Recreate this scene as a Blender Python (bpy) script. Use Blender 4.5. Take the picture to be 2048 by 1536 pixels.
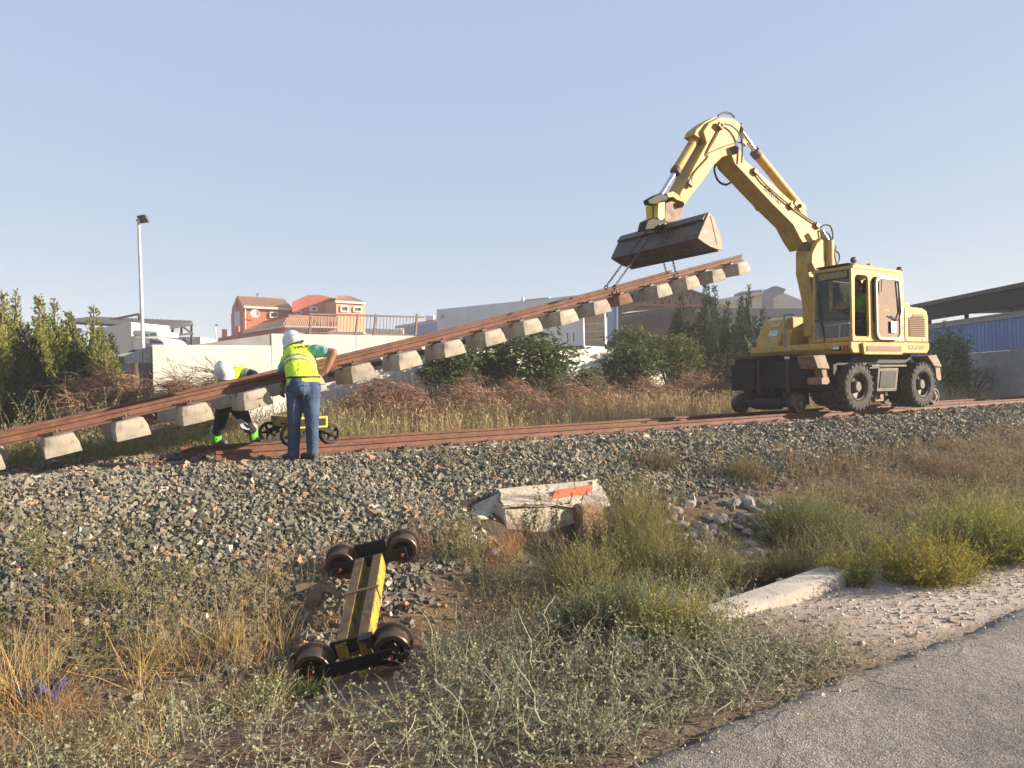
import bpy, bmesh, math, random
import numpy as np
from mathutils import Vector, Matrix, Euler

for _o in list(bpy.data.objects):
    bpy.data.objects.remove(_o)
random.seed(7)
rng = np.random.default_rng(7)
R = math.radians
SC = bpy.context.scene
COL = SC.collection

# ------------------------------------------------------------------ camera
F_PX, CX, CY, ROLL, EYE = 1501.0, 1024.0, 768.0, R(1.37), 1.6
cam_data = bpy.data.cameras.new('camera')
cam = bpy.data.objects.new('camera', cam_data)
COL.objects.link(cam)
cam_data.sensor_width = 36.0
cam_data.lens = F_PX / 2048.0 * 36.0
cam_data.clip_start = 0.05
cam_data.clip_end = 3000.0
cam.matrix_world = Matrix.Translation((0, 0, EYE)) @ Matrix.Rotation(R(90), 4, 'X') @ Matrix.Rotation(-ROLL, 4, 'Z')
SC.camera = cam

# ------------------------------------------------------------------ sky, sun, exposure
SUN_AZ, SUN_EL = R(-1), R(16.0)          # azimuth measured from +X towards +Y
world = bpy.data.worlds.new('World')
SC.world = world
world.use_nodes = True
wn = world.node_tree.nodes
wl = world.node_tree.links
bg = wn['Background']
sky = wn.new('ShaderNodeTexSky')
sky.sky_type = 'NISHITA'
sky.sun_disc = False
sky.sun_elevation = SUN_EL
sky.sun_rotation = R(90) - SUN_AZ
sky.altitude = 0.0
sky.air_density = 1.0
sky.dust_density = 0.6
sky.ozone_density = 2.0
hz = wn.new('ShaderNodeVectorMath')          # thin even summer haze over the whole dome, added to the clear sky
hz.operation = 'MULTIPLY_ADD'
hz.inputs[1].default_value = (0.55, 0.36, 0.18)
hz.inputs[2].default_value = (2.15, 2.85, 4.30)
wl.new(sky.outputs[0], hz.inputs[0])
wl.new(hz.outputs[0], bg.inputs[0])
bg.inputs[1].default_value = 0.056
sun_data = bpy.data.lights.new('sun', 'SUN')
sun = bpy.data.objects.new('sun', sun_data)
COL.objects.link(sun)
sun_data.energy = 5.0
sun_data.angle = R(0.6)
sun_data.color = (1.0, 0.86, 0.68)
sun_dir = Vector((math.cos(SUN_AZ) * math.cos(SUN_EL), math.sin(SUN_AZ) * math.cos(SUN_EL), math.sin(SUN_EL)))
sun.rotation_euler = sun_dir.to_track_quat('Z', 'Y').to_euler()
SC.view_settings.view_transform = 'Standard'
SC.view_settings.look = 'None'
SC.view_settings.gamma = 1.0
SC.view_settings.use_curve_mapping = False
SC.view_settings.exposure = 1.5
SC.render.engine = 'CYCLES'
SC.cycles.max_bounces = 6
SC.cycles.transparent_max_bounces = 12
SC.cycles.use_denoising = True

# ------------------------------------------------------------------ coordinates
# The railway runs along D; s is the distance along it, o the distance across it from the photographer.
TH = R(32.9)
D = Vector((math.cos(TH), math.sin(TH), 0))
N = Vector((-math.sin(TH), math.cos(TH), 0))
O_NEAR, O_FAR = 9.21, 10.275
O_MID = (O_NEAR + O_FAR) / 2
Z_RAIL = 0.905


def W(s, o, z):
    return D * s + N * o + Vector((0, 0, z))


def ray(px, py):
    u, v = px - CX, py - CY
    c, s = math.cos(ROLL), math.sin(ROLL)
    u0, v0 = u * c - v * s, u * s + v * c
    return u0 / F_PX, -v0 / F_PX


def at(px, py, depth):
    a, b = ray(px, py)
    return Vector((a * depth, depth, EYE + b * depth))


def so(px, py, o):
    """point of the vertical plane at distance o: (s, z)"""
    a, b = ray(px, py)
    d = o / (N.x * a + N.y)
    return D.x * a * d + D.y * d, EYE + b * d


def at_o(px, py, o):
    s, z = so(px, py, o)
    return W(s, o, z)


def project_np(P):
    x, y, z = P[:, 0], np.maximum(P[:, 1], 0.05), P[:, 2] - EYE
    u, v = x / y * F_PX, -z / y * F_PX
    c, s = math.cos(ROLL), math.sin(ROLL)
    return CX + u * c + v * s, CY - u * s + v * c


# ------------------------------------------------------------------ terrain shape
KO = np.array([-900, -2.6, 2.30, 2.50, 3.0, 3.75, 4.4, 5.0, 5.55, 6.1, 7.2, 8.25, 8.6, 10.9, 11.4, 12.4, 14.0, 18.9, 19.12, 19.2, 900])
KZ = np.array([-0.06, -0.06, -0.05, -0.02, 0.0, -0.04, -0.26, -0.36, -0.20, 0.03, 0.40, 0.73, 0.75, 0.75, 0.68, 0.58, 0.60, 0.70, 0.75, 2.30, 2.30])


def smooth(a, b, x):
    t = np.clip((x - a) / (b - a), 0, 1)
    return t * t * (3 - 2 * t)


def wob(s, o, k=1.0, seed=0.0):
    return (np.sin(s * 1.7 * k + 1.3 + seed) * np.cos(o * 2.1 * k - .7 * seed) + .6 * np.sin(s * 3.9 * k + o * 2.7 * k + 2 + seed)
            + .35 * np.sin(s * 8.3 * k - o * 6.1 * k + seed) + .25 * np.cos(s * 5.1 * k + o * 11.3 * k - seed)) / 2.2


def ground_z(s, o):
    s = np.asarray(s, float)
    o = np.asarray(o, float)
    z = np.interp(o, KO, KZ)
    right = smooth(18.75, 19.1, s)
    z = np.where(o > 18.0, z * (1 - right) + 0.62 * right, z)
    z = np.where((o > 18.0) & (s < 2.0), 0.72, z)
    # the ditch closes towards the right, where the verge is nearly level
    dip = np.exp(-((o - 5.0) / 0.9) ** 2)
    z = z + dip * 0.16 * smooth(5.5, 9, s)
    amp = np.where((o > 2.6) & (o < 8.3), 0.045, np.where((o > 11.2) & (o < 18.5), 0.05, 0.0))
    edge = np.clip((o - 2.6) / 0.7, 0, 1)
    # hollow in front of the culvert
    z = z - .36 * np.exp(-((s - 4.75) / .75) ** 2) * smooth(5.4, 6.0, o) * (1 - smooth(6.5, 6.66, o))
    return z + amp * edge * wob(s, o, 1.0)


def Wn(s, o, z):
    s, o, z = np.broadcast_arrays(np.asarray(s, float), np.asarray(o, float), np.asarray(z, float))
    return np.stack([D.x * s + N.x * o, D.y * s + N.y * o, z], -1)


# ------------------------------------------------------------------ materials
def lin(*c):
    return tuple(((v / 255.0) / 12.92 if v / 255.0 <= 0.04045 else ((v / 255.0 + 0.055) / 1.055) ** 2.4) for v in c)


def nodes_of(m):
    m.use_nodes = True
    nt = m.node_tree
    return nt, nt.nodes, nt.links, nt.nodes['Principled BSDF']


KA = 0.78      # overall paint and earth reflectance


def mat(name, base, rough=0.6, metal=0.0, var=None, vscale=6.0, vamt=(0.4, 0.6), dirt=None, dscale=2.0, dedge=(0.5, 0.7), bump=0.0, bscale=40.0, spec=0.5, detail=6.0):
    """principled surface with a broad colour variation, patches of dirt or rust and fine relief"""
    m = bpy.data.materials.new(name)
    nt, n, l, b = nodes_of(m)
    b.inputs['Roughness'].default_value = rough
    b.inputs['Metallic'].default_value = metal
    b.inputs['Specular IOR Level'].default_value = spec
    tc = n.new('ShaderNodeTexCoord')
    base = tuple(x * KA for x in base)
    var = None if var is None else tuple(x * KA for x in var)
    dirt = None if dirt is None else tuple(x * KA for x in dirt)
    def noise(scale, det=detail):
        t = n.new('ShaderNodeTexNoise')
        t.inputs['Scale'].default_value = scale
        t.inputs['Detail'].default_value = det
        t.inputs['Roughness'].default_value = 0.62
        l.new(tc.outputs['Object'], t.inputs['Vector'])
        return t
    def ramp(src, lo, hi):
        r = n.new('ShaderNodeMapRange')
        r.inputs[1].default_value, r.inputs[2].default_value = lo, hi
        l.new(src, r.inputs[0])
        return r.outputs[0]
    def mix(fac, a, c):
        x = n.new('ShaderNodeMix')
        x.data_type = 'RGBA'
        l.new(fac, x.inputs[0])
        if isinstance(a, tuple): x.inputs[6].default_value = (*a, 1)
        else: l.new(a, x.inputs[6])
        x.inputs[7].default_value = (*c, 1)
        return x.outputs[2]
    col = tuple(base)
    if var is not None:
        col = mix(ramp(noise(vscale).outputs['Fac'], *vamt), col, var)
    if dirt is not None:
        col = mix(ramp(noise(dscale, 9).outputs['Fac'], *dedge), col, dirt)
    if isinstance(col, tuple): b.inputs['Base Color'].default_value = (*col, 1)
    else: l.new(col, b.inputs['Base Color'])
    if bump:
        bp = n.new('ShaderNodeBump')
        bp.inputs['Strength'].default_value = 1.0
        bp.inputs['Distance'].default_value = bump
        l.new(noise(bscale, 4).outputs['Fac'], bp.inputs['Height'])
        l.new(bp.outputs[0], b.inputs['Normal'])
    return m


def attr_mat(name, rough=0.8, trans=0.0, bump=0.0, bscale=60, spec=0.3):
    """colour of each stone, blade or leaf comes from the piece itself (attribute col)"""
    m = bpy.data.materials.new(name)
    nt, n, l, b = nodes_of(m)
    a = n.new('ShaderNodeAttribute')
    a.attribute_name = 'col'
    b.inputs['Roughness'].default_value = rough
    b.inputs['Specular IOR Level'].default_value = spec
    l.new(a.outputs['Color'], b.inputs['Base Color'])
    if bump:
        tc = n.new('ShaderNodeTexCoord')
        t = n.new('ShaderNodeTexNoise')
        t.inputs['Scale'].default_value = bscale
        l.new(tc.outputs['Object'], t.inputs['Vector'])
        bp = n.new('ShaderNodeBump')
        bp.inputs['Distance'].default_value = bump
        l.new(t.outputs['Fac'], bp.inputs['Height'])
        l.new(bp.outputs[0], b.inputs['Normal'])
    if trans:
        tr = n.new('ShaderNodeBsdfTranslucent')
        l.new(a.outputs['Color'], tr.inputs['Color'])
        mx = n.new('ShaderNodeMixShader')
        mx.inputs[0].default_value = trans
        l.new(b.outputs[0], mx.inputs[1])
        l.new(tr.outputs[0], mx.inputs[2])
        l.new(mx.outputs[0], n['Material Output'].inputs['Surface'])
    return m


def glass_mat(name, tint=(0.75, 0.85, 0.83), clear=0.6, rough=0.03, refl=0.0):
    m = bpy.data.materials.new(name)
    nt, n, l, b = nodes_of(m)
    g = n.new('ShaderNodeBsdfGlossy')
    g.inputs['Roughness'].default_value = rough
    t = n.new('ShaderNodeBsdfTransparent')
    t.inputs['Color'].default_value = (*[c * clear for c in tint], 1)
    fr = n.new('ShaderNodeFresnel')
    fr.inputs['IOR'].default_value = 1.5
    mx = n.new('ShaderNodeMixShader')
    mxx = n.new('ShaderNodeMath'); mxx.operation = 'MAXIMUM'; mxx.inputs[1].default_value = refl
    l.new(fr.outputs[0], mxx.inputs[0])
    l.new(mxx.outputs[0], mx.inputs[0])
    l.new(t.outputs[0], mx.inputs[1])
    l.new(g.outputs[0], mx.inputs[2])
    l.new(mx.outputs[0], n['Material Output'].inputs['Surface'])
    return m


M = {}
M['yellow'] = mat('machine_yellow_paint', (0.60, 0.395, 0.105), .55, spec=.22, var=(0.52, 0.33, 0.08), vscale=3, dirt=(0.26, 0.155, 0.05), dscale=5, dedge=(.52, .80), bump=.0012, bscale=18)
M['yellow_rail'] = mat('trolley_yellow_paint', (0.56, 0.38, 0.03), .6, var=(0.44, 0.28, 0.03), vscale=8, dirt=(0.15, 0.085, 0.04), dscale=14, dedge=(.46, .62), bump=.001)
M['yellow_bright'] = mat('bright_yellow_paint', (0.75, 0.58, 0.03), .5, dirt=(0.2, 0.12, 0.04), dscale=12, dedge=(.6, .75))
M['beam_top'] = mat('worn_brown_beam', (0.16, 0.095, 0.045), .7, var=(0.26, 0.16, 0.06), vscale=12, dirt=(0.07, 0.04, 0.025), dscale=20, bump=.002)
M['black'] = mat('black_machine_steel', (0.012, 0.012, 0.014), .6, var=(0.02, 0.02, 0.02), vscale=5, dirt=(0.035, 0.03, 0.025), dscale=4, dedge=(.6, .85), bump=.002, spec=.2)
M['rubber'] = mat('tyre_rubber', (0.045, 0.042, 0.038), .88, var=(0.075, 0.067, 0.056), vscale=7, dirt=(0.15, 0.125, 0.10), dscale=9, dedge=(.5, .72), bump=.003, spec=.3)
M['dusty'] = mat('dusty_steel', (0.17, 0.14, 0.11), .7, metal=.2, var=(0.10, 0.08, 0.065), vscale=14, dirt=(0.05, 0.04, 0.035), dscale=9, dedge=(.55, .7), bump=.002)
M['dark_steel'] = mat('dark_wheel_steel', (0.045, 0.038, 0.034), .5, metal=.5, var=(0.09, 0.065, 0.05), vscale=10, dirt=(0.14, 0.085, 0.055), dscale=11, dedge=(.55, .75), bump=.002)
M['drum'] = mat('brown_worn_wheel', (0.13, 0.085, 0.06), .45, metal=.5, var=(0.085, 0.06, 0.048), vscale=12, dirt=(0.04, 0.03, 0.027), dscale=9, dedge=(.5, .7), bump=.0015)
M['rusty_plate'] = mat('brown_rusty_plate', (0.30, 0.20, 0.125), .7, var=(0.22, 0.13, 0.08), vscale=7, dirt=(0.10, 0.06, 0.04), dscale=8, bump=.002)
M['bucket'] = mat('worn_bucket_steel', (0.10, 0.082, 0.074), .6, metal=.25, var=(0.16, 0.12, 0.10), vscale=5, dirt=(0.055, 0.046, 0.043), dscale=7, dedge=(.5, .7), bump=.003, bscale=25)
M['bucket_end'] = mat('lit_rusty_bucket_plate', (0.34, 0.23, 0.16), .65, var=(0.26, 0.16, 0.11), vscale=8, dirt=(0.42, 0.33, 0.26), dscale=6, dedge=(.55, .7), bump=.002)  # rust, with the sunlit end's brightness put into a lighter colour
M['chrome'] = mat('polished_rod', (0.75, 0.75, 0.76), .16, metal=1.0)
M['hose'] = mat('black_hose', (0.02, 0.02, 0.026), .5)
M['chain'] = mat('chain_steel', (0.075, 0.062, 0.052), .5, metal=.6, var=(0.15, 0.11, 0.085), vscale=30)
M['rust'] = mat('rusty_rail', (0.185, 0.078, 0.042), .8, var=(0.13, 0.054, 0.033), vscale=5, dirt=(0.235, 0.108, 0.060), dscale=9, dedge=(.5, .72), bump=.0018, bscale=60)
M['concrete'] = mat('sleeper_concrete', (0.47, 0.41, 0.325), .9, var=(0.38, 0.325, 0.25), vscale=9, dirt=(0.24, 0.18, 0.125), dscale=12, dedge=(.57, .78), bump=.004, bscale=70)
def vary_each(m, lo, hi):
    # every block or board of the material is a little lighter or darker than the next
    nt, n, l, b = nodes_of(m)
    src = b.inputs['Base Color'].links[0].from_socket
    oi = n.new('ShaderNodeObjectInfo')
    mr = n.new('ShaderNodeMapRange')
    mr.inputs[3].default_value, mr.inputs[4].default_value = lo, hi
    l.new(oi.outputs['Random'], mr.inputs[0])
    sc = n.new('ShaderNodeVectorMath'); sc.operation = 'SCALE'
    l.new(src, sc.inputs[0]); l.new(mr.outputs[0], sc.inputs['Scale'])
    l.new(sc.outputs[0], b.inputs['Base Color'])


vary_each(M['concrete'], .78, 1.12)
M['concrete_rust'] = mat('stained_sleeper_concrete', (0.28, 0.15, 0.085), .9, var=(0.2, 0.1, 0.06), vscale=9, bump=.004, bscale=70)
M['tie'] = mat('tie_bar_steel', (0.085, 0.055, 0.042), .75, var=(0.14, 0.075, 0.05), vscale=15, bump=.001)
M['plastic_clip'] = mat('rail_clip_steel', (0.10, 0.065, 0.05), .6, metal=.4, var=(0.2, 0.12, 0.08), vscale=40)
M['glass'] = glass_mat('cab_glass', (0.90, 0.97, 0.94), .92)
M['glass_dark'] = glass_mat('windscreen_glass', (0.85, 0.92, 0.92), .75)
M['glass_reflective'] = glass_mat('reflective_door_glass', (0.90, 0.97, 0.90), .9, .05, .42)  # extra sky reflection mixed in to make the door pane look pale
M['white_paint'] = mat('white_paint', (0.74, 0.74, 0.73), .45, var=(0.66, 0.65, 0.63), vscale=2, dirt=(0.45, 0.42, 0.38), dscale=3, dedge=(.62, .85))
M['grey_metal'] = mat('grey_galvanised_metal', (0.36, 0.36, 0.36), .5, metal=.5, var=(0.28, 0.28, 0.29), vscale=8)
M['dark_metal'] = mat('dark_painted_steel', (0.045, 0.045, 0.05), .6, var=(0.07, 0.06, 0.06), vscale=5)
M['red_hub'] = mat('red_hub_paint', (0.42, 0.05, 0.04), .5, dirt=(0.12, 0.05, 0.04), dscale=20)
M['orange_lamp'] = mat('beacon_plastic', (0.75, 0.42, 0.18), .25)
M['lamp_white'] = mat('lamp_lens', (0.7, 0.72, 0.74), .2)
M['sticker'] = mat('pale_sticker', (0.66, 0.66, 0.66), .5, var=(0.5, 0.5, 0.52), vscale=25, vamt=(.45, .5))
M['sticker_pink'] = mat('pink_sticker', (0.62, 0.36, 0.28), .5)
M['letter_dark'] = mat('dark_lettering', (0.07, 0.06, 0.07), .6)
M['letter_olive'] = mat('faded_lettering', (0.40, 0.27, 0.08), .6)
M['grille'] = mat('dusty_grille', (0.26, 0.165, 0.075), .75, var=(0.2, 0.12, 0.055), vscale=30)
M['interior'] = mat('cab_interior', (0.022, 0.022, 0.024), .8)

def streaks(m, colour, scale=(16, 16, 1.1), lo=.56, hi=.72, amt=.75):
    # run-off stains and rubbed dirt, long in one direction
    nt, n, l, b = nodes_of(m)
    src = b.inputs['Base Color'].links[0].from_socket
    tc = n.new('ShaderNodeTexCoord')
    mp = n.new('ShaderNodeMapping')
    mp.inputs['Scale'].default_value = scale
    l.new(tc.outputs['Object'], mp.inputs[0])
    t = n.new('ShaderNodeTexNoise'); t.inputs['Scale'].default_value = 1.0; t.inputs['Detail'].default_value = 7; t.inputs['Roughness'].default_value = .65
    l.new(mp.outputs[0], t.inputs['Vector'])
    mr = n.new('ShaderNodeMapRange'); mr.inputs[1].default_value, mr.inputs[2].default_value = lo, hi
    mr.inputs[4].default_value = amt
    l.new(t.outputs['Fac'], mr.inputs[0])
    mx = n.new('ShaderNodeMix'); mx.data_type = 'RGBA'
    l.new(mr.outputs[0], mx.inputs[0]); l.new(src, mx.inputs[6])
    mx.inputs[7].default_value = (*[c * KA for c in colour], 1)
    l.new(mx.outputs[2], b.inputs['Base Color'])


streaks(M['yellow'], (0.24, 0.16, 0.075), (9, 9, 2.2), .55, .72, .7)
streaks(M['yellow'], (0.40, 0.33, 0.22), (2.2, 2.2, 2.2), .5, .75, .55)

# ------------------------------------------------------------------ mesh helpers
class MB:
    """collects simple shapes and links them as ONE mesh object"""
    def __init__(self):
        self.v, self.f = [], []

    def add(self, verts, faces, M4=None):
        k = len(self.v)
        if M4 is not None:
            verts = [M4 @ Vector(p) for p in verts]
        self.v += [tuple(p) for p in verts]
        self.f += [tuple(i + k for i in f) for f in faces]
        return self

    def box(self, c, size, rot=None, taper=1.0):
        x, y, z = [a / 2 for a in size]
        vs = [(-x, -y, -z), (x, -y, -z), (x, y, -z), (-x, y, -z), (-x * taper, -y * taper, z), (x * taper, -y * taper, z), (x * taper, y * taper, z), (-x * taper, y * taper, z)]
        m = Matrix.Translation(c) @ (rot.to_4x4() if rot is not None else Matrix())
        return self.add(vs, [(0, 3, 2, 1), (4, 5, 6, 7), (0, 1, 5, 4), (1, 2, 6, 5), (2, 3, 7, 6), (3, 0, 4, 7)], m)

    def span(self, x0, x1, y0, y1, z0, z1):
        return self.box(((x0 + x1) / 2, (y0 + y1) / 2, (z0 + z1) / 2), (x1 - x0, y1 - y0, z1 - z0))

    def prism(self, pts, a, b):
        """pts: list of 2-D points; a, b: functions mapping a 2-D point to its 3-D place on either side"""
        n = len(pts)
        vs = [a(p) for p in pts] + [b(p) for p in pts]
        fs = [tuple(range(n)), tuple(range(2 * n - 1, n - 1, -1))]
        fs += [(i, i + n, (i + 1) % n + n, (i + 1) % n) for i in range(n)]
        return self.add(vs, fs)

    def xz(self, pts, y0, y1):
        return self.prism(pts, lambda p: (p[0], y0, p[1]), lambda p: (p[0], y1, p[1]))

    def yz(self, pts, x0, x1):
        return self.prism(pts, lambda p: (x0, p[0], p[1]), lambda p: (x1, p[0], p[1]))

    def xy(self, pts, z0, z1):
        return self.prism(pts, lambda p: (p[0], p[1], z0), lambda p: (p[0], p[1], z1))

    def bar(self, p, q, w, h=None):
        p, q = Vector(p), Vector(q)
        d = q - p
        rot = d.to_track_quat('X', 'Z').to_matrix()
        return self.box((p + q) / 2, (d.length, w, h or w), rot)

    def tube(self, pts, r, n=8, caps=True):
        pts = [Vector(p) for p in pts]
        rs = r if isinstance(r, (list, tuple)) else [r] * len(pts)
        k = len(self.v)
        up = None
        for i, p in enumerate(pts):
            t = (pts[min(i + 1, len(pts) - 1)] - pts[max(i - 1, 0)]).normalized()
            if up is None:
                up = t.orthogonal().normalized()
            up = (up - t * up.dot(t)).normalized()
            bt = t.cross(up)
            for j in range(n):
                a = 2 * math.pi * j / n
                self.v.append(tuple(p + (up * math.cos(a) + bt * math.sin(a)) * rs[i]))
        for i in range(len(pts) - 1):
            for j in range(n):
                a, b = k + i * n + j, k + i * n + (j + 1) % n
                self.f.append((a, b, b + n, a + n))
        if caps:
            self.f.append(tuple(k + j for j in range(n))[::-1])
            self.f.append(tuple(k + (len(pts) - 1) * n + j for j in range(n)))
        return self

    def lathe(self, prof, c=(0, 0, 0), axis=(0, 1, 0), n=24, closed=False, caps=True):
        """prof: (along axis, radius)"""
        ax = Vector(axis).normalized()
        u = ax.orthogonal().normalized()
        w = ax.cross(u)
        c = Vector(c)
        k = len(self.v)
        for h, r in prof:
            for j in range(n):
                a = 2 * math.pi * j / n
                self.v.append(tuple(c + ax * h + (u * math.cos(a) + w * math.sin(a)) * r))
        m = len(prof)
        for i in range(m if closed else m - 1):
            for j in range(n):
                a, b = k + i * n + j, k + i * n + (j + 1) % n
                e = ((i + 1) % m - i) * n
                self.f.append((a, b, b + e, a + e))
        if not closed and caps:
            self.f.append(tuple(k + j for j in range(n))[::-1])
            self.f.append(tuple(k + (m - 1) * n + j for j in range(n)))
        return self

    def ball(self, c, r, n=12, m=8):
        rx, ry, rz = r if isinstance(r, (tuple, list)) else (r, r, r)
        k = len(self.v)
        for i in range(m + 1):
            t = math.pi * i / m
            for j in range(n):
                a = 2 * math.pi * j / n
                self.v.append((c[0] + rx * math.sin(t) * math.cos(a), c[1] + ry * math.sin(t) * math.sin(a), c[2] + rz * math.cos(t)))
        for i in range(m):
            for j in range(n):
                a, b = k + i * n + j, k + i * n + (j + 1) % n
                self.f.append((a, a + n, b + n, b))
        return self

    def mesh(self, name, sharp=35, smooth=True):
        me = bpy.data.meshes.new(name)
        me.from_pydata(self.v, [], self.f)
        bm = bmesh.new()
        bm.from_mesh(me)
        bmesh.ops.remove_doubles(bm, verts=bm.verts, dist=1e-6)
        bmesh.ops.dissolve_degenerate(bm, edges=bm.edges, dist=1e-6)
        bmesh.ops.recalc_face_normals(bm, faces=bm.faces)
        bm.to_mesh(me)
        bm.free()
        if smooth:
            me.shade_smooth()
            me.set_sharp_from_angle(angle=R(sharp))
        else:
            me.shade_flat()
        return me

    def build(self, name, m, parent=None, bevel=0.0, sharp=35, smooth=True):
        return link(name, self.mesh(name, sharp, smooth), m, parent, bevel)


def link(name, me, m=None, parent=None, bevel=0.0):
    o = bpy.data.objects.new(name, me)
    COL.objects.link(o)
    if m is not None and me is not None and not me.materials:
        me.materials.append(M[m] if isinstance(m, str) else m)
    if parent is not None:
        o.parent = parent
    if bevel:
        b = o.modifiers.new('edges', 'BEVEL')
        b.width = bevel
        b.segments = 2
        b.limit_method = 'ANGLE'
        b.angle_limit = R(40)
        b.harden_normals = False
    return o


def tag(o, label=None, cat=None, group=None, kind=None):
    for k, v in (('label', label), ('category', cat), ('group', group), ('kind', kind)):
        if v:
            o[k] = v
    return o


def thing(name, loc, rz=0.0, label=None, cat=None, group=None, rot=None):
    o = bpy.data.objects.new(name, None)
    COL.objects.link(o)
    o.empty_display_size = 0.2
    if rot is not None:
        o.matrix_world = Matrix.Translation(loc) @ rot.to_4x4()
    else:
        o.location = loc
        o.rotation_euler = (0, 0, rz)
    return tag(o, label, cat, group)


def part_empty(name, parent, mtx=None):
    o = bpy.data.objects.new(name, None)
    COL.objects.link(o)
    o.parent = parent
    if mtx is not None:
        o.matrix_local = mtx
    return o


def np_mesh(name, V, Fc, col=None, smooth=False):
    """V (n,3), Fc (m,k) with equal k; col per vertex (n,3)"""
    me = bpy.data.meshes.new(name)
    V = np.ascontiguousarray(V, np.float32)
    Fc = np.ascontiguousarray(Fc, np.int32)
    m, k = Fc.shape
    me.vertices.add(len(V))
    me.vertices.foreach_set('co', V.ravel())
    me.loops.add(m * k)
    me.loops.foreach_set('vertex_index', Fc.ravel())
    me.polygons.add(m)
    me.polygons.foreach_set('loop_start', np.arange(0, m * k, k, dtype=np.int32))
    me.polygons.foreach_set('loop_total', np.full(m, k, np.int32))
    me.update(calc_edges=True)
    if col is not None:
        a = me.attributes.new('col', 'FLOAT_COLOR', 'POINT')
        c = np.ones((len(V), 4), np.float32)
        c[:, :3] = np.asarray(col) * KA
        a.data.foreach_set('color', c.ravel())
    if smooth:
        me.shade_smooth()
    else:
        me.shade_flat()
    return me


def text_mesh(txt, size, depth=0.004, bold=0.0, shear=0.0):
    c = bpy.data.curves.new('lettering', 'FONT')
    c.body = txt
    c.size = size
    c.extrude = depth
    c.offset = bold
    c.shear = shear
    c.align_x = 'CENTER'
    c.align_y = 'CENTER'
    o = bpy.data.objects.new('lettering', c)
    COL.objects.link(o)
    dg = bpy.context.evaluated_depsgraph_get()
    me = bpy.data.meshes.new_from_object(o.evaluated_get(dg))
    bpy.data.objects.remove(o)
    me.materials.clear()
    return me
# ================================================================== ground, road, embankment
def ground_material():
    m = bpy.data.materials.new('dry_earth')
    nt, n, l, b = nodes_of(m)
    b.inputs['Roughness'].default_value = 0.95
    b.inputs['Specular IOR Level'].default_value = 0.1
    tc = n.new('ShaderNodeTexCoord')
    at_ = n.new('ShaderNodeAttribute')
    at_.attribute_name = 'col'
    def noise(s, d=8):
        t = n.new('ShaderNodeTexNoise')
        t.inputs['Scale'].default_value = s
        t.inputs['Detail'].default_value = d
        t.inputs['Roughness'].default_value = .7
        l.new(tc.outputs['Object'], t.inputs['Vector'])
        return t
    n1 = noise(9.0)
    mr = n.new('ShaderNodeMapRange')
    mr.inputs[1].default_value, mr.inputs[2].default_value = .3, .7
    mr.inputs[3].default_value, mr.inputs[4].default_value = .62, 1.3
    l.new(n1.outputs['Fac'], mr.inputs[0])
    mx = n.new('ShaderNodeVectorMath')
    mx.operation = 'SCALE'
    l.new(at_.outputs['Color'], mx.inputs[0])
    l.new(mr.outputs[0], mx.inputs['Scale'])
    l.new(mx.outputs[0], b.inputs['Base Color'])
    bp = n.new('ShaderNodeBump')
    bp.inputs['Distance'].default_value = .03
    l.new(noise(28, 6).outputs['Fac'], bp.inputs['Height'])
    l.new(bp.outputs[0], b.inputs['Normal'])
    return m


def axis(knots):
    out = []
    for a, b, st in knots:
        out += list(np.arange(a, b, st))
    return np.array(out + [knots[-1][1]])


gs = axis([(-900, -100, 100), (-100, -20, 10), (-20, -8, 1.0), (-8, 22, .16), (22, 40, 1.0), (40, 100, 10), (100, 900, 100)])
go = axis([(-900, -100, 100), (-100, -10, 10), (-10, 2.2, 1.2), (2.2, 9, .07), (9, 18.8, .4), (18.8, 19.4, .04), (19.4, 40, 2), (40, 100, 10), (100, 900, 100)])
S, O = np.meshgrid(gs, go, indexing='ij')
Z = ground_z(S, O)
V = Wn(S, O, Z).reshape(-1, 3)
ns, no = len(gs), len(go)
idx = np.arange(ns * no).reshape(ns, no)
Fq = np.stack([idx[:-1, :-1], idx[1:, :-1], idx[1:, 1:], idx[:-1, 1:]], -1).reshape(-1, 4)
earth, red, pale, dark, straw = (np.array(c) for c in ((0.21, 0.155, 0.11), (0.20, 0.115, 0.08), (0.60, 0.50, 0.42), (0.06, 0.058, 0.052), (0.28, 0.21, 0.12)))
s_, o_ = S.reshape(-1, 1), O.reshape(-1, 1)
c = np.repeat(earth[None], len(V), 0)
k1 = smooth(-.1, .5, wob(s_, o_, .45, 1.0))
c = c * (1 - k1) + red * k1
k2 = smooth(.25, .6, wob(s_, o_, .8, 4.0)) * .7
c = c * (1 - k2) + straw * k2
vg = smooth(2.3, 2.6, o_) * (1 - smooth(3.6, 4.3, o_)) * smooth(3.2, 5.2, s_)       # pale gravelly verge towards the right
c = c * (1 - vg) + pale * vg
bl = smooth(6.2, 6.9, o_ + .35 * wob(s_, o_, .7, 2.0)) * (1 - smooth(11.0, 11.5, o_)) * (1 - .75 * smooth(12, 16, s_ + (o_ - 7) * -2.0) * (1 - smooth(7.4, 8.2, o_)))
c = c * (1 - bl) + dark * bl
yard = smooth(19.1, 19.3, o_)
c = c * (1 - yard) + np.array((0.30, 0.27, 0.23)) * yard
ground = link('ground', np_mesh('ground', V, Fq, c, smooth=True), ground_material())
tag(ground, kind='structure')

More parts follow.
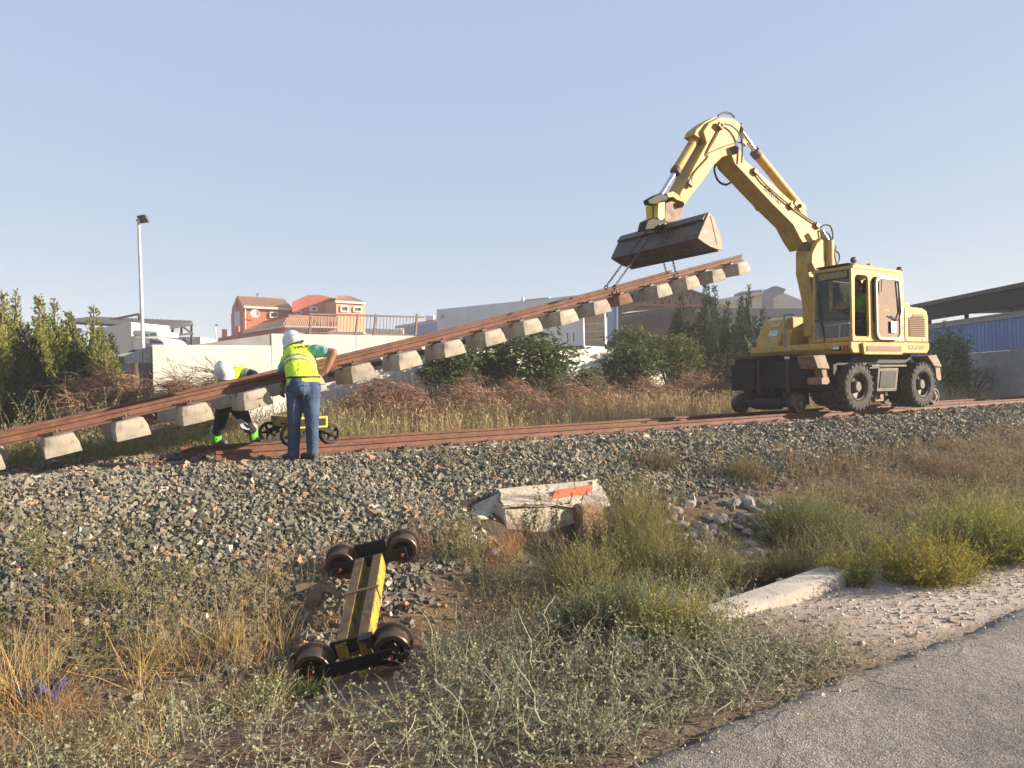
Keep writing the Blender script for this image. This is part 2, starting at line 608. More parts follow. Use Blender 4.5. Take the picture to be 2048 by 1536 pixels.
# ---- asphalt road, its near edge broken by dust
def road_material():
    m = bpy.data.materials.new('asphalt')
    nt, n, l, b = nodes_of(m)
    b.inputs['Roughness'].default_value = .88
    b.inputs['Specular IOR Level'].default_value = .25
    tc = n.new('ShaderNodeTexCoord')
    def noise(s, d=4, r=.6):
        t = n.new('ShaderNodeTexNoise')
        t.inputs['Scale'].default_value = s
        t.inputs['Detail'].default_value = d
        t.inputs['Roughness'].default_value = r
        l.new(tc.outputs['Object'], t.inputs['Vector'])
        return t.outputs['Fac']
    vo = n.new('ShaderNodeTexVoronoi')
    vo.inputs['Scale'].default_value = 150
    l.new(tc.outputs['Object'], vo.inputs['Vector'])
    cr = n.new('ShaderNodeValToRGB')
    e = cr.color_ramp.elements
    e[0].position, e[0].color = .0, (.14, .118, .10, 1)
    e[1].position, e[1].color = 1.0, (.36, .31, .265, 1)
    x = e.new(.55); x.color = (.22, .188, .16, 1)
    sepv = n.new('ShaderNodeSeparateColor')
    l.new(vo.outputs['Color'], sepv.inputs[0])
    l.new(sepv.outputs[0], cr.inputs[0])
    mr = n.new('ShaderNodeMapRange')
    mr.inputs[1].default_value, mr.inputs[2].default_value, mr.inputs[3].default_value, mr.inputs[4].default_value = .33, .68, .66, 1.22
    l.new(noise(1.1, 7, .7), mr.inputs[0])
    sc = n.new('ShaderNodeVectorMath'); sc.operation = 'SCALE'
    l.new(cr.outputs[0], sc.inputs[0]); l.new(mr.outputs[0], sc.inputs['Scale'])
    # fine cracks wandering over the surface and darker worn patches
    nz = n.new('ShaderNodeTexNoise'); nz.inputs['Scale'].default_value = 3.0; nz.inputs['Detail'].default_value = 5
    l.new(tc.outputs['Object'], nz.inputs['Vector'])
    mv = n.new('ShaderNodeMixRGB'); mv.blend_type = 'ADD'; mv.inputs[0].default_value = .35
    l.new(tc.outputs['Object'], mv.inputs[1]); l.new(nz.outputs['Color'], mv.inputs[2])
    ck = n.new('ShaderNodeTexVoronoi'); ck.feature = 'DISTANCE_TO_EDGE'; ck.inputs['Scale'].default_value = .62
    l.new(mv.outputs[0], ck.inputs['Vector'])
    c1_ = n.new('ShaderNodeMapRange'); c1_.inputs[1].default_value, c1_.inputs[2].default_value = .0015, .005
    c1_.inputs[3].default_value, c1_.inputs[4].default_value = .55, 1.0
    l.new(ck.outputs['Distance'], c1_.inputs[0])
    sc2 = n.new('ShaderNodeVectorMath'); sc2.operation = 'SCALE'
    l.new(sc.outputs[0], sc2.inputs[0]); l.new(c1_.outputs[0], sc2.inputs['Scale'])
    l.new(sc2.outputs[0], b.inputs['Base Color'])
    bp = n.new('ShaderNodeBump')
    bp.inputs['Distance'].default_value = .003
    l.new(vo.outputs['Distance'], bp.inputs['Height'])
    bp2 = n.new('ShaderNodeBump')
    bp2.inputs['Distance'].default_value = .02
    l.new(noise(7, 5), bp2.inputs['Height'])
    l.new(bp2.outputs[0], bp.inputs['Normal'])
    l.new(bp.outputs[0], b.inputs['Normal'])
    return m


M['asphalt'] = road_material()
ss = np.concatenate([np.arange(-300, -6, 12), np.arange(-6, 16, .06), np.arange(16, 300, 12)])
edge = 2.42 + .022 * np.sin(ss * 2.3) + .014 * np.sin(ss * 7.1 + 1) + .012 * np.sin(ss * 19 + 2) + .012 * np.sin(ss * 37 + 1.4 * np.sin(ss * 5)) + rng.normal(size=len(ss)) * .006
rows = [Wn(ss, np.full_like(ss, -2.5), 0.0), Wn(ss, edge - .10, 0.0), Wn(ss, edge - .02, -.006), Wn(ss, edge, -.03), Wn(ss, edge + .005, -.075)]
V = np.concatenate(rows)
k = len(ss)
Fq = np.concatenate([np.stack([np.arange(k - 1) + i * k, np.arange(1, k) + i * k, np.arange(1, k) + (i + 1) * k, np.arange(k - 1) + (i + 1) * k], -1) for i in range(4)])
road = link('road', np_mesh('road', V, Fq, smooth=True), 'asphalt')
tag(road, kind='structure')

# ================================================================== rails and sleepers
RH = .125
RAIL = [(-.062, 0), (.062, 0), (.062, .010), (.016, .026), (.009, .040), (.009, .078), (.031, .090), (.033, .118), (.024, RH), (-.024, RH), (-.033, .118), (-.031, .090), (-.009, .078), (-.009, .040), (-.016, .026), (-.062, .010)]


def rail_mesh(path):
    """path: list of (s, o, z of the rail top) in world track coordinates"""
    V, n = [], len(RAIL)
    for s, o, z in path:
        for a, h in RAIL:
            V.append(tuple(W(s, o + a, z - RH + h)))
    Fc = []
    for i in range(len(path) - 1):
        for j in range(n):
            a, b = i * n + j, i * n + (j + 1) % n
            Fc.append((a, b, b + n, a + n))
    Fc.append(tuple(range(n)))
    Fc.append(tuple(range((len(path) - 1) * n, len(path) * n))[::-1])
    mb = MB()
    mb.v, mb.f = V, Fc
    return mb.mesh('rail', 30)


BL, BW0, BW1, BH = .60, .335, .255, .205       # twin-block sleeper: block length, width below and above, height


def block_mesh(chip=0.0, seed=0):
    """one concrete block, top at z=0, long axis y, rounded and a little worn"""
    bm = bmesh.new()
    r = random.Random(seed)
    vs = []
    for z, w, l in ((-BH, BW0, BL), (-BH * .45, BW0 - .02, BL - .02), (0, BW1, BL - .05)):
        for sx, sy in ((-1, -1), (1, -1), (1, 1), (-1, 1)):
            vs.append(bm.verts.new((sx * w / 2, sy * l / 2, z)))
    for i in range(2):
        for j in range(4):
            a, b = i * 4 + j, i * 4 + (j + 1) % 4
            bm.faces.new((vs[a], vs[b], vs[b + 4], vs[a + 4]))
    bm.faces.new(vs[0:4][::-1])
    bm.faces.new(vs[8:12])
    bmesh.ops.bevel(bm, geom=[e for e in bm.edges], offset=.013, segments=2, affect='EDGES', profile=.6)
    for v in bm.verts:
        v.co += Vector((r.uniform(-1, 1), r.uniform(-1, 1), r.uniform(-1, 1))) * .003
    me = bpy.data.meshes.new('concrete_block')
    bmesh.ops.recalc_face_normals(bm, faces=bm.faces)
    bm.to_mesh(me)
    bm.free()
    me.shade_smooth()
    me.set_sharp_from_angle(angle=R(38))
    return me


BLOCKS = [block_mesh(seed=i) for i in range(4)]
for b_ in BLOCKS:
    b_.materials.append(M['concrete'])
TIE = MB().box((0, 0, 0), (.055, .62, .05)).box((0, 0, -.03), (.012, .62, .03)).mesh('tie_bar')
TIE.materials.append(M['tie'])
CLIP = MB().box((0, 0, .012), (.07, .075, .022)).tube([(0, -.02, .0), (0, -.02, .055)], .011, 6).lathe([(.03, .019), (.046, .019)], (0, -.02, 0), (0, 0, 1), 6).tube([(-.045, .0, .02), (-.03, .028, .04), (0, .036, .03), (.03, .028, .04), (.045, .0, .02)], .008, 5).mesh('rail_clip')
CLIP.materials.append(M['plastic_clip'])
DM = Matrix.Rotation(TH, 4, 'Z')


def sleeper(parent, s, zn, zf, pitch, kind=0, tie=True, far=True):
    """twin-block sleeper under both rails; zn, zf: underside of the near and far rail"""
    e = part_empty('sleeper', parent)
    zm = (zn + zf) / 2
    roll = math.atan2(zf - zn, O_FAR - O_NEAR)
    e.matrix_local = parent.matrix_world.inverted() @ (Matrix.Translation(W(s, O_MID, zm)) @ DM @ Matrix.Rotation(-pitch, 4, 'Y') @ Matrix.Rotation(roll, 4, 'X'))
    half = (O_FAR - O_NEAR) / 2
    yb = half + .085
    for sg in (-1, 1):
        if sg > 0 and not far:
            continue
        b = link('concrete_block', BLOCKS[random.randrange(4)], None, e)
        b.location = (random.uniform(-.006, .006), sg * yb, random.uniform(-.008, 0))
        b.rotation_euler = (random.uniform(-.012, .012), random.uniform(-.012, .012), random.uniform(-.03, .03) + (math.pi if sg > 0 else 0))
        for sd in (-1, 1):
            c = link('rail_clip', CLIP, None, e)
            c.location = (random.uniform(-.01, .01), sg * half + sd * .095, 0)
            c.rotation_euler = (0, 0, 0 if sd < 0 else math.pi)
    if tie:
        t = link('tie_bar', TIE, None, e)
        t.location = (0, 0, -.10)
    return e


# ---- the laid track on its ballast
track = thing('railway_track', W(2, O_MID, Z_RAIL - RH), 0, 'rusty laid railway track of two rails running along the ballast bank', 'railway track')
bpy.context.view_layer.update()


def to_local(o, parent):
    o.parent = parent
    o.matrix_parent_inverse = parent.matrix_world.inverted()
    return o


S_NEAR0 = so(431, 912, O_NEAR)[0]
S_FAR0 = so(361, 900, O_FAR)[0]
for o_r, s0 in ((O_NEAR, S_NEAR0), (O_FAR, S_FAR0)):
    pth = [(s, o_r + .004 * math.sin(s * .5), Z_RAIL + .004 * math.sin(s * .9 + o_r)) for s in list(np.arange(s0, 40, 1.0)) + [60, 110]]
    to_local(link('rail', rail_mesh(pth), 'rust'), track)
k = 0
s = S_NEAR0 + .5
while s < 34:
    sleeper(track, s + random.uniform(-.02, .02), Z_RAIL - RH, Z_RAIL - RH, 0, tie=False, far=s < 6)
    s += .63

# ---- the lifted track panel
NEAR_TOP = [(0, 867), (197, 827), (340, 794), (480, 763.5), (563, 744), (672, 715.5), (780, 691), (840, 676), (1074, 615), (1215, 580), (1320, 552), (1352, 543.5), (1482, 508.6)]
FAR_TOP = [(0, 859), (197, 819.5), (340, 787), (480, 757), (563, 738), (672, 709.8), (780, 685.8), (840, 670.5), (1074, 609.5), (1215, 575), (1320, 547), (1341, 541)]
a = np.array([so(x, y, O_NEAR) for x, y in NEAR_TOP])
b = np.array([so(x, y, O_FAR) for x, y in FAR_TOP])
PN = np.polyfit(a[:, 0], a[:, 1], 3)
PF = np.polyfit(b[:, 0], b[:, 1], 2)
S_PN1, S_PF1 = a[-1, 0], b[-1, 0]
panel = thing('track_panel', W(-3, O_MID, 0.75), 0, 'rusty lifted track panel with pale concrete twin-block sleepers, hanging from the bucket chains', 'track panel')
bpy.context.view_layer.update()
S_P0 = -2.6
for o_r, poly, s1 in ((O_NEAR, PN, S_PN1), (O_FAR, PF, S_PF1)):
    pth = [(s, o_r, float(np.polyval(poly, s))) for s in np.linspace(S_P0, s1, 30)]
    to_local(link('rail', rail_mesh(pth), 'rust'), panel)
XS = [105, 248, 370, 508, 634, 735, 830, 912, 987, 1065, 1138, 1205, 1268, 1325, 1378, 1433, 1488]
sl = []
for i, x in enumerate(XS):
    # centre of the near face of block i, on the plane of the block ends
    oe = O_NEAR - .085 - BL / 2
    y = np.interp(x, [p[0] for p in NEAR_TOP], [p[1] for p in NEAR_TOP]) + 40
    sl.append(so(x, y, oe)[0])
fit = np.polyfit(np.arange(len(sl)), sl, 1)
for i in range(-4, len(XS)):
    s = float(np.polyval(fit, i))
    zn, zf = float(np.polyval(PN, s)) - RH, float(np.polyval(PF, s)) - RH
    if s > S_PF1:
        zf = zn + (np.polyval(PF, S_PF1) - np.polyval(PN, S_PF1))
    dz = float(np.polyval(PN, s + .1) - np.polyval(PN, s - .1)) / .2
    e = sleeper(panel, s, zn, zf, math.atan(dz))
    if i == 12:
        for ch in e.children:
            if ch.name.startswith('concrete_block'):
                ch.data = ch.data.copy()
                ch.data.materials.clear()
                ch.data.materials.append(M['concrete_rust'])
                ch.location.y += .13
                ch.scale = (.85, .8, .8)
                ch['label'] = 'smaller rust stained sleeper block'
print('panel slope', [round(float(np.polyval(PN, s)), 2) for s in (-2.6, 0, 3, 6, 9, 11)], 'spacing', fit[0], S_PN1, S_PF1)
# ================================================================== road-rail excavator
XS0 = 14.65
exc = thing('road_rail_excavator', W(XS0, O_MID, Z_RAIL), TH, 'yellow wheeled road-rail excavator standing on the track with its boom raised', 'excavator')


def ep(px, py, y):
    """photo point on the machine's lengthwise plane at local y -> local (x, z)"""
    s, z = so(px, py, O_MID + y)
    return (s - XS0, z - Z_RAIL)


def c1(pts):     # points noted in the enlarged boom picture
    return [(1180 + x / 3.84, 200 + y / 3.84) for x, y in pts]


def c2(pts):     # points noted in the enlarged machine picture
    return [(1420 + x / 3.938, 480 + y / 3.94) for x, y in pts]


def plate(name, pts, y0, y1, m, bevel=.01, yref=None, parent=None):
    q = [ep(x, y, y0 if yref is None else yref) for x, y in pts]
    return MB().xz(q, y0, y1).build(name, m, parent or exc, bevel)


def e3(px, py, y):
    x, z = ep(px, py, y)
    return (x, y, z)


# ---- undercarriage
MB().span(-1.55, 1.45, -.42, .42, .40, .78).span(-1.9, 1.7, -.30, .30, .50, .72).build('chassis', 'black', exc, .02)
for x in (-1.135, 1.135):
    MB().span(x - .185, x + .185, -.66, .66, .36, .60).tube([(x, -.7, .48), (x, .7, .48)], .11, 12).build('axle_housing', 'black', exc, .02)
MB().lathe([(.78, .62), (.98, .62), (1.0, .56), (1.12, .56)], (0, 0, 0), (0, 0, 1), 32).build('slewing_ring', 'black', exc)
tb = MB().xz([(-.42, .36), (.30, .36), (.40, .84), (-.34, .84)], -1.12, -.75).build('tool_box', 'dusty', exc, .02)
MB().xz([(-.34, .44), (.22, .44), (.30, .78), (-.26, .78)], -1.135, -1.12).build('lid', 'black', tb, .005)
MB().span(-.62, .62, -1.16, -.55, .86, .90).build('step_plate', 'dusty', exc, .006)
MB().span(-.75, .8, .5, 1.16, .84, .90).build('step_plate', 'dusty', exc, .006)
MB().span(-.18, .12, -.95, -.6, .16, .36).tube([(-.05, -1.0, .27), (-.05, -.6, .27)], .055, 10).build('tow_bracket', 'rusty_plate', exc, .01)

TR = .475


def tyre_mesh():
    mb = MB()
    prof = [(-.12, .27), (-.135, .32), (-.135, .41), (-.115, .455), (-.06, .462), (.06, .462), (.115, .455), (.135, .41), (.135, .32), (.12, .27)]
    mb.lathe(prof, (0, 0, 0), (0, 1, 0), 40, closed=True)
    for k in range(22):
        a = 2 * math.pi * k / 22
        for sg in (-1, 1):
            aa = a + (0.14 if sg > 0 else 0)
            rot = Matrix.Rotation(-aa, 3, 'Y') @ Matrix.Rotation(sg * .35, 3, 'X').to_3x3()
            c = Matrix.Rotation(-aa, 3, 'Y') @ Vector((.462, sg * .062, 0))
            mb.box(c, (.03, .115, .05), Matrix.Rotation(-aa, 3, 'Y') @ Matrix.Rotation(sg * .5, 3, 'X'))
            c2_ = Matrix.Rotation(-aa, 3, 'Y') @ Vector((.435, sg * .125, 0))
            mb.box(c2_, (.06, .03, .045), Matrix.Rotation(-aa, 3, 'Y'))
    return mb.mesh('tyre', 40)


TYRE = tyre_mesh(); TYRE.materials.append(M['rubber'])
RIM = MB().lathe([(-.135, .275), (-.115, .262), (-.10, .235), (-.03, .225), (-.02, .10), (-.075, .095), (-.085, .07), (-.085, .0)], (0, 0, 0), (0, 1, 0), 28, caps=False).mesh('rim', 30)
RIM.materials.append(M['dark_steel'])
HUB = MB().lathe([(-.02, .12), (-.10, .105), (-.115, .085), (-.118, .0)], (0, 0, 0), (0, 1, 0), 20).mesh('hub', 30)
HUB.materials.append(M['dusty'])
for x in (-1.14, 1.14):
    for y, flip in ((-1.085, 0), (-.79, 0), (.79, 1), (1.085, 1)):
        w = part_empty('wheel', exc, Matrix.Translation((x, y, TR + .005)) @ Matrix.Rotation(math.pi * flip, 4, 'Z') @ Matrix.Rotation(random.uniform(0, 1), 4, 'Y'))
        link('tyre', TYRE, None, w)
        if abs(y) > 1:
            link('rim', RIM, None, w)
            link('hub', HUB, None, w)

# ---- rail guide wheels
GW = MB().lathe([(-.075, .0), (-.075, .075), (-.045, .085), (-.04, .135), (-.06, .145), (-.06, .178), (.045, .186), (.05, .212), (.072, .212), (.075, .12), (.05, .10), (.05, 0)], (0, 0, 0), (0, 1, 0), 28).mesh('guide_wheel', 30)
GW.materials.append(M['drum'])
GH = MB().lathe([(-.095, .0), (-.095, .05), (-.07, .055), (-.06, .0)], (0, 0, 0), (0, 1, 0), 12).mesh('bearing_cap', 30)
GH.materials.append(M['dusty'])
FX, RX = ep(1595, 806, -.56)[0], 2.72
for gx, zz in ((FX, .186), (RX, .186)):
    for sg in (-1, 1):
        w = part_empty('guide_wheel', exc, Matrix.Translation((gx - (.34 if sg > 0 and gx < 0 else 0), sg * .56, zz)) @ Matrix.Rotation(0 if sg < 0 else math.pi, 4, 'Z'))
        link('tread', GW, None, w)
        link('bearing_cap', GH, None, w)
    MB().lathe([(-.5, .075), (-.30, .075), (-.29, .10), (.29, .10), (.30, .075), (.5, .075)], (gx - (.17 if gx < 0 else 0), 0, zz), (-.3 if gx < 0 else 0, 1, 0), 16).build('guide_axle', 'black', exc)
for y in (-.10, .10):
    MB().span(1.5, RX + .1, y - .06, y + .06, .22, .46).build('guide_arm', 'black', exc, .01)
for y in (-.29, .29):
    MB().span(FX - .02, -1.5, y - .07, y + .07, .14, .40).build('guide_arm', 'black', exc, .01)

# ---- black gear housings in front
fx0 = FX + .10
MB().span(fx0 + .02, -1.62, -.58, -.02, .46, 1.02).build('gear_housing', 'black', exc, .025)
MB().span(fx0 + .14, -1.62, .02, 1.16, .46, 1.10).build('front_tank', 'black', exc, .03)
MB().span(fx0 + .05, fx0 + .17, .55, 1.18, .44, 1.0).build('dozer_plate', 'black', exc, .02)
MB().span(fx0 - .02, -1.45, -.15, 1.20, 1.13, 1.17).build('deck_plate', 'dusty', exc, .008)
MB().tube([(fx0, -.28, .32), (fx0, -.28, 1.12)], .035, 8).build('guide_cylinder', 'dark_steel', exc)
MB().tube([(fx0, .42, .36), (fx0, .42, 1.05)], .03, 8).build('guide_cylinder', 'dark_steel', exc)
MB().span(-1.62, -.62, -1.05, -.55, .90, .955).span(-1.72, -1.60, -1.05, -.45, .42, .93).build('front_fender', 'black', exc, .01)
fl = MB().box((fx0 - .01, -.30, 1.08), (.05, .13, .07)).build('work_lamp', 'black', exc, .01)
MB().box((fx0 - .04, -.30, 1.08), (.012, .11, .05)).build('lens', 'lamp_white', fl)

# ---- folded outrigger plates, brown
for pts in ((c2([(815, 912), (905, 905), (945, 1015), (850, 1012)]), c2([(875, 1010), (915, 1012), (930, 1090), (895, 1095)]), c2([(880, 1085), (935, 1080), (945, 1120), (925, 1140), (880, 1138)])),
            (c2([(1715, 912), (1785, 905), (1828, 1000), (1768, 996)]), c2([(1775, 995), (1812, 998), (1822, 1085), (1785, 1090)]), c2([(1782, 1082), (1818, 1078), (1826, 1100), (1800, 1112)]))):
    og = plate('outrigger', pts[0], -1.22, -.85, 'rusty_plate', .008, -1.22)
    plate('arm', pts[1], -1.18, -1.02, 'rusty_plate', .006, -1.18, og)
    plate('foot', pts[2], -1.21, -.9, 'rusty_plate', .01, -1.21, og)

# ---- upper structure
UX0, UX1 = -1.36, 1.44
cab_front = UX0
deck = MB().xz([(UX0 + .06, 1.13), (UX1 - .10, 1.13), (UX1, 1.22), (UX1, 1.36), (UX0, 1.36), (UX0 - .02, 1.24)], -1.20, 1.18).build('deck', 'yellow', exc, .02)
MB().span(-1.0, 1.15, -.95, .95, .93, 1.128).build('under_deck', 'black', exc, .01)
# side step recess on the near side
MB().xz([(-1.02, 1.10), (.32, 1.10), (.36, 1.33), (-1.06, 1.33)], -1.255, -1.205).build('side_step', 'yellow', exc, .012)
MB().span(-.94, .26, -1.268, -1.2555, 1.17, 1.27).build('step_slot', 'grille', exc, .004)
hl = MB().box((UX0 - .03, -.92, 1.24), (.05, .16, .09)).build('head_lamp', 'black', exc, .01)
MB().box((UX0 - .06, -.92, 1.245), (.012, .13, .06)).build('lens', 'lamp_white', hl)
MB().box((UX0 - .03, -1.10, 1.25), (.04, .09, .09)).build('indicator_lamp', 'red_hub', exc, .008)
# engine hood and counterweight
HX0 = .47
hood = MB().xz([(HX0, 1.362), (UX1 - .005, 1.362), (UX1, 1.9), (UX1 - .05, 2.03), (UX1 - .22, 2.09), (HX0, 2.11)], -1.19, 1.17).build('engine_hood', 'yellow', exc, .025)
MB().xz([(HX0 + .10, 2.112), (UX1 - .33, 2.10), (UX1 - .36, 2.21), (HX0 + .12, 2.24)], -1.0, -.2).build('hood_bulge', 'yellow', hood, .02)
g = MB().xz([(HX0 + .20, 1.48), (UX1 - .17, 1.48), (UX1 - .17, 1.95), (HX0 + .36, 1.95), (HX0 + .36, 1.87), (HX0 + .20, 1.87)], -1.197, -1.18).build('grille', 'grille', hood)
for k in range(11):
    MB().box((HX0 + .51, -1.203, 1.50 + .039 * k), (.60 if k < 10 else .44, .014, .014), Matrix.Rotation(.5, 3, 'X')).build('louvre', 'grille', hood)
MB().box((HX0 + .045, -1.195, 1.72), (.012, .012, .70)).build('panel_gap', 'interior', hood)
MB().box((UX1 - .20, -1.196, 1.42), (.09, .006, .05)).build('data_plate', 'sticker', hood)
for x_, z_, w_, h_, m_ in ((.385, 1.98, .07, .22, 'sticker'), (.40, 1.66, .06, .09, 'letter_dark'), (.33, 1.43, .20, .07, 'sticker'), (HX0 + .16, 1.42, .12, .05, 'sticker_pink')):
    MB().box((x_, -1.2215 if x_ < HX0 else -1.196, z_), (w_, .004, h_)).build('decal', m_, exc)
tm = text_mesh('KOMATSU', .13, .003, .002)
lt = link('lettering', tm, 'letter_olive', deck)
lt.matrix_local = Matrix.Translation((.93, -1.204, 1.25)) @ Matrix.Rotation(R(90), 4, 'X')
# far side tank and hood with a sloping nose
tank = MB().xz([(-1.32, 1.20), (-.3, 1.20), (-.3, 2.0), (-.80, 2.0), (-1.0, 1.93), (-1.28, 1.48)], .50, 1.10).build('fuel_tank', 'yellow', exc, .03)
MB().xz([(-1.25, 1.15), (-.5, 1.15), (-.5, 1.72), (-1.05, 1.72)], .33, .518).build('tank_side', 'yellow', exc, .02)
MB().box((-1.075, .72, 1.83), (.012, .24, .12), Matrix.Rotation(R(32), 3, 'Y')).build('warning_sticker', 'sticker_pink', tank)
MB().box((-1.19, .70, 1.64), (.012, .24, .15), Matrix.Rotation(R(32), 3, 'Y')).build('warning_sticker', 'sticker', tank)
MB().tube([(-1.36, .30, 1.30), (-1.36, .30, 2.0), (-1.05, .30, 2.02)], .02, 8).build('hand_rail', 'grey_metal', exc)

# ---- cab
CX0, CX1, CY0, CY1, CZ0, CZ1 = UX0, .46, -1.205, -.33, 1.365, 2.82
cab = part_empty('cab', exc)
P = .055
fr = MB()
fr.xz([(CX0 + .02, CZ0), (CX0 + .09, CZ0), (CX0 + .17, CZ1 - .06), (CX0 + .10, CZ1 - .06)], CY0, CY0 + .06)
fr.xz([(CX0 + .02, CZ0), (CX0 + .09, CZ0), (CX0 + .17, CZ1 - .06), (CX0 + .10, CZ1 - .06)], CY1 - .06, CY1)
for y0, y1 in ((CY0, CY0 + .06), (CY1 - .06, CY1)):
    fr.span(-.76, -.68, y0, y1, CZ0, CZ1 - .08)
    fr.span(CX1 - .10, CX1, y0, y1, CZ0, CZ1 - .08)
    fr.span(CX0 + .06, CX1, y0, y1, CZ0 - .0, CZ0 + .10)
    fr.span(CX0 + .13, CX1, y0, y1, CZ1 - .16, CZ1 - .06)
fr.span(CX1 - .07, CX1 - .005, CY0 + .06, CY1 - .06, CZ0, CZ0 + .55)
fr.span(-.70, CX1 - .09, CY0 + .008, CY0 + .05, CZ0 + .1, CZ0 + .34)
fr.span(CX0 + .03, CX0 + .08, CY0 + .06, CY1 - .06, CZ0, CZ0 + .09)
def ring_panel(x0, x1, z0, z1, hole, y0, y1):
    mb, n = MB(), len(hole)
    cor = [(x1, z1), (x0, z1), (x0, z0), (x1, z0)]
    outp = [cor[i // 5] for i in range(n)]
    mb.v = [(x, y, z) for y in (y0, y1) for pp in (outp, hole) for x, z in pp]
    for i in range(n):
        j = (i + 1) % n
        mb.f += [(i, j, n + j, n + i), (2 * n + i, 3 * n + i, 3 * n + j, 2 * n + j), (n + i, n + j, 3 * n + j, 3 * n + i)]
        if outp[i] != outp[j]:
            mb.f.append((i, 2 * n + i, 2 * n + j, j))
    return mb
def rrect(x0, x1, z0, z1, r, chamfer=0):
    pts = []
    for cx, cz, a0 in ((x1 - r, z1 - r, 0), (x0 + r, z1 - r, 90), (x0 + r, z0 + r, 180), (x1 - r, z0 + r, 270)):
        for k in range(5):
            a = R(a0 + k * 22.5)
            pts.append((cx + r * math.cos(a), cz + r * math.sin(a)))
    return pts
fr.build('cab_frame', 'yellow', cab, .022)
ring_panel(CX0 + .03, -.715, CZ0 + .003, CZ1 - .055, [(x + .055 * max(0, (z - CZ0) / 1.4), z) if x < -1.0 else (x, z) for x, z in rrect(CX0 + .095, -.775, CZ0 + .07, CZ1 - .17, .10)], CY0 - .012, CY0 + .03).build('door_surround', 'yellow', cab, .004)
ring_panel(-.712, CX1 + .004, CZ0 + .003, CZ1 - .055, rrect(-.65, CX1 - .13, CZ0 + .36, CZ1 - .18, .10), CY0 - .010, CY0 + .03).build('rear_surround', 'yellow', cab, .004)
MB().xz([(CX0 + .08, CZ1 - .06), (CX1 + .005, CZ1 - .06), (CX1 - .03, CZ1 + .01), (CX0 + .20, CZ1 + .045), (CX0 + .09, CZ1 + .0)], CY0 - .005, CY1 + .005).build('roof', 'yellow', cab, .02)
MB().box((CX0 + .45, (CY0 + CY1) / 2, CZ1 + .055), (.72, .70, .022)).build('roof_hatch', 'dark_metal', cab, .006)
MB().span(CX0 + .1, CX1 - .08, CY0 + .065, CY1 - .065, CZ0 - .02, CZ0 + .03).build('cab_floor', 'interior', cab)
# front windscreen, upper and lower, banner above
def wx(z):
    return CX0 + .035 + (z - CZ0) / (CZ1 - CZ0) * .085
ws = MB()
ws.add([(wx(CZ0 + .46), CY0 + .06, CZ0 + .46), (wx(CZ0 + .46), CY1 - .06, CZ0 + .46), (wx(CZ1 - .22), CY1 - .06, CZ1 - .22), (wx(CZ1 - .22), CY0 + .06, CZ1 - .22)], [(0, 1, 2, 3)])
ws.build('windscreen', 'glass_dark', cab)
MB().add([(wx(CZ0 + .1), CY0 + .06, CZ0 + .10), (wx(CZ0 + .1), CY1 - .06, CZ0 + .10), (wx(CZ0 + .43), CY1 - .06, CZ0 + .43), (wx(CZ0 + .43), CY0 + .06, CZ0 + .43)], [(0, 1, 2, 3)]).build('lower_windscreen', 'glass_dark', cab)
MB().span(CX0 + .045, CX0 + .085, CY0 + .06, CY1 - .06, CZ0 + .425, CZ0 + .465).span(CX0 + .10, CX0 + .135, CY0 + .06, CY1 - .06, CZ1 - .23, CZ1 - .06).build('windscreen_frame', 'dark_metal', cab, .005)
bn = MB().box((CX0 + .085, -.79, CZ1 - .145), (.014, .62, .12), Matrix.Rotation(R(3), 3, 'Y')).build('banner', mat('banner_olive', (0.30, 0.28, 0.05), .6, var=(0.16, 0.15, 0.04), vscale=14), cab)
MB().tube([(CX0 + .02, -.62, CZ0 + .02), (CX0 + .03, -.50, CZ0 + .55), (CX0 + .06, -.45, CZ0 + 1.0)], .010, 6).build('wiper', 'hose', cab)
MB().tube([(CX0 + .17, CY0 + .14, CZ0 + .36), (CX0 + .17, CY1 - .20, CZ0 + .34)], .012, 6).tube([(CX0 + .17, -.86, CZ0 + .35), (CX0 + .17, -.84, CZ0 + .03)], .012, 6).build('guard_rail', 'sticker', cab)
# far side and rear glass
MB().span(-.67, CX1 - .11, CY1 - .034, CY1 - .028, CZ0 + .36, CZ1 - .17).span(CX0 + .20, -.77, CY1 - .034, CY1 - .028, CZ0 + .12, CZ1 - .17).build('far_window', 'glass', cab)
MB().span(CX1 - .04, CX1 - .034, CY0 + .07, CY1 - .07, CZ0 + .56, CZ1 - .17).build('rear_window', 'glass', cab)
MB().span(-.67, CX1 - .11, CY0 + .028, CY0 + .034, CZ0 + .36, CZ1 - .17).build('near_window', 'glass', cab)
# open door folded back against the rear side
door = part_empty('door', exc)
def rrect(x0, x1, z0, z1, r, chamfer=0):
    pts = []
    for cx, cz, a0 in ((x1 - r, z1 - r, 0), (x0 + r, z1 - r, 90), (x0 + r, z0 + r, 180), (x1 - r, z0 + r, 270)):
        for k in range(5):
            a = R(a0 + k * 22.5)
            pts.append((cx + r * math.cos(a), cz + r * math.sin(a)))
    return pts
DX0, DX1 = -.62, .26
po, pi_ = rrect(DX0, DX1, CZ0 + .03, CZ1 - .17, .15), rrect(DX0 + .055, DX1 - .055, CZ0 + .085, CZ1 - .225, .12)
dm = MB()
n_ = len(po)
dm.add([(x, y, z) for y in (-1.285, -1.245) for pp in (po, pi_) for x, z in pp], [], None)
for i in range(n_):
    j = (i + 1) % n_
    dm.f += [(i, j, n_ + j, n_ + i), (2 * n_ + i, 3 * n_ + i, 3 * n_ + j, 2 * n_ + j), (i, 2 * n_ + i, 2 * n_ + j, j), (n_ + i, n_ + j, 3 * n_ + j, 3 * n_ + i)]
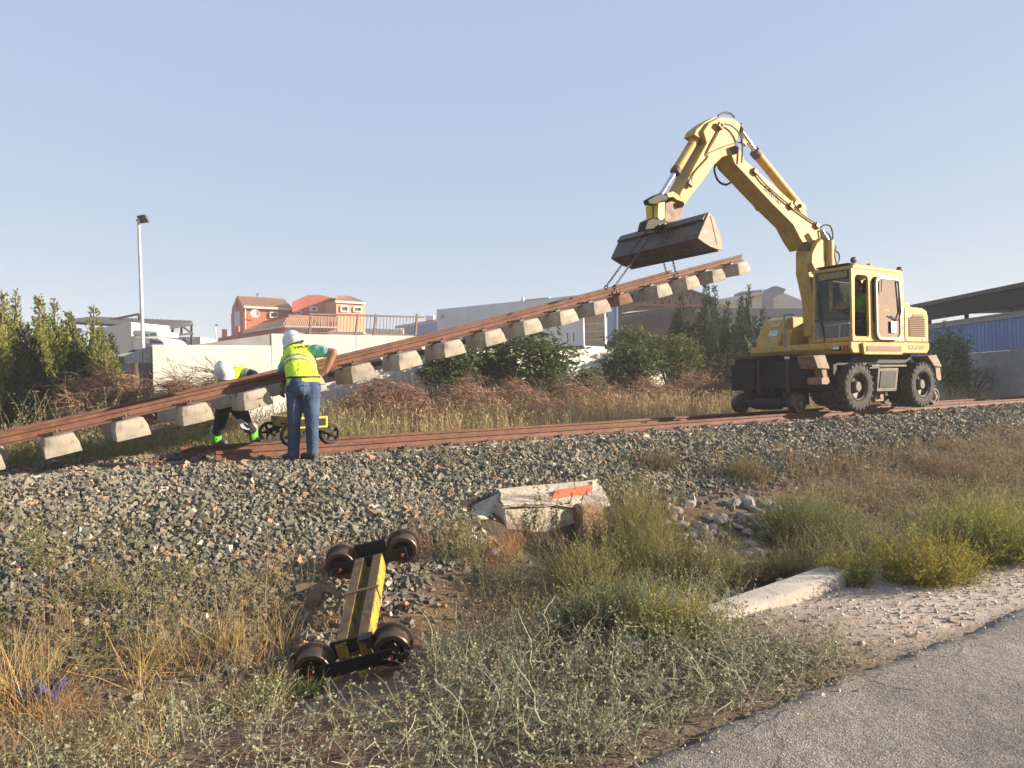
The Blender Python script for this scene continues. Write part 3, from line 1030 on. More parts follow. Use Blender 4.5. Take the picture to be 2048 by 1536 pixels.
dm.build('door_frame', mat('grey_door_frame', (0.28, 0.27, 0.24), .5, var=(0.2, 0.2, 0.18), vscale=8), door)
MB().prism(pi_, lambda p: (p[0], -1.268, p[1]), lambda p: (p[0], -1.262, p[1])).build('door_glass', 'glass_reflective', door)
MB().tube([(DX0 + .17, -1.30, CZ1 - .24), (DX0 + .16, -1.30, CZ0 + .98), (DX0 + .09, -1.30, CZ0 + .92)], .012, 6).tube([(DX1 - .12, -1.30, CZ1 - .24), (DX1 - .05, -1.30, CZ0 + .6), (DX1 - .16, -1.30, CZ0 + .42), (DX0 + .45, -1.30, CZ0 + .5)], .015, 6).build('door_bar', 'hose', door)
MB().box((DX0 + .56, -1.295, CZ0 + .28), (.20, .02, .24)).build('document_pocket', 'sticker', door, .01)
MB().ball((DX0 + .38, -1.24, CZ0 + .62), (.16, .03, .15), 10, 6).build('yellow_cloth', mat('yellow_rag', (0.60, 0.50, 0.10), .8), door)
# seat, console, roof lamps
st = MB().span(-.72, -.20, -1.0, -.52, CZ0 + .32, CZ0 + .46).xz([(-.26, CZ0 + .42), (-.12, CZ0 + .40), (.02, CZ0 + 1.10), (-.10, CZ0 + 1.12)], -.98, -.54).span(-.6, -.3, -.9, -.62, CZ0 + .03, CZ0 + .32).xz([(-.08, CZ0 + 1.10), (.0, CZ0 + 1.10), (.04, CZ0 + 1.32), (-.04, CZ0 + 1.32)], -.88, -.64)
st.build('seat', 'interior', cab, .03)
MB().span(-1.18, -1.05, -.9, -.5, CZ0 + .03, CZ0 + .62).tube([(-1.05, -.76, CZ0 + .62), (-.95, -.76, CZ0 + .72)], .02, 6).span(-.95, -.35, -.50, -.40, CZ0 + .03, CZ0 + .55).build('console', 'interior', cab, .02)
MB().lathe([(0, .17), (.02, .185), (.04, .17)], (-.98, -.76, CZ0 + .70), (-.5, 0, .85), 18).build('steering_wheel', 'hose', cab)
for x, y, zz in ((CX0 + .22, CY0 + .06, CZ1 + .12), (CX1 - .03, CY0 + .05, CZ1 + .03)):
    l_ = MB().tube([(x, y, zz - .12), (x, y, zz - .04)], .012, 6).lathe([(-.04, .045), (-.035, .058), (.0, .062), (.05, .035)], (x, y, zz), (-1, 0, -.2), 14).build('roof_lamp', 'dark_metal', exc)
bc = MB().lathe([(0, .05), (.03, .05)], (-.35, -.98, CZ1), (0, 0, 1), 14).build('beacon', 'dark_metal', exc)
MB().lathe([(.03, .052), (.11, .052), (.13, .035), (.135, 0)], (-.35, -.98, CZ1), (0, 0, 1), 14).build('beacon_dome', 'orange_lamp', bc)

# ---- boom, arm and cylinders (one lengthwise plane)
BY0, BY1 = -.12, .30
base_boom = plate('base_boom', [(1616, 500), (1640, 472), (1662, 482), (1660, 530), (1655, 600), (1650, 672), (1632, 672), (1628, 600), (1616, 545)], BY0 - .02, BY1 - .14, 'yellow', .02)
boom_pts = c1([(1075, 395), (1130, 335), (1190, 460), (1290, 545), (1550, 775), (1570, 770), (1635, 795), (1680, 905), (1770, 990), (1795, 1055), (1745, 1085), (1665, 1145), (1610, 1060), (1560, 960), (1400, 800), (1200, 585), (1110, 490)])
boom = plate('boom', boom_pts, BY0, BY1, 'yellow', .018)
arm_pts = c1([(1000, 128), (1105, 140), (1160, 185), (1150, 235), (1128, 320), (1100, 395), (1085, 420), (1020, 437), (950, 505), (870, 622), (780, 735), (715, 828), (693, 805), (690, 715), (745, 615), (800, 500), (895, 330), (868, 240), (915, 172)])
arm = plate('arm', arm_pts, BY0 + .02, BY1 - .02, 'yellow', .018)
plate('arm_ear', c1([(800, 265), (815, 225), (880, 170), (960, 128), (1000, 150), (900, 260), (850, 300)]), BY0 + .08, BY1 - .08, 'yellow', .01, None, arm)
ym = (BY0 + BY1) / 2


def ctube(name, a, b, r, m, y=ym, n=18, parent=None):
    pa, pb = c1([a, b])
    return MB().tube([e3(*pa, y), e3(*pb, y)], r, n).build(name, m, parent or exc)


cy = ctube('bucket_cylinder', (835, 255), (660, 545), .088, 'yellow')
ctube('gland', (668, 530), (652, 558), .096, 'dusty', parent=cy)
ctube('rod', (655, 552), (545, 728), .045, 'chrome', parent=cy)
cy = ctube('arm_cylinder', (1588, 795), (1272, 405), .094, 'yellow')
ctube('gland', (1290, 428), (1262, 395), .104, 'dusty', parent=cy)
ctube('rod', (1278, 408), (1150, 225), .048, 'chrome', parent=cy)
ctube('rod_eye', (1165, 240), (1140, 195), .075, 'dusty', parent=cy)
for y in (BY0 - .17, BY1 + .17):
    cy = ctube('boom_cylinder', (1838, 1290), (1835, 1080), .095, 'yellow', y)
    ctube('rod', (1835, 1100), (1775, 1000), .05, 'chrome', y, parent=cy)
plate('cylinder_bracket', c1([(1560, 800), (1575, 765), (1640, 798), (1660, 850), (1610, 860)]), BY0 - .03, BY0 + .06, 'yellow', .006, BY0, boom)
plate('side_lug', c1([(1705, 1175), (1745, 1095), (1790, 1055), (1830, 1085), (1790, 1290), (1730, 1310), (1700, 1250)]), BY0 - .16, BY0 - .03, 'yellow', .02)
for p_, r_ in (((1110, 385), .08), ((1660, 1120), .09), ((1005, 195), .04), ((700, 800), .055), ((1610, 815), .045)):
    q_ = c1([p_])[0]
    MB().tube([e3(*q_, BY0 - .05), e3(*q_, BY1 + .05)], r_, 14).build('pivot_pin', 'dusty', exc)
# steel pipes along boom and arm, flexible hoses
def pipe(name, pts, r, m, y, parent=None, ext=None, n=6):
    q = [Vector(e3(*p, y)) for p in c1(pts)]
    out = []
    for i in range(len(q) - 1):
        p0, p1, p2, p3 = q[max(i - 1, 0)], q[i], q[i + 1], q[min(i + 2, len(q) - 1)]
        for t in np.linspace(0, 1, 7)[:-1]:
            out.append(.5 * ((2 * p1) + (p2 - p0) * t + (2 * p0 - 5 * p1 + 4 * p2 - p3) * t * t + (3 * p1 - p0 - 3 * p2 + p3) * t ** 3))
    out.append(q[-1])
    return MB().tube(out, r, n).build(name, m, parent or exc)


M['pipe'] = mat('dusty_pipe', (0.22, 0.125, 0.05), .6)
pipe('steel_pipe', [(1265, 540), (1340, 640), (1530, 805), (1740, 955)], .016, 'pipe', BY0 - .03, boom)
pipe('steel_pipe', [(1000, 205), (900, 400), (905, 440), (800, 560), (780, 620)], .012, 'pipe', BY0, arm)
pipe('steel_pipe', [(1010, 205), (960, 300), (895, 410)], .012, 'pipe', BY0 + .0, arm)
pipe('steel_pipe', [(910, 410), (1000, 370), (1080, 340), (1180, 320)], .010, 'pipe', BY0, arm)
for q_ in ((1000, 200), (1180, 325), (770, 640), (1270, 550), (1545, 815), (1745, 965)):
    pq = c1([q_])[0]
    MB().box(e3(*pq, BY0 - .03), (.13, .06, .10), Matrix.Rotation(.5, 3, 'Y')).build('pipe_clamp', 'pipe', exc, .008)
pipe('hose', [(985, 120), (1030, 98), (1080, 105), (1110, 135)], .019, 'hose', ym)
pipe('hose', [(1035, 185), (1090, 200), (1140, 250), (1170, 330), (1165, 480)], .017, 'hose', BY0 - .05)
pipe('hose', [(972, 470), (955, 540), (985, 620), (1040, 650), (1090, 625), (1125, 585)], .022, 'hose', BY1)
pipe('hose', [(1025, 480), (1035, 545), (1070, 575), (1105, 560)], .020, 'hose', BY1)
pipe('hose', [(1250, 725), (1262, 810), (1295, 850), (1355, 835)], .020, 'hose', BY1)
pipe('hose', [(1765, 985), (1800, 960), (1845, 970), (1865, 1030), (1860, 1100)], .018, 'hose', BY0 - .03)
pipe('hose', [(1770, 995), (1775, 1040), (1790, 1060)], .018, 'hose', BY0 - .03)
pipe('hose', [(1800, 1005), (1840, 1040), (1850, 1100), (1830, 1180)], .018, 'hose', BY0 - .0)
pipe('hose', [(1880, 1150), (1910, 1180), (1915, 1230), (1890, 1290)], .018, 'hose', BY0 - .0)
pipe('hose', [(1890, 1120), (1880, 1200), (1900, 1280)], .015, 'hose', BY0 - .1)
tm = text_mesh('KOMATSU', .175, .003, .003)
lt = link('lettering', tm, 'letter_dark', boom)
a_, b_ = c1([(1345, 660), (1470, 785)])
pa, pb = Vector(e3(*a_, BY0)), Vector(e3(*b_, BY0))
lt.matrix_local = Matrix.Translation((pa + pb) / 2 + Vector((-.02, -.004, -.035))) @ Matrix.Rotation(-math.atan2((pb - pa).z, (pb - pa).x), 4, 'Y') @ Matrix.Rotation(R(90), 4, 'X')
lt.scale = ((pb - pa).length / .82, .85, 1)

# ---- linkage, quick hitch and ditching bucket
plate('link_arm', c1([(590, 715), (640, 700), (690, 735), (700, 775), (670, 770), (640, 745), (600, 750)]), BY0 - .03, BY1 + .03, 'yellow', .008)
plate('hitch_head', c1([(440, 765), (500, 730), (540, 715), (600, 730), (598, 775), (540, 785), (510, 805), (450, 800)]), BY0 - .02, BY0 + .10, 'black', .02)
plate('hitch_plate', c1([(527, 790), (576, 782), (572, 910), (540, 930), (520, 900)]), BY0 - .06, BY0 + .04, 'yellow_bright', .006)
plate('hitch_plate', c1([(470, 805), (530, 790), (520, 930), (480, 930)]), BY1 - .1, BY1 + .05, 'yellow_bright', .006)
plate('tilt_mount', c1([(580, 790), (640, 770), (700, 820), (705, 905), (640, 935), (570, 955)]), BY0 + .02, BY1 - .02, 'rusty_plate', .012)
plate('tilt_bracket', c1([(440, 925), (480, 905), (560, 920), (620, 935), (640, 975), (420, 1000)]), BY0 - .08, BY0 + .12, 'black', .015)
BKY0, BKY1 = -1.10, 1.08
bk = c1([(912, 862), (950, 905), (985, 985), (1010, 1070), (1015, 1145), (985, 1150), (925, 1128), (868, 1092), (828, 1062), (848, 1010), (888, 915)])
q = [ep(x, y, BKY0) for x, y in bk]
shell_i = [6, 7, 8, 9, 10, 0]
bucket = part_empty('bucket', exc)
outer = [q[4], q[5], q[6], q[7], q[8], q[9], q[10], q[0]]
cx_ = sum(p[0] for p in q) / len(q); cz_ = sum(p[1] for p in q) / len(q)
inner = [(p[0] + (cx_ - p[0]) * .06 + .012, p[1] + (cz_ - p[1]) * .06) for p in outer]
MB().xz(outer + inner[::-1], BKY0 + .02, BKY1 - .02).build('bucket_shell', 'bucket', bucket, .004)
for y0, y1 in ((BKY0 - .005, BKY0 + .02), (BKY1 - .02, BKY1 + .005)):
    MB().xz(q, y0, y1).build('bucket_end', 'bucket_end', bucket, .004)
MB().xz([q[0], (q[0][0] - .035, q[0][1] - .01), (q[10][0] - .06, q[10][1]), (q[10][0] - .02, q[10][1] - .02)], BKY0 + .02, BKY1 - .02).build('bucket_lip', 'bucket', bucket, .005)
MB().xz([q[4], (q[4][0] + .03, q[4][1] - .02), (q[5][0], q[5][1] - .03), q[5]], BKY0, BKY1).build('cutting_edge', 'bucket', bucket, .004)
ed = c1([(925, 890), (975, 1110)])
MB().tube([e3(*ed[0], BKY0 - .004), e3(*ed[1], BKY0 - .004)], .008, 6).build('weld_seam', 'rusty_plate', bucket)
# ================================================================== chains
def chain_mesh(p, q, link_len=.062, r=.0065):
    p, q = Vector(p), Vector(q)
    L = (q - p).length
    n = max(3, int(L / (link_len * .74)))
    mb = MB()
    t = (q - p).normalized()
    u = t.orthogonal().normalized()
    w = t.cross(u)
    for i in range(n):
        c = p + t * (L * (i + .5) / n)
        side = u if i % 2 else w
        pts = []
        for k in range(9):
            a = 2 * math.pi * k / 8
            pts.append(c + t * (math.cos(a) * link_len * .5) + side * (math.sin(a) * .018))
        mb.tube(pts, r, 5, caps=False)
    return mb.mesh('strand', 60)


HITCH = at_o(1309, 452, O_MID - .10)
for k, (ends, lab) in enumerate(((((1212, 573, O_FAR), (1229, 573, O_NEAR)), 'steel chain sling slanting down to the lower hold on the lifted rails'),
                                 (((1333, 545, O_FAR), (1352, 547, O_NEAR)), 'steel chain sling hanging to the upper hold near the end of the lifted rails'))):
    top = HITCH + D * (.02 + .05 * k) + N * (.04 - .08 * k)
    ch = thing('chain_sling', top, 0, lab, 'chain', 'chain slings under the bucket')
    bpy.context.view_layer.update()
    for j, (x, y, o_) in enumerate(ends):
        e = at_o(x, y, o_)
        to_local(link('strand', chain_mesh(top + N * (.12 * (1 if j == 0 else -1)), e), 'chain'), ch)
        mb = MB()
        pts = [e + (N * math.cos(a) * .055 + Vector((0, 0, 1)) * (math.sin(a) * .085 - .06)) for a in np.linspace(0, 2 * math.pi, 13)]
        mb.tube(pts, .010, 6, caps=False)
        to_local(mb.build('shackle', 'chain'), ch)
    to_local(MB().ball(top + Vector((0, 0, .0)), (.05, .05, .06)).tube([top + N * .16, top - N * .16], .018, 8).build('hook', 'chain'), ch)

# ================================================================== people
VOX = .011


def skin(name, chains, m, parent=None, vox=VOX, it=4):
    """continuous surface from tapered limbs: chains of (point, radius) or (point, (across, along z-ish), axis)"""
    mb = MB()
    for chn in chains:
        pts = [Vector(c[0]) for c in chn]
        rs = [c[1] for c in chn]
        # dense tapered tube plus round joints
        if all(not isinstance(r, tuple) for r in rs):
            for i in range(len(pts) - 1):
                mb.tube([pts[i], pts[i + 1]], [rs[i], rs[i + 1]], 14)
            for p, r in zip(pts, rs):
                mb.ball(p, r, 14, 8)
        else:
            # elliptical sections: r=(rx, ry, side vector)
            k = len(mb.v)
            n = 20
            for i, p in enumerate(pts):
                t = (pts[min(i + 1, len(pts) - 1)] - pts[max(i - 1, 0)]).normalized()
                sx = Vector(rs[i][2])
                sx = (sx - t * sx.dot(t)).normalized()
                sy = t.cross(sx)
                for j in range(n):
                    a = 2 * math.pi * j / n
                    mb.v.append(tuple(p + sx * math.cos(a) * rs[i][0] + sy * math.sin(a) * rs[i][1]))
            for i in range(len(pts) - 1):
                for j in range(n):
                    a, b = k + i * n + j, k + i * n + (j + 1) % n
                    mb.f.append((a, b, b + n, a + n))
            mb.f.append(tuple(k + j for j in range(n))[::-1])
            mb.f.append(tuple(k + (len(pts) - 1) * n + j for j in range(n)))
    me = bpy.data.meshes.new(name)
    me.from_pydata(mb.v, [], mb.f)
    tmp = bpy.data.objects.new(name, me)
    COL.objects.link(tmp)
    rm = tmp.modifiers.new('r', 'REMESH')
    rm.mode = 'VOXEL'
    rm.voxel_size = vox
    sm = tmp.modifiers.new('s', 'SMOOTH')
    sm.iterations = it
    sm.factor = .5
    dg = bpy.context.evaluated_depsgraph_get()
    out = bpy.data.meshes.new_from_object(tmp.evaluated_get(dg))
    bpy.data.objects.remove(tmp)
    out.shade_smooth()
    o = link(name, out, m)
    if parent is not None:
        bpy.context.view_layer.update()
        to_local(o, parent)
    return o


def put_attr(o, fn):
    me = o.data
    co = np.empty(len(me.vertices) * 3, np.float32)
    me.vertices.foreach_get('co', co)
    v = np.asarray(fn(co.reshape(-1, 3)), np.float32)
    a = me.attributes.new('axis_pos', 'FLOAT', 'POINT')
    a.data.foreach_set('value', v)


def vest_material(name, bands, base=(0.50, 0.72, 0.02), band=(0.20, 0.20, 0.19)):
    m = bpy.data.materials.new(name)
    nt, n, l, b = nodes_of(m)
    b.inputs['Roughness'].default_value = .75
    a = n.new('ShaderNodeAttribute')
    a.attribute_name = 'axis_pos'
    tot = None
    for lo, hi in bands:
        g = n.new('ShaderNodeMath'); g.operation = 'GREATER_THAN'; g.inputs[1].default_value = lo
        h = n.new('ShaderNodeMath'); h.operation = 'LESS_THAN'; h.inputs[1].default_value = hi
        l.new(a.outputs['Fac'], g.inputs[0]); l.new(a.outputs['Fac'], h.inputs[0])
        p = n.new('ShaderNodeMath'); p.operation = 'MULTIPLY'
        l.new(g.outputs[0], p.inputs[0]); l.new(h.outputs[0], p.inputs[1])
        if tot is None: tot = p.outputs[0]
        else:
            q = n.new('ShaderNodeMath'); q.operation = 'ADD'
            l.new(tot, q.inputs[0]); l.new(p.outputs[0], q.inputs[1]); tot = q.outputs[0]
    mx = n.new('ShaderNodeMix'); mx.data_type = 'RGBA'
    l.new(tot, mx.inputs[0])
    mx.inputs[6].default_value = (*base, 1)
    mx.inputs[7].default_value = (*band, 1)
    l.new(mx.outputs[2], b.inputs['Base Color'])
    tc = n.new('ShaderNodeTexCoord')
    t = n.new('ShaderNodeTexNoise'); t.inputs['Scale'].default_value = 9; t.inputs['Detail'].default_value = 3; t.inputs['Distortion'].default_value = 1.5
    l.new(tc.outputs['Object'], t.inputs['Vector'])
    bp = n.new('ShaderNodeBump'); bp.inputs['Distance'].default_value = .035
    l.new(t.outputs['Fac'], bp.inputs['Height'])
    l.new(bp.outputs[0], b.inputs['Normal'])
    return m


def cloth(name, base, var, fold=.03, scale=8):
    m = mat(name, base, .85, var=var, vscale=5, spec=.2)
    nt, n, l, b = nodes_of(m)
    tc = n.new('ShaderNodeTexCoord')
    t = n.new('ShaderNodeTexNoise'); t.inputs['Scale'].default_value = scale; t.inputs['Detail'].default_value = 3; t.inputs['Distortion'].default_value = 1.2
    l.new(tc.outputs['Object'], t.inputs['Vector'])
    bp = n.new('ShaderNodeBump'); bp.inputs['Distance'].default_value = fold
    l.new(t.outputs['Fac'], bp.inputs['Height'])
    l.new(bp.outputs[0], b.inputs['Normal'])
    return m


M['skin'] = mat('tanned_skin', (0.36, 0.165, 0.095), .55, var=(0.30, 0.125, 0.07), vscale=8)
M['jeans'] = cloth('blue_denim', (0.040, 0.068, 0.135), (0.075, 0.115, 0.20), .02, 7)
M['teal'] = cloth('turquoise_shirt', (0.20, 0.46, 0.46), (0.16, 0.40, 0.40))
M['navy'] = cloth('navy_work_cloth', (0.016, 0.019, 0.032), (0.03, 0.033, 0.045))
M['boots'] = mat('brown_boots', (0.055, 0.04, 0.032), .75, dirt=(0.15, 0.12, 0.09), dscale=14)
M['helmet'] = mat('white_helmet_shell', (0.80, 0.80, 0.82), .3)
M['hair'] = mat('dark_hair', (0.016, 0.012, 0.010), .6)
M['hivis'] = mat('hi_vis_green', (0.10, 0.55, 0.02), .7)
M['hivis_y'] = mat('hi_vis_yellow', (0.55, 0.70, 0.02), .7)
M['reflect'] = mat('reflective_tape', (0.30, 0.30, 0.29), .45)
M['glove'] = mat('pale_work_glove', (0.50, 0.50, 0.52), .8, var=(0.35, 0.35, 0.37), vscale=12)


def hand(wrist, direction, palm_n, size=1.0, curl=.6):
    """chains for a palm, four unequal bent fingers and a thumb"""
    d = Vector(direction).normalized()
    pn = Vector(palm_n)
    pn = (pn - d * pn.dot(d)).normalized()
    side = d.cross(pn)
    wv = Vector(wrist)
    ch = [[(wv, .027 * size), (wv + d * .05 * size, .026 * size)]]
    for k in range(4):
        off = side * ((k - 1.5) * .021 * size)
        ln = (.075, .088, .082, .062)[k] * size
        b0 = wv + d * .035 * size + off * .7
        b1 = wv + d * .092 * size + off
        b2 = b1 + (d * math.cos(curl) + pn * math.sin(curl)) * ln * .5
        b3 = b2 + (d * math.cos(curl * 2.1) + pn * math.sin(curl * 2.1)) * ln * .5
        ch.append([(b0, .015 * size), (b1, .0115 * size), (b2, .0098 * size), (b3, .008 * size)])
    t0 = wv + d * .02 * size - side * .02 * size
    t1 = t0 + (d * .6 - side * .7 + pn * .3).normalized() * .045 * size
    t2 = t1 + (d * .9 - side * .2 + pn * .5).normalized() * .042 * size
    ch.append([(t0, .016 * size), (t1, .0125 * size), (t2, .0095 * size)])
    return ch


def head_chains(c, up, fwd, k=1.0):
    """head with a jaw, nose, brow and ears; c = centre of the skull"""
    up = Vector(up).normalized()
    fwd = Vector(fwd)
    fwd = (fwd - up * fwd.dot(up)).normalized()
    sd = up.cross(fwd)
    c = Vector(c)
    ch = [[(c + up * .035 * k - fwd * .015 * k, .092 * k), (c + up * .03 * k + fwd * .02 * k, .085 * k)],
          [(c - up * .02 * k + fwd * .02 * k, .078 * k), (c - up * .085 * k + fwd * .045 * k, .052 * k)],
          [(c - up * .005 * k + fwd * .095 * k, .014 * k), (c - up * .038 * k + fwd * .118 * k, .016 * k)]]
    for s_ in (-1, 1):
        ch.append([(c + sd * s_ * .082 * k + up * .005 * k, .02 * k), (c + sd * s_ * .088 * k - up * .035 * k, .014 * k)])
        ch.append([(c + sd * s_ * .035 * k + fwd * .088 * k + up * .022 * k, .014 * k), (c + sd * s_ * .012 * k + fwd * .094 * k + up * .024 * k, .012 * k)])
    return ch


def helmet(parent, c, up, fwd, k=1.0, emblem=True):
    up = Vector(up).normalized()
    fwd = Vector(fwd)
    fwd = (fwd - up * fwd.dot(up)).normalized()
    sd = up.cross(fwd)
    rot = Matrix((sd, fwd, up)).transposed().to_4x4()
    M4 = Matrix.Translation(c) @ rot
    mb = MB()
    prof = [(1.0, 0.0), (.92, .10), (.72, .125), (.45, .131), (.18, .131), (.0, .128)]
    nseg = 28
    vs = []
    rings = []
    for t in range(9):
        z = .155 * math.cos(t / 8 * math.pi / 2)
        r = math.sin(t / 8 * math.pi / 2)
        row = []
        for j in range(nseg):
            a = 2 * math.pi * j / nseg
            ridge = 1 + .035 * max(0, 1 - abs(math.cos(a)) * 3) * (1 - t / 8)
            row.append((.118 * r * math.cos(a), .145 * r * math.sin(a), z * ridge))
        rings.append(row)
    row = []
    for j in range(nseg):
        a = 2 * math.pi * j / nseg
        br = 1.07 + .20 * max(0, math.sin(a)) ** 3
        row.append((.118 * br * math.cos(a), .145 * br * math.sin(a), -.018 - .012 * max(0, math.sin(a))))
    rings.append(row)
    row2 = [(x * .97, y * .97, z - .012) for x, y, z in row]
    rings.append(row2)
    rings.append([(.108 * math.cos(2 * math.pi * j / nseg), .134 * math.sin(2 * math.pi * j / nseg), -.01) for j in range(nseg)])
    for rr in rings: vs += rr
    fs = []
    for i in range(len(rings) - 1):
        for j in range(nseg):
            a, b = i * nseg + j, i * nseg + (j + 1) % nseg
            fs.append((a, b, b + nseg, a + nseg))
    mb.add([tuple(Vector(v) * k) for v in vs], fs, M4)
    h = mb.build('hard_hat', 'helmet', None, 0, 50)
    bpy.context.view_layer.update()
    to_local(h, parent)
    # sweat band and harness below the shell
    mb = MB()
    mb.add([], [])
    pts = [M4 @ Vector((.103 * k * math.cos(a), .128 * k * math.sin(a), -.035 * k)) for a in np.linspace(0, 2 * math.pi, 21)]
    mb.tube(pts, .016 * k, 6, caps=False)
    hb = mb.build('head_band', 'hair')
    to_local(hb, parent)
    if emblem:
        e = MB()
        e.box((0, 0, 0), (.03, .004, .018)).box((.05, 0, .002), (.05, .004, .010)).box((-.045, 0, -.004), (.03, .004, .010))
        eo = e.build('emblem', 'reflect')
        a = R(-100)
        p = Vector((.112 * math.cos(a), .1365 * math.sin(a), .06)) * k
        eo.matrix_world = M4 @ Matrix.Translation(p) @ Matrix.Rotation(a + R(90), 4, 'Z') @ Matrix.Rotation(R(-14), 4, 'X')
        bpy.context.view_layer.update()
        to_local(eo, parent)
    return M4


UP = Vector((0, 0, 1))
# ---------------- worker bending over the lifted rail, seen from behind
F1 = (N * .93 - D * .37).normalized()            # facing away from the photographer and a little along the track
RT1 = F1.cross(UP)                               # his right hand side
g1 = at(606, 919, 8.83)
p1 = thing('person', g1, 0, 'worker in yellow vest, turquoise shirt and jeans bending over the lifted rail', 'person')
bpy.context.view_layer.update()
hipc = at(606, 772, 8.86)
hl, hr = at(592, 778, 8.86), at(621, 778, 8.86)
kl, kr = at(588, 846, 8.80), at(624, 846, 8.80)
al, ar = at(587, 902, 8.88), at(625, 900, 8.88)
waist = at(606, 750, 8.90)
chest = at(600, 722, 9.12)
upch = at(598, 706, 9.28)
shl, shr = at(575, 722, 9.32), at(634, 702, 9.22)
neck = at(591, 702, 9.36)
headc = at(587, 689, 9.44)
elb_r = at(667, 705, 9.20); wr_r = at(651, 743, 9.16)
elb_l = at(561, 745, 9.30); wr_l = at(572, 775, 9.40)
HF = (F1 * .88 - UP * .45).normalized()          # face looks down at the rail
HUP = (UP * .90 + F1 * .30 - RT1 * .25).normalized()
body = [[(hipc, (.14, .09, RT1)), (waist, (.13, .09, RT1)), (chest, (.14, .10, RT1)), (upch, (.13, .08, RT1)), (neck, (.06, .06, RT1))],
        [(neck, .055), (headc, .06)], [(hl, .075), (kl, .05), (al, .04)], [(hr, .075), (kr, .05), (ar, .04)],
        [(upch, .06), (shr, .062), (elb_r, .052), (wr_r * .6 + elb_r * .4, .047), (wr_r, .034)], [(upch, .06), (shl, .058), (elb_l, .046), (wr_l, .030)]]
body += head_chains(headc, HUP, HF)
body += hand(wr_r, (wr_r - elb_r) * .4 + F1 * .1 - RT1 * .12, F1 - UP * .3, 1.0, .7)
body += hand(wr_l, F1 * .6 - UP * .4, -UP, 1.0, .8)
skin('body', body, 'skin', p1, .010)
jl = [[(hipc + UP * .095, (.175, .128, RT1)), (hipc + UP * .04, (.188, .142, RT1)), (hipc - UP * .0, (.192, .145, RT1)), (hipc - UP * .06, (.15, .11, RT1)), (hipc - UP * .10, (.06, .05, RT1))],
      [(hipc - RT1 * .082 + UP * .01, .108), (hl, .116), (hl * .5 + kl * .5, .098), (kl, .074), (kl * .45 + al * .55, .074), (al + UP * .02, .068), (al - UP * .03, .072)],
      [(hipc + RT1 * .082 + UP * .01, .108), (hr, .116), (hr * .5 + kr * .5, .100), (kr, .078), (kr * .45 + ar * .55, .074), (ar + UP * .02, .068), (ar - UP * .03, .072)],
      [(hipc - F1 * .07 - RT1 * .088 - UP * .03, .100)], [(hipc - F1 * .07 + RT1 * .088 - UP * .03, .100)]]
jn = skin('jeans', jl, 'jeans', p1, .010, 3)
bt = [(waist + (RT1 * math.cos(a) * .198 + F1 * math.sin(a) * .148) - UP * .03 - F1 * .008 for a in np.linspace(0, 2 * math.pi, 25))]
mb = MB(); mb.tube(list(bt[0]), .018, 6, caps=False)
to_local(mb.build('belt', 'hair'), p1)
M['denim_pale'] = cloth('faded_denim', (0.10, 0.145, 0.23), (0.07, 0.11, 0.19))
for sg in (-1, 1):
    c0 = hipc - F1 * .172 + RT1 * sg * .10 - UP * .045
    fr3 = Matrix((RT1, F1, UP)).transposed()
    fr3 = fr3 @ Matrix.Rotation(sg * -.45, 3, 'Z') @ Matrix.Rotation(.12, 3, 'X')
    mb = MB().box(c0 + UP * .06, (.135, .006, .010), fr3).box(c0 - UP * .055 - fr3 @ Vector((.055, 0, 0)), (.006, .005, .11), fr3).box(c0 - UP * .055 + fr3 @ Vector((.055, 0, 0)), (.006, .005, .11), fr3)
    to_local(mb.build('back_pocket', 'denim_pale'), p1)
vl = [[(waist - UP * .115 - F1 * .016, (.216, .172, RT1)), (waist - UP * .035 + F1 * .0, (.208, .160, RT1)), (waist + UP * .03 + F1 * .03, (.200, .150, RT1)), (chest, (.205, .140, RT1)), (upch - F1 * .03, (.200, .120, RT1)), (upch + F1 * .07, (.17, .09, RT1)), (neck - F1 * .01, (.10, .07, RT1))],
      [(upch + F1 * .02, .10), (shl, .088)], [(upch + F1 * .02, .10), (shr - (shr - upch) * .25, .085)]]
ax = (upch - waist).normalized()
vest = skin('safety_vest', vl, vest_material('vest_cloth', [(.075, .130), (.180, .235)]), p1, .010, 4)
put_attr(vest, lambda co: (co - np.array(waist)) @ np.array(ax) + .14 * np.abs((co - np.array(waist)) @ np.array(RT1)) ** 1.5 * -1.2)
slv = skin('shirt_sleeve', [[(shr - (shr - upch) * .5, .085), (shr, .084), (shr + (elb_r - shr) * .38, .073), (shr + (elb_r - shr) * .46, .075)]], 'teal', p1, .009, 3)
slv = skin('shirt_sleeve', [[(shl, .078), (shl + (elb_l - shl) * .5, .068), (shl + (elb_l - shl) * .62, .068)]], 'teal', p1, .009, 3)
skin('hair', [[(headc - HF * .012 + HUP * .0, .096), (headc - HF * .045 - HUP * .065, .062), (neck - F1 * .015 + UP * .03, .055)]], 'hair', p1, .009, 3)
for a_ in (al, ar):
    toe = a_ + F1 * .13 - UP * .075
    b_ = skin('boot', [[(a_ + UP * .01, .058), (a_ - UP * .055 - F1 * .015, .052)], [(a_ - UP * .066 - F1 * .03, .046), (toe, .044), (toe + F1 * .04, .036)]], 'boots', p1, .009, 2)
helmet(p1, headc + HUP * .028 - HF * .012, HUP, HF, .98)
tm = text_mesh('AMULL', .080, .001, .002)
lt = link('lettering', tm, 'letter_dark')
nrm = (ax.cross(RT1)).normalized()
if nrm.dot(-F1) < 0: nrm = -nrm
pc = upch - ax * .075 - RT1 * .015 + nrm * .1285
tx = RT1.normalized()
lt.matrix_world = Matrix.Translation(pc) @ Matrix((tx, nrm.cross(tx), nrm)).transposed().to_4x4()
bpy.context.view_layer.update()
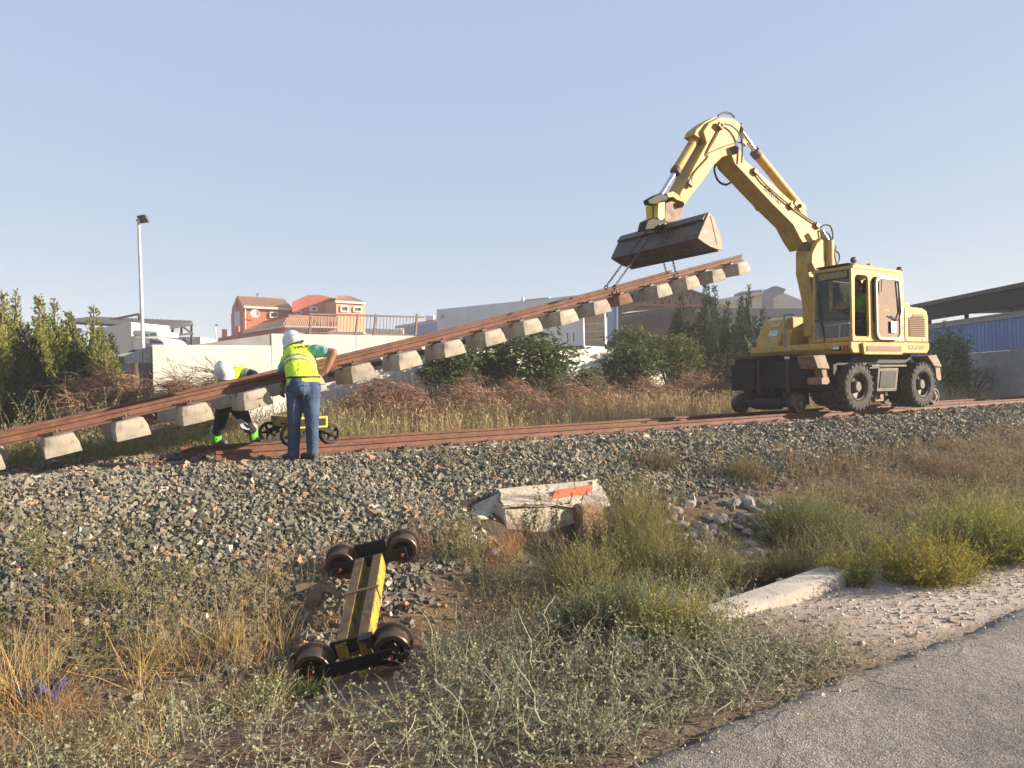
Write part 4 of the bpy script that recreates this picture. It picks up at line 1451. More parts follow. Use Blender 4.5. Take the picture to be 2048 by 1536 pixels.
sw = lt.modifiers.new('wrap', 'SHRINKWRAP'); sw.target = vest; sw.offset = .004; sw.wrap_method = 'NEAREST_SURFACEPOINT'; sw.wrap_mode = 'ABOVE_SURFACE'
to_local(lt, vest)

# ---------------- worker behind the panel
F2 = (D * .75 - N * .62).normalized()
RT2 = F2.cross(UP)
g2 = at(452, 888, 10.75)
p2 = thing('person', g2, 0, 'crouching worker in navy trousers and white helmet behind the lifted panel', 'person')
bpy.context.view_layer.update()
d2 = 10.75
hip2 = at(458, 795, d2 + .1)
h2l, h2r = at(450, 800, d2), at(472, 800, d2 + .1)
k2l, k2r = at(441, 842, d2 - .1), at(489, 838, d2 + .05)
a2l, a2r = at(432, 877, d2 - .02), at(505, 872, d2 + .35)
ch2, up2 = at(461, 768, d2 - .02), at(463, 752, d2 - .12)
nk2, hd2 = at(455, 748, d2 - .2), at(448, 745, d2 - .26)
s2l, s2r = at(446, 757, d2 - .15), at(482, 744, d2 - .05)
e2r, w2r = at(508, 749, d2 - .1), at(520, 770, d2 - .25)
e2l, w2l = at(452, 800, d2 - .35), at(478, 838, d2 - .3)
H2F, H2U = (F2 * .5 - N * .35 - UP * .7), (UP * .72 - N * .55 - D * .25)
b2 = [[(hip2, (.13, .10, RT2)), (ch2, (.15, .11, RT2)), (up2, (.14, .09, RT2)), (nk2, (.06, .06, RT2))], [(nk2, .055), (hd2, .06)],
      [(h2l, .07), (k2l, .05), (a2l, .04)], [(h2r, .07), (k2r, .05), (a2r, .04)], [(up2, .06), (s2r, .055), (e2r, .042), (w2r, .03)], [(up2, .06), (s2l, .055), (e2l, .042), (w2l, .03)]]
b2 += head_chains(hd2, H2U, H2F) + hand(w2r, F2 - UP * .3, -UP, 1.0, .7)
skin('body', b2, 'skin', p2, .014)
tr2 = [[(hip2 + UP * .06, (.18, .15, RT2)), (hip2 - UP * .02, (.19, .16, RT2)), (hip2 - UP * .10, (.17, .13, RT2))],
       [(h2l, .115), (k2l, .088), (k2l * .4 + a2l * .6, .075), (a2l + UP * .09, .075)], [(h2r, .115), (k2r, .088), (k2r * .4 + a2r * .6, .075), (a2r + UP * .09, .075)]]
skin('trousers', tr2, 'navy', p2, .010, 3)
for a_ in (a2l, a2r):
    skin('reflective_cuff', [[(a_ + UP * .10, .08), (a_ + UP * .125, .08)]], 'reflect', p2, .009, 2)
    skin('hi_vis_cuff', [[(a_ + UP * .07, .08), (a_ - UP * .01, .078)]], 'hivis', p2, .009, 2)
    toe = a_ + F2 * .13 - UP * .06
    skin('boot', [[(a_, .06), (a_ - UP * .05, .052)], [(a_ - UP * .055, .046), (toe, .044)]], mat('grey_boots', (.10, .11, .13), .7), p2, .009, 2)
skin('jacket', [[(hip2 + UP * .05, (.185, .155, RT2)), (ch2, (.20, .15, RT2)), (up2, (.19, .12, RT2)), (nk2, (.09, .07, RT2))], [(up2, .11), (s2l, .09), (s2l * .5 + e2l * .5, .075)], [(up2, .11), (s2r, .085), (s2r * .62 + e2r * .38, .075)]], 'hivis_y', p2, .010, 3)
skin('reflective_band', [[(s2r * .62 + e2r * .38, .077), (s2r * .5 + e2r * .5, .077)]], 'reflect', p2, .009, 2)
skin('sleeve', [[(s2r * .52 + e2r * .48, .072), (e2r, .062), (w2r, .045)], [(s2l * .5 + e2l * .5, .072), (e2l, .062), (w2l + UP * .03, .045)]], 'navy', p2, .010, 3)
skin('collar', [[(nk2 - UP * .05 - RT2 * .05, .07), (at(445, 762, d2 - .2), .075)]], 'hivis', p2, .010, 3)
skin('work_glove', hand(w2l, at(486, 858, d2 - .3) - w2l, F2, 1.25, .5), 'glove', p2, .008, 2)
helmet(p2, hd2 + Vector(H2U).normalized() * .028, H2U, H2F, 1.02, False)

# ---------------- driver in the cab
EXM = Matrix.Translation(W(XS0, O_MID, Z_RAIL)) @ DM
def ex(x, y, z): return EXM @ Vector((x, y, z))
FD, RD = -D, (-D).cross(UP)
pd = thing('person', ex(-.45, -.76, CZ0 + .46), 0, 'driver in a green vest seated inside the excavator cab', 'person')
bpy.context.view_layer.update()
hp, wa, chd, nkd, hdd = ex(-.42, -.76, CZ0 + .52), ex(-.36, -.76, CZ0 + .68), ex(-.36, -.76, CZ0 + .90), ex(-.40, -.76, CZ0 + 1.03), ex(-.46, -.76, CZ0 + 1.16)
kd = [ex(-.86, -.76 + s_ * .12, CZ0 + .55) for s_ in (-1, 1)]
ad = [ex(-.98, -.76 + s_ * .12, CZ0 + .12) for s_ in (-1, 1)]
sd_ = [ex(-.36, -.76 + s_ * .19, CZ0 + .93) for s_ in (-1, 1)]
ed_ = [ex(-.48, -.76 + s_ * .25, CZ0 + .70) for s_ in (-1, 1)]
wd_ = [ex(-.74, -.76 + s_ * .20, CZ0 + .66) for s_ in (-1, 1)]
bd = [[(hp, (.12, .10, RD)), (wa, (.13, .10, RD)), (chd, (.15, .10, RD)), (nkd, (.06, .06, RD))], [(nkd, .055), (hdd, .06)]]
for i in (0, 1):
    bd += [[(hp, .09), (kd[i], .06), (ad[i], .045)], [(chd, .07), (sd_[i], .055), (ed_[i], .045), (wd_[i], .03)]] + hand(wd_[i], FD - UP * .2, -UP, 1, .7)
bd += head_chains(hdd, UP, FD - RD * .2)
skin('body', bd, 'skin', pd, .015)
skin('safety_vest', [[(wa - UP * .1, (.18, .14, RD)), (wa, (.18, .14, RD)), (chd, (.19, .135, RD)), (chd + UP * .06, (.16, .10, RD))], [(chd, .10), (sd_[0], .07)], [(chd, .10), (sd_[1], .07)]], 'hivis', pd, .012, 3)
skin('trousers', [[(hp, (.18, .14, RD)), (hp + UP * .08, (.175, .14, RD))]] + [[(hp, .11), (kd[i], .08), (ad[i], .065)] for i in (0, 1)], 'navy', pd, .012, 3)
skin('hair', [[(hdd + UP * .035 - FD * .02, .10), (hdd - FD * .05 - UP * .03, .07)]], 'hair', pd, .010, 3)
for i in (0, 1):
    skin('boot', [[(ad[i], .05), (ad[i] - UP * .05 + FD * .02, .045), (ad[i] - UP * .055 + FD * .15, .04)]], 'boots', pd, .010, 2)

# ================================================================== trolleys
def spoked_wheel():
    t = MB().lathe([(-.035, .100), (-.035, .118), (-.03, .124), (.02, .128), (.022, .142), (.035, .142), (.035, .100)], (0, 0, 0), (0, 1, 0), 30, closed=True).mesh('tread', 30)
    t.materials.append(M['dark_steel'])
    s = MB()
    for k in range(5):
        a = 2 * math.pi * k / 5
        s.bar((.03 * math.cos(a), 0, .03 * math.sin(a)), (.106 * math.cos(a), 0, .106 * math.sin(a)), .022, .030)
    s.lathe([(-.04, .0), (-.04, .034), (.03, .034), (.03, 0)], (0, 0, 0), (0, 1, 0), 14)
    s = s.mesh('spokes', 30); s.materials.append(M['black'])
    h = MB().lathe([(-.055, 0), (-.055, .018), (-.04, .022), (-.038, 0)], (0, 0, 0), (0, 1, 0), 10).mesh('hub_cap', 30)
    h.materials.append(M['red_hub'])
    return t, s, h


SPK = spoked_wheel()
wn1, wn2 = so(584, 872, O_NEAR)[0], so(660, 866, O_NEAR)[0]
wm = (wn1 + wn2) / 2
wb = (wn2 - wn1) / 2
tr = thing('rail_trolley', W(wm, O_MID, Z_RAIL), TH, 'small yellow rail trolley with spoked wheels standing on the laid track', 'trolley')
for sx in (-1, 1):
    for sy in (-1, 1):
        w = part_empty('wheel', tr, Matrix.Translation((sx * wb, sy * (O_FAR - O_NEAR) / 2, .128)) @ Matrix.Rotation(0 if sy < 0 else math.pi, 4, 'Z') @ Matrix.Rotation(random.uniform(0, 2), 4, 'Y'))
        for n_, me in zip(('tread', 'spokes', 'hub_cap'), SPK):
            link(n_, me, None, w)
for sy in (-1, 1):
    y = sy * (O_FAR - O_NEAR) / 2
    pts = [(-wb - .03, y - sy * .06, .125), (-wb * .6, y - sy * .06, .185), (-wb * .25, y - sy * .06, .215), (wb * .25, y - sy * .06, .215), (wb * .6, y - sy * .06, .185), (wb + .03, y - sy * .06, .125)]
    mb = MB()
    for i in range(len(pts) - 1):
        mb.bar(pts[i], pts[i + 1], .030, .055)
    mb.build('side_frame', 'black', tr, .004)
    pts = [(p[0], p[1] + sy * .115, p[2]) for p in pts]
    mb = MB()
    for i in range(len(pts) - 1):
        mb.bar(pts[i], pts[i + 1], .012, .045)
    mb.build('guard_arch', 'dark_steel', tr, .003)
bx = wb * .78
MB().span(-bx, -bx + .012, -.60, .60, .215, .345).span(bx - .012, bx, -.60, .60, .215, .345).span(-bx + .012, bx - .012, -.60, .60, .335, .345).span(-bx + .012, bx - .012, -.60, .60, .215, .222).build('box_beam', 'yellow_rail', tr, .002)
MB().span(-bx - .008, -bx - .0005, -.10, .12, .24, .265).build('handle_slot', 'black', tr)
MB().span(-bx, bx, -.614, -.6005, .21, .35).build('end_rim', 'yellow_bright', tr, .003)
MB().span(-bx + .025, bx - .025, -.6175, -.6145, .235, .325).build('end_hollow_shade', 'interior', tr)  # dark plate standing in for the shade inside the beam end

# ---- overturned trolley in the ditch
A, B = at(704, 1336, 4.88), at(806, 1112, 6.3)
yd = (B - A).normalized()
xd = (at(785, 1318, 4.98) - at(625, 1352, 4.86)).normalized()
e1_, e2_ = (xd + yd).normalized(), (xd - yd).normalized()
xd, yd = (e1_ + e2_).normalized(), (e1_ - e2_).normalized()
xd = (Matrix.Rotation(R(-9), 3, yd) @ xd).normalized()
A = A + UP * .045
zd = xd.cross(yd)
rotT = Matrix((xd, yd, zd)).transposed()
ov = thing('overturned_trolley', A, 0, 'worn yellow rail trolley lying upside down with four drum wheels in the weeds', 'trolley', rot=rotT)
LT = (B - A).length
DRUM = MB().lathe([(-.075, .10), (-.075, .134), (-.062, .142), (-.055, .130), (.045, .134), (.055, .16), (.075, .162), (.075, .12), (-.02, .105)], (0, 0, 0), (0, 1, 0), 32, closed=True).mesh('drum', 30)
DRUM.materials.append(M['drum'])
WEB = MB().lathe([(.0, 0.0), (.0, .106), (.02, .106), (.02, 0)], (0, 0, 0), (0, 1, 0), 24).lathe([(-.06, 0), (-.06, .032), (.0, .05), (.01, 0)], (0, 0, 0), (0, 1, 0), 16)
for k in range(6):
    a = 2 * math.pi * k / 6
    WEB.lathe([(-.012, 0), (-.012, .010), (.0, .010), (.001, 0)], (.074 * math.cos(a), 0, .074 * math.sin(a)), (0, 1, 0), 6)
WEB = WEB.mesh('wheel_disc', 30); WEB.materials.append(M['dark_steel'])
BOLT = MB().lathe([(-.03, 0), (-.03, .018), (0, .018), (.001, 0)], (0, 0, 0), (0, 1, 0), 6).mesh('hub_bolt', 30); BOLT.materials.append(M['red_hub'])
for ye, out in ((.04, 1), (LT - .05, 1)):
    for sx in (-1, 1):
        w = part_empty('wheel', ov, Matrix.Translation((sx * .265, ye + .02, .0)) @ Matrix.Scale(.85, 4) @ Matrix.Rotation(R(180) if not out else 0, 4, 'Z') @ Matrix.Rotation(random.uniform(0, 2), 4, 'Y'))
        link('drum', DRUM, None, w)
        link('wheel_disc', WEB, None, w)
        bo = link('hub_bolt', BOLT, None, ov)
        bo.location = (sx * .262, ye - .088, -.01); bo.scale = (.75, .8, .75)
    MB().span(-.30, .30, ye - .085, ye - .072, -.055, .045).build('side_plate', 'black', ov, .003)
    MB().span(-.15, .12, ye + .10, ye + .118, -.055, .075).build('inner_plate', 'black', ov, .003)
    MB().tube([(-.275, ye - .07, 0), (-.275, ye + .12, 0)], .022, 8).tube([(.275, ye - .07, 0), (.275, ye + .12, 0)], .022, 8).build('axle', 'dark_steel', ov)
MB().xz([(.10, .02), (.15, .02), (.15, .10), (.06, .10), (.06, .08), (.10, .08)], .06, .13).build('bracket', 'dark_steel', ov, .004)
for x0, m_ in ((-.115, 'beam_top'), (.035, 'beam_top')):
    b_ = MB().span(x0, x0 + .075, .125, LT - .16, -.075, .055).build('channel_beam', 'yellow_rail', ov, .004)
    MB().span(x0 + .002, x0 + .073, .127, LT - .162, .0552, .060).build('beam_top', m_, b_, .001)
MB().span(-.04, .035, .13, LT - .17, -.05, -.03).build('centre_plate', 'beam_top', ov)
MB().span(-.135, .13, LT * .52, LT * .52 + .028, .061, .068).span(.112, .119, LT * .52, LT * .52 + .028, -.04, .0605).build('cross_strap', mat('webbing_strap', (0.26, 0.17, 0.075), .8), ov)
for x in (-.10, .06):
    MB().bar((x, -.045, -.06), (x + .01, -.07, -.24), .055, .02).build('lifting_lug', 'yellow_rail', ov, .004)

# ---- strap lying in loops on the ballast
def ribbon(pts, w, side, t=.006):
    """thin band through pts with real thickness"""
    pts = [Vector(p) for p in pts]
    mb = MB()
    vs = []
    for i, p in enumerate(pts):
        tg = (pts[min(i + 1, len(pts) - 1)] - pts[max(i - 1, 0)]).normalized()
        sd = Vector(side[i] if isinstance(side, list) else side)
        sd = (sd - tg * sd.dot(tg)).normalized()
        nn = tg.cross(sd)
        vs += [p - sd * w / 2 + nn * t / 2, p + sd * w / 2 + nn * t / 2, p + sd * w / 2 - nn * t / 2, p - sd * w / 2 - nn * t / 2]
    fs = []
    for i in range(len(pts) - 1):
        for j in range(4):
            a, b = i * 4 + j, i * 4 + (j + 1) % 4
            fs.append((a, b, b + 4, a + 4))
    fs += [(0, 1, 2, 3), tuple(len(vs) - 4 + k for k in (3, 2, 1, 0))]
    return mb.add(vs, fs)


def on_ground(px, py, h=0.0):
    a, b = ray(px, py)
    lo, hi = 2.0, 40.0
    for _ in range(50):
        m = (lo + hi) / 2
        P_ = Vector((a * m, m, EYE + b * m))
        s, o = P_.dot(D), P_.dot(N)
        if P_.z - h > float(ground_z(s, o)): lo = m
        else: hi = m
    return Vector((a * lo, lo, EYE + b * lo))


def spl(q, n=6):
    out = []
    q = [Vector(p) for p in q]
    for i in range(len(q) - 1):
        p0, p1, p2, p3 = q[max(i - 1, 0)], q[i], q[i + 1], q[min(i + 2, len(q) - 1)]
        for t in np.linspace(0, 1, n + 1)[:-1]:
            out.append(.5 * ((2 * p1) + (p2 - p0) * t + (2 * p0 - 5 * p1 + 4 * p2 - p3) * t * t + (3 * p1 - p0 - 3 * p2 + p3) * t ** 3))
    return out + [q[-1]]


d_ = on_ground(640, 1190).y - .16
stp = [(592, 1178), (618, 1172), (650, 1176), (672, 1184), (680, 1200), (672, 1218), (655, 1228), (640, 1222)]
strap = thing('lifting_strap', at(630, 1200, d_), 0, 'brown webbing strap lying in loops on the ballast beside the overturned trolley', 'strap')
bpy.context.view_layer.update()
M['webbing'] = mat('dirty_webbing', (0.24, 0.16, 0.085), .85, var=(0.15, 0.11, 0.08), vscale=12)
to_local(ribbon(spl([at(x, y, d_ + .03 * math.sin(i)) for i, (x, y) in enumerate(stp)]), .055, (0, .5, 1)).build('strap_band', 'webbing'), strap)
to_local(ribbon(spl([at(630, 1177, d_ - .02), at(622, 1196, d_ - .05), at(616, 1212, d_ - .04), at(628, 1228, d_ - .02)]), .05, (1, .2, 0)).build('strap_band', 'webbing'), strap)
to_local(ribbon(spl([at(634, 1177, d_ - .02), at(636, 1196, d_ - .06), at(630, 1212, d_ - .03)]), .05, (1, .1, 0)).build('strap_band', 'webbing'), strap)
# ================================================================== walls, yard and buildings behind the line
O_W = 19.0
KA_W = 1.0
M['wall'] = mat('pale_concrete_wall', (0.60, 0.555, 0.48), .9, var=(0.68, 0.635, 0.56), vscale=1.3, dirt=(0.40, 0.33, 0.25), dscale=2.2, dedge=(.6, .8), bump=.004, bscale=30)
M['wall_sunlit'] = mat('sunlit_pale_wall', (0.86, 0.80, 0.72), .9, var=(0.76, 0.69, 0.60), vscale=1.5, dirt=(0.55, 0.47, 0.38), dscale=3, dedge=(.66, .85), bump=.003, bscale=30)  # glare of the sun put into the colour, whiter than the cream sections
streaks(M['wall'], (0.30, 0.25, 0.19), (5, 5, .5), .58, .74, .6)
streaks(M['wall_sunlit'], (0.42, 0.36, 0.29), (5, 5, .5), .62, .78, .5)
M['wall_side'] = mat('shade_grey_concrete_wall', (0.46, 0.42, 0.38), .9, var=(0.38, 0.35, 0.32), vscale=2, bump=.003)  # shade of the return face put into a darker grey
M['rail_paint'] = mat('brown_railing', (0.16, 0.11, 0.09), .6, var=(0.22, 0.15, 0.12), vscale=10)


def sx(px, o, py=700):
    return so(px, py, o)[0]


def panel_wall(name, s0, s1, z0, z1, rows, m, label, step=2.0):
    w = thing(name, W(s0, O_W, z0), TH, label, 'wall')
    n = max(1, round((s1 - s0) / step))
    hs = (z1 - z0) / rows
    L = (s1 - s0) / n
    MB().span(0.02, s1 - s0 - .02, .03, .22, 0.0, z1 - z0 - .02).build('wall_core', 'wall_side', w)
    for r in range(rows):
        for k in range(n):
            dz = random.uniform(-.006, .006) if r == rows - 1 else 0
            MB().box(((k + .5) * L, .055 + random.uniform(-.004, .004), (r + .5) * hs + dz / 2), (L - .012, .10, hs - .010 + dz)).build('wall_panel', m, w, .006)
    return w


S0, S1, S2, S3 = sx(304, O_W, 690), sx(543, O_W), sx(862, O_W, 676), 18.75
zl, zu = so(400, 689.5, O_W)[1], so(560, 667, O_W)[1]
panel_wall('concrete_wall', S0, S1, .55, zl, 2, 'wall', 'low cream concrete wall section with a corner, below the parked lorries')
panel_wall('concrete_wall', S1, S2, .55, zu, 2, 'wall', 'taller cream concrete wall section under the brown railing, streaked with stains', 2.4)
panel_wall('concrete_wall', S2, S3, .55, so(1170, 698, O_W)[1], 2, 'wall_sunlit', 'pale sunlit wall with panel joints behind the green bushes', 1.9)
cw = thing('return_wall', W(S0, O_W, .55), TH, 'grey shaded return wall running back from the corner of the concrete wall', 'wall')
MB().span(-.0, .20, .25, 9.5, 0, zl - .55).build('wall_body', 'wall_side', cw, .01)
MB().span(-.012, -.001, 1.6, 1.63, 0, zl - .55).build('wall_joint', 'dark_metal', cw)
pw = thing('parapet_wall', W(S1 - 3.4, O_W + 6.0, 2.3), TH, 'dark grey parapet behind the low wall left of the railing', 'wall')
zz = so(500, 672, O_W + 6)[1]
MB().xz([(0, 0), (so(543, 670, O_W + 6)[0] - S1 + 3.4, 0), (so(543, 670, O_W + 6)[0] - S1 + 3.4, so(543, 668, O_W + 6)[1] - 2.3), (so(437, 683, O_W + 6)[0] - S1 + 3.4, so(437, 683, O_W + 6)[1] - 2.3), (0, .4)], 0, .2).build('wall_body', mat('dark_grey_render', (0.22, 0.21, 0.21), .9, var=(.28, .27, .26), vscale=2), pw, .01)

# ---- brown railing on the tall wall
ro = O_W + .12
ra, rb = so(620, 628, ro), so(846, 633.5, ro)
rail_ = thing('railing', W(ra[0], ro, zu), 0, 'brown metal railing with upright bars on top of the concrete wall', 'railing')
bpy.context.view_layer.update()
def rt(px, py): return at_o(px, py, ro)
mb = MB().bar(rt(618, 628), rt(848, 634), .045, .05)
to_local(mb.build('top_rail', 'rail_paint', None, .004), rail_)
to_local(MB().bar(rt(618, 665), rt(826, 671), .03, .03).build('bottom_rail', 'rail_paint'), rail_)
for x0, x1 in ((622, 619), (716, 711), (752, 747), (834, 831)):
    to_local(MB().bar(rt(x0, 628), rt(x1, 671), .055, .055).build('post', 'rail_paint', None, .004), rail_)
x = 629.0
while x < 830:
    if min(abs(x - q) for q in (621, 714, 750, 833)) > 4:
        to_local(MB().tube([rt(x, 629 + (x - 620) * .024), rt(x - 2, 666 + (x - 620) * .026)], .009, 5).build('bar', 'rail_paint'), rail_)
    x += 6.6
lr = thing('low_fence', W(sx(570, ro, 668), ro, zu), 0, 'short thin picket fence on the wall left of the brown railing', 'fence')
bpy.context.view_layer.update()
to_local(MB().bar(rt(568, 664), rt(616, 666), .015).bar(rt(568, 655), rt(616, 657), .012).build('fence_rail', 'rail_paint'), lr)
for k in range(12):
    x = 570 + 4 * k
    to_local(MB().tube([rt(x, 652), rt(x, 667)], .007, 5).build('picket', 'rail_paint'), lr)

# ---- lamp masts
M['mast'] = mat('galvanised_mast', (0.62, 0.62, 0.62), .5, metal=.2, var=(0.52, 0.52, 0.53), vscale=3)
dm_ = 27.0
lb, ltp = at(286, 690, dm_), at(277, 436, dm_)
lm = thing('floodlight_mast', lb, 0, 'tall grey floodlight mast with a square lamp above the yard wall', 'lamp mast')
bpy.context.view_layer.update()
to_local(MB().tube([lb - UP * 1.1, lb * .6 + ltp * .4, ltp], [.075, .062, .05], 12).build('pole', 'mast'), lm)
hd_ = at(287.5, 437, dm_)
q3 = Matrix.Rotation(R(-20), 3, 'Z') @ Matrix.Rotation(R(-52), 3, 'X')
to_local(MB().box(hd_, (.34, .26, .09), q3).box(hd_ + q3 @ Vector((0, 0, -.055)), (.38, .30, .03), q3).build('lamp_head', 'dark_metal', None, .01), lm)
to_local(MB().bar(ltp - UP * .08 - Vector((.08, 0, 0)), hd_, .05).build('bracket', 'dark_metal'), lm)
d_ = 95
lm2 = thing('street_lamp', at(433.5, 690, d_), 0, 'small distant street lamp to the left of the red house', 'street lamp')
bpy.context.view_layer.update()
to_local(MB().tube([at(433.5, 700, d_), at(431, 652, d_)], .10, 6).build('pole', 'mast'), lm2)
to_local(MB().bar(at(431, 651, d_), at(435, 650, d_), .3, .18).build('lamp_head', 'dark_metal'), lm2)

# ---- red house
HD = 64.0
HR = R(-16)
hx0 = at(463, 690, HD)
M['house'] = mat('red_render', (0.50, 0.135, 0.088), .9, var=(0.56, 0.165, 0.105), vscale=.6, bump=.002)
M['house_pink'] = mat('salmon_render', (0.66, 0.33, 0.215), .9, var=(0.60, 0.29, 0.19), vscale=.6)
M['tiles'] = mat('roof_tile_clay', (0.58, 0.33, 0.20), .85, var=(0.46, 0.24, 0.14), vscale=3)
M['trim'] = mat('cream_trim', (0.72, 0.62, 0.50), .8)
M['win_dark'] = mat('window_dark_glass', (0.07, 0.08, 0.09), .15)
M['shutter'] = mat('pale_shutter', (0.62, 0.60, 0.56), .7)
house = thing('red_house', at(600, 700, HD), 0, 'red and salmon two-storey house with clay tile roofs behind the wall', 'house')
bpy.context.view_layer.update()


def hp_(px, py, d): return at(px, py, d)


def face_box(name, m, tl, tr_, base_y, d0, d1, back, parent, top_slope=None):
    """box whose front face spans photo columns tl..tr_ (x, y of the top corners) at depths d0, d1 and goes back by 'back'"""
    a, b = at(tl[0], tl[1], d0), at(tr_[0], tr_[1], d1)
    a2, b2 = Vector((a.x, a.y, 2.2)), Vector((b.x, b.y, 2.2))
    ax_ = Vector((b.x - a.x, b.y - a.y, 0)).normalized()
    nb = Vector((-ax_.y, ax_.x, 0)) * back
    mb = MB()
    mb.add([a2, b2, b, a, a2 + nb, b2 + nb, b + nb, a + nb], [(0, 1, 2, 3), (5, 4, 7, 6), (1, 5, 6, 2), (4, 0, 3, 7), (3, 2, 6, 7), (0, 4, 5, 1)])
    o = mb.build(name, m)
    to_local(o, parent)
    return a, b, ax_, nb


def tile_roof(parent, e0, e1, r0, r1, n):
    """roof slope from eave e0-e1 up to ridge r0-r1 with raised rows of round tiles"""
    e0, e1, r0, r1 = (Vector(v) for v in (e0, e1, r0, r1))
    nn = (e1 - e0).cross(r0 - e0).normalized()
    if nn.z < 0: nn = -nn
    t = nn * .10
    mb = MB().add([e0 - t, e1 - t, r1 - t, r0 - t, e0, e1, r1, r0], [(0, 3, 2, 1), (4, 5, 6, 7), (0, 1, 5, 4), (1, 2, 6, 5), (2, 3, 7, 6), (3, 0, 4, 7)])
    rf = mb.build('roof', 'tiles')
    to_local(rf, parent)
    bpy.context.view_layer.update()
    for k in range(n):
        f = (k + .5) / n
        p, q = e0.lerp(e1, f), r0.lerp(r1, f)
        w = (e1 - e0).length / n
        mb = MB().tube([p + nn * .01, q + nn * .01], w * .34, 6)
        c = mb.build('tile_row', 'tiles')
        c.parent = rf
        c.matrix_parent_inverse = rf.matrix_world.inverted()
    return rf


def window(parent, x0, x1, y0, y1, d, m='win_dark', frame=True, ax_=None, off=.0):
    a, b, c, e = at(x0, y1, d), at(x1, y1, d), at(x1, y0, d), at(x0, y0, d)
    if ax_ is not None:                      # keep the window on the wall's own plane
        t = Vector((a.x, a.y, 0))
        nrm = Vector((-ax_.y, ax_.x, 0))
        d_w = off
        pts = []
        for px, py in ((x0, y1), (x1, y1), (x1, y0), (x0, y0)):
            ra_, rb_ = ray(px, py)
            dirv = Vector((ra_, 1, rb_))
            k = d_w / dirv.dot(nrm) if False else (d_w - Vector((0, 0, EYE)).dot(nrm)) / dirv.dot(nrm)
            pts.append(Vector((0, 0, EYE)) + dirv * k)
        a, b, c, e = pts
    else:
        nrm = Vector((0, 1, 0))
    u = (b - a).normalized()
    mb = MB().add([a - nrm * .03, b - nrm * .03, c - nrm * .03, e - nrm * .03, a + nrm * .02, b + nrm * .02, c + nrm * .02, e + nrm * .02], [(0, 1, 2, 3), (4, 7, 6, 5), (0, 4, 5, 1), (1, 5, 6, 2), (2, 6, 7, 3), (3, 7, 4, 0)])
    w = mb.build('window', m)
    to_local(w, parent)
    bpy.context.view_layer.update()
    if frame:
        mb = MB()
        for p, q in ((a, b), (b, c), (c, e), (e, a)):
            mb.bar(p - nrm * .06, q - nrm * .06, .20, .10)
        f = mb.build('frame', 'trim')
        f.parent = w
        f.matrix_parent_inverse = w.matrix_world.inverted()
    return w


# left wing: gable end in shade at the left, long front with window and dish
gx, gd = at(465, 690, HD + 1.5), HD
a, b, ax1, nb1 = face_box('wall', 'house', (487, 613), (586, 618), 0, HD, HD + 2.0, 7.0, house)
# gable wall to the left
g0 = at(487, 613, HD); g1_ = at(464, 617, HD + 5.5); gp = at(473, 594, HD + 2.75)
mb = MB()
v0, v1 = Vector((g0.x - .02, g0.y, 2.2)), Vector((g1_.x - .02, g1_.y, 2.2))
mb.add([v0, v1, Vector((g1_.x - .02, g1_.y, g1_.z)), Vector((gp.x - .02, gp.y, gp.z)), Vector((g0.x - .02, g0.y, g0.z))] + [Vector((p[0] + .3, p[1] + .06, p[2])) for p in (v0, v1, (g1_.x, g1_.y, g1_.z), (gp.x, gp.y, gp.z), (g0.x, g0.y, g0.z))],
       [(0, 1, 2, 3, 4), (9, 8, 7, 6, 5), (0, 5, 6, 1), (1, 6, 7, 2), (2, 7, 8, 3), (3, 8, 9, 4), (4, 9, 5, 0)])
to_local(mb.build('gable_wall', 'house'), house)
tile_roof(house, at(486, 612.5, HD - .3), at(586, 617, HD + 1.7), at(473.5, 592, HD + 2.75), at(569, 598, HD + 4.75), 26)
to_local(MB().bar(at(487, 614, HD - .25), at(586, 618.5, HD + 1.75), .22, .18).build('eave_trim', 'trim'), house)
to_local(MB().tube([at(490.5, 616, HD - .1), at(491, 658, HD - .1)], .07, 6).build('drain_pipe', 'trim'), house)
gw = Vector((g1_.x - g0.x, g1_.y - g0.y, 0)).normalized()
pl = g0.dot(Vector((-gw.y, gw.x, 0)))
window(house, 469.5, 480, 624, 658, HD + 3, 'shutter', True, gw, g0.dot(Vector((-gw.y, gw.x, 0))))
rw = at(474.5, 608, HD + 2.7)
to_local(MB().lathe([(-.05, .30), (.05, .30)], rw + Vector((-.15, 0, 0)), (1, .3, 0), 16).build('round_vent', 'trim'), house)
off1 = a.dot(Vector((-ax1.y, ax1.x, 0)))
window(house, 540, 554, 625, 635, HD, 'win_dark', True, ax1, off1)
ds = at(510, 628, HD - .5)
dsh = MB().lathe([(.0, .02), (.03, .12), (.08, .25), (.13, .35), (.12, .37), (.03, .14), (-.02, .02)], ds, (.35, -.9, .3), 20).bar(ds, ds + Vector((-.1, .8, -.3)), .08)
to_local(dsh.build('satellite_dish', mat('dish_white', (0.78, 0.74, 0.66), .5)), house)
an = at(514, 598, HD + 3.5)
to_local(MB().tube([an - UP * .4, at(514.5, 586, HD + 3.5)], .03, 5).bar(at(511, 588, HD + 3.5), at(519, 586, HD + 3.5), .03).bar(at(512, 591, HD + 3.5), at(518, 590, HD + 3.5), .03).build('aerial', 'dark_metal'), house)
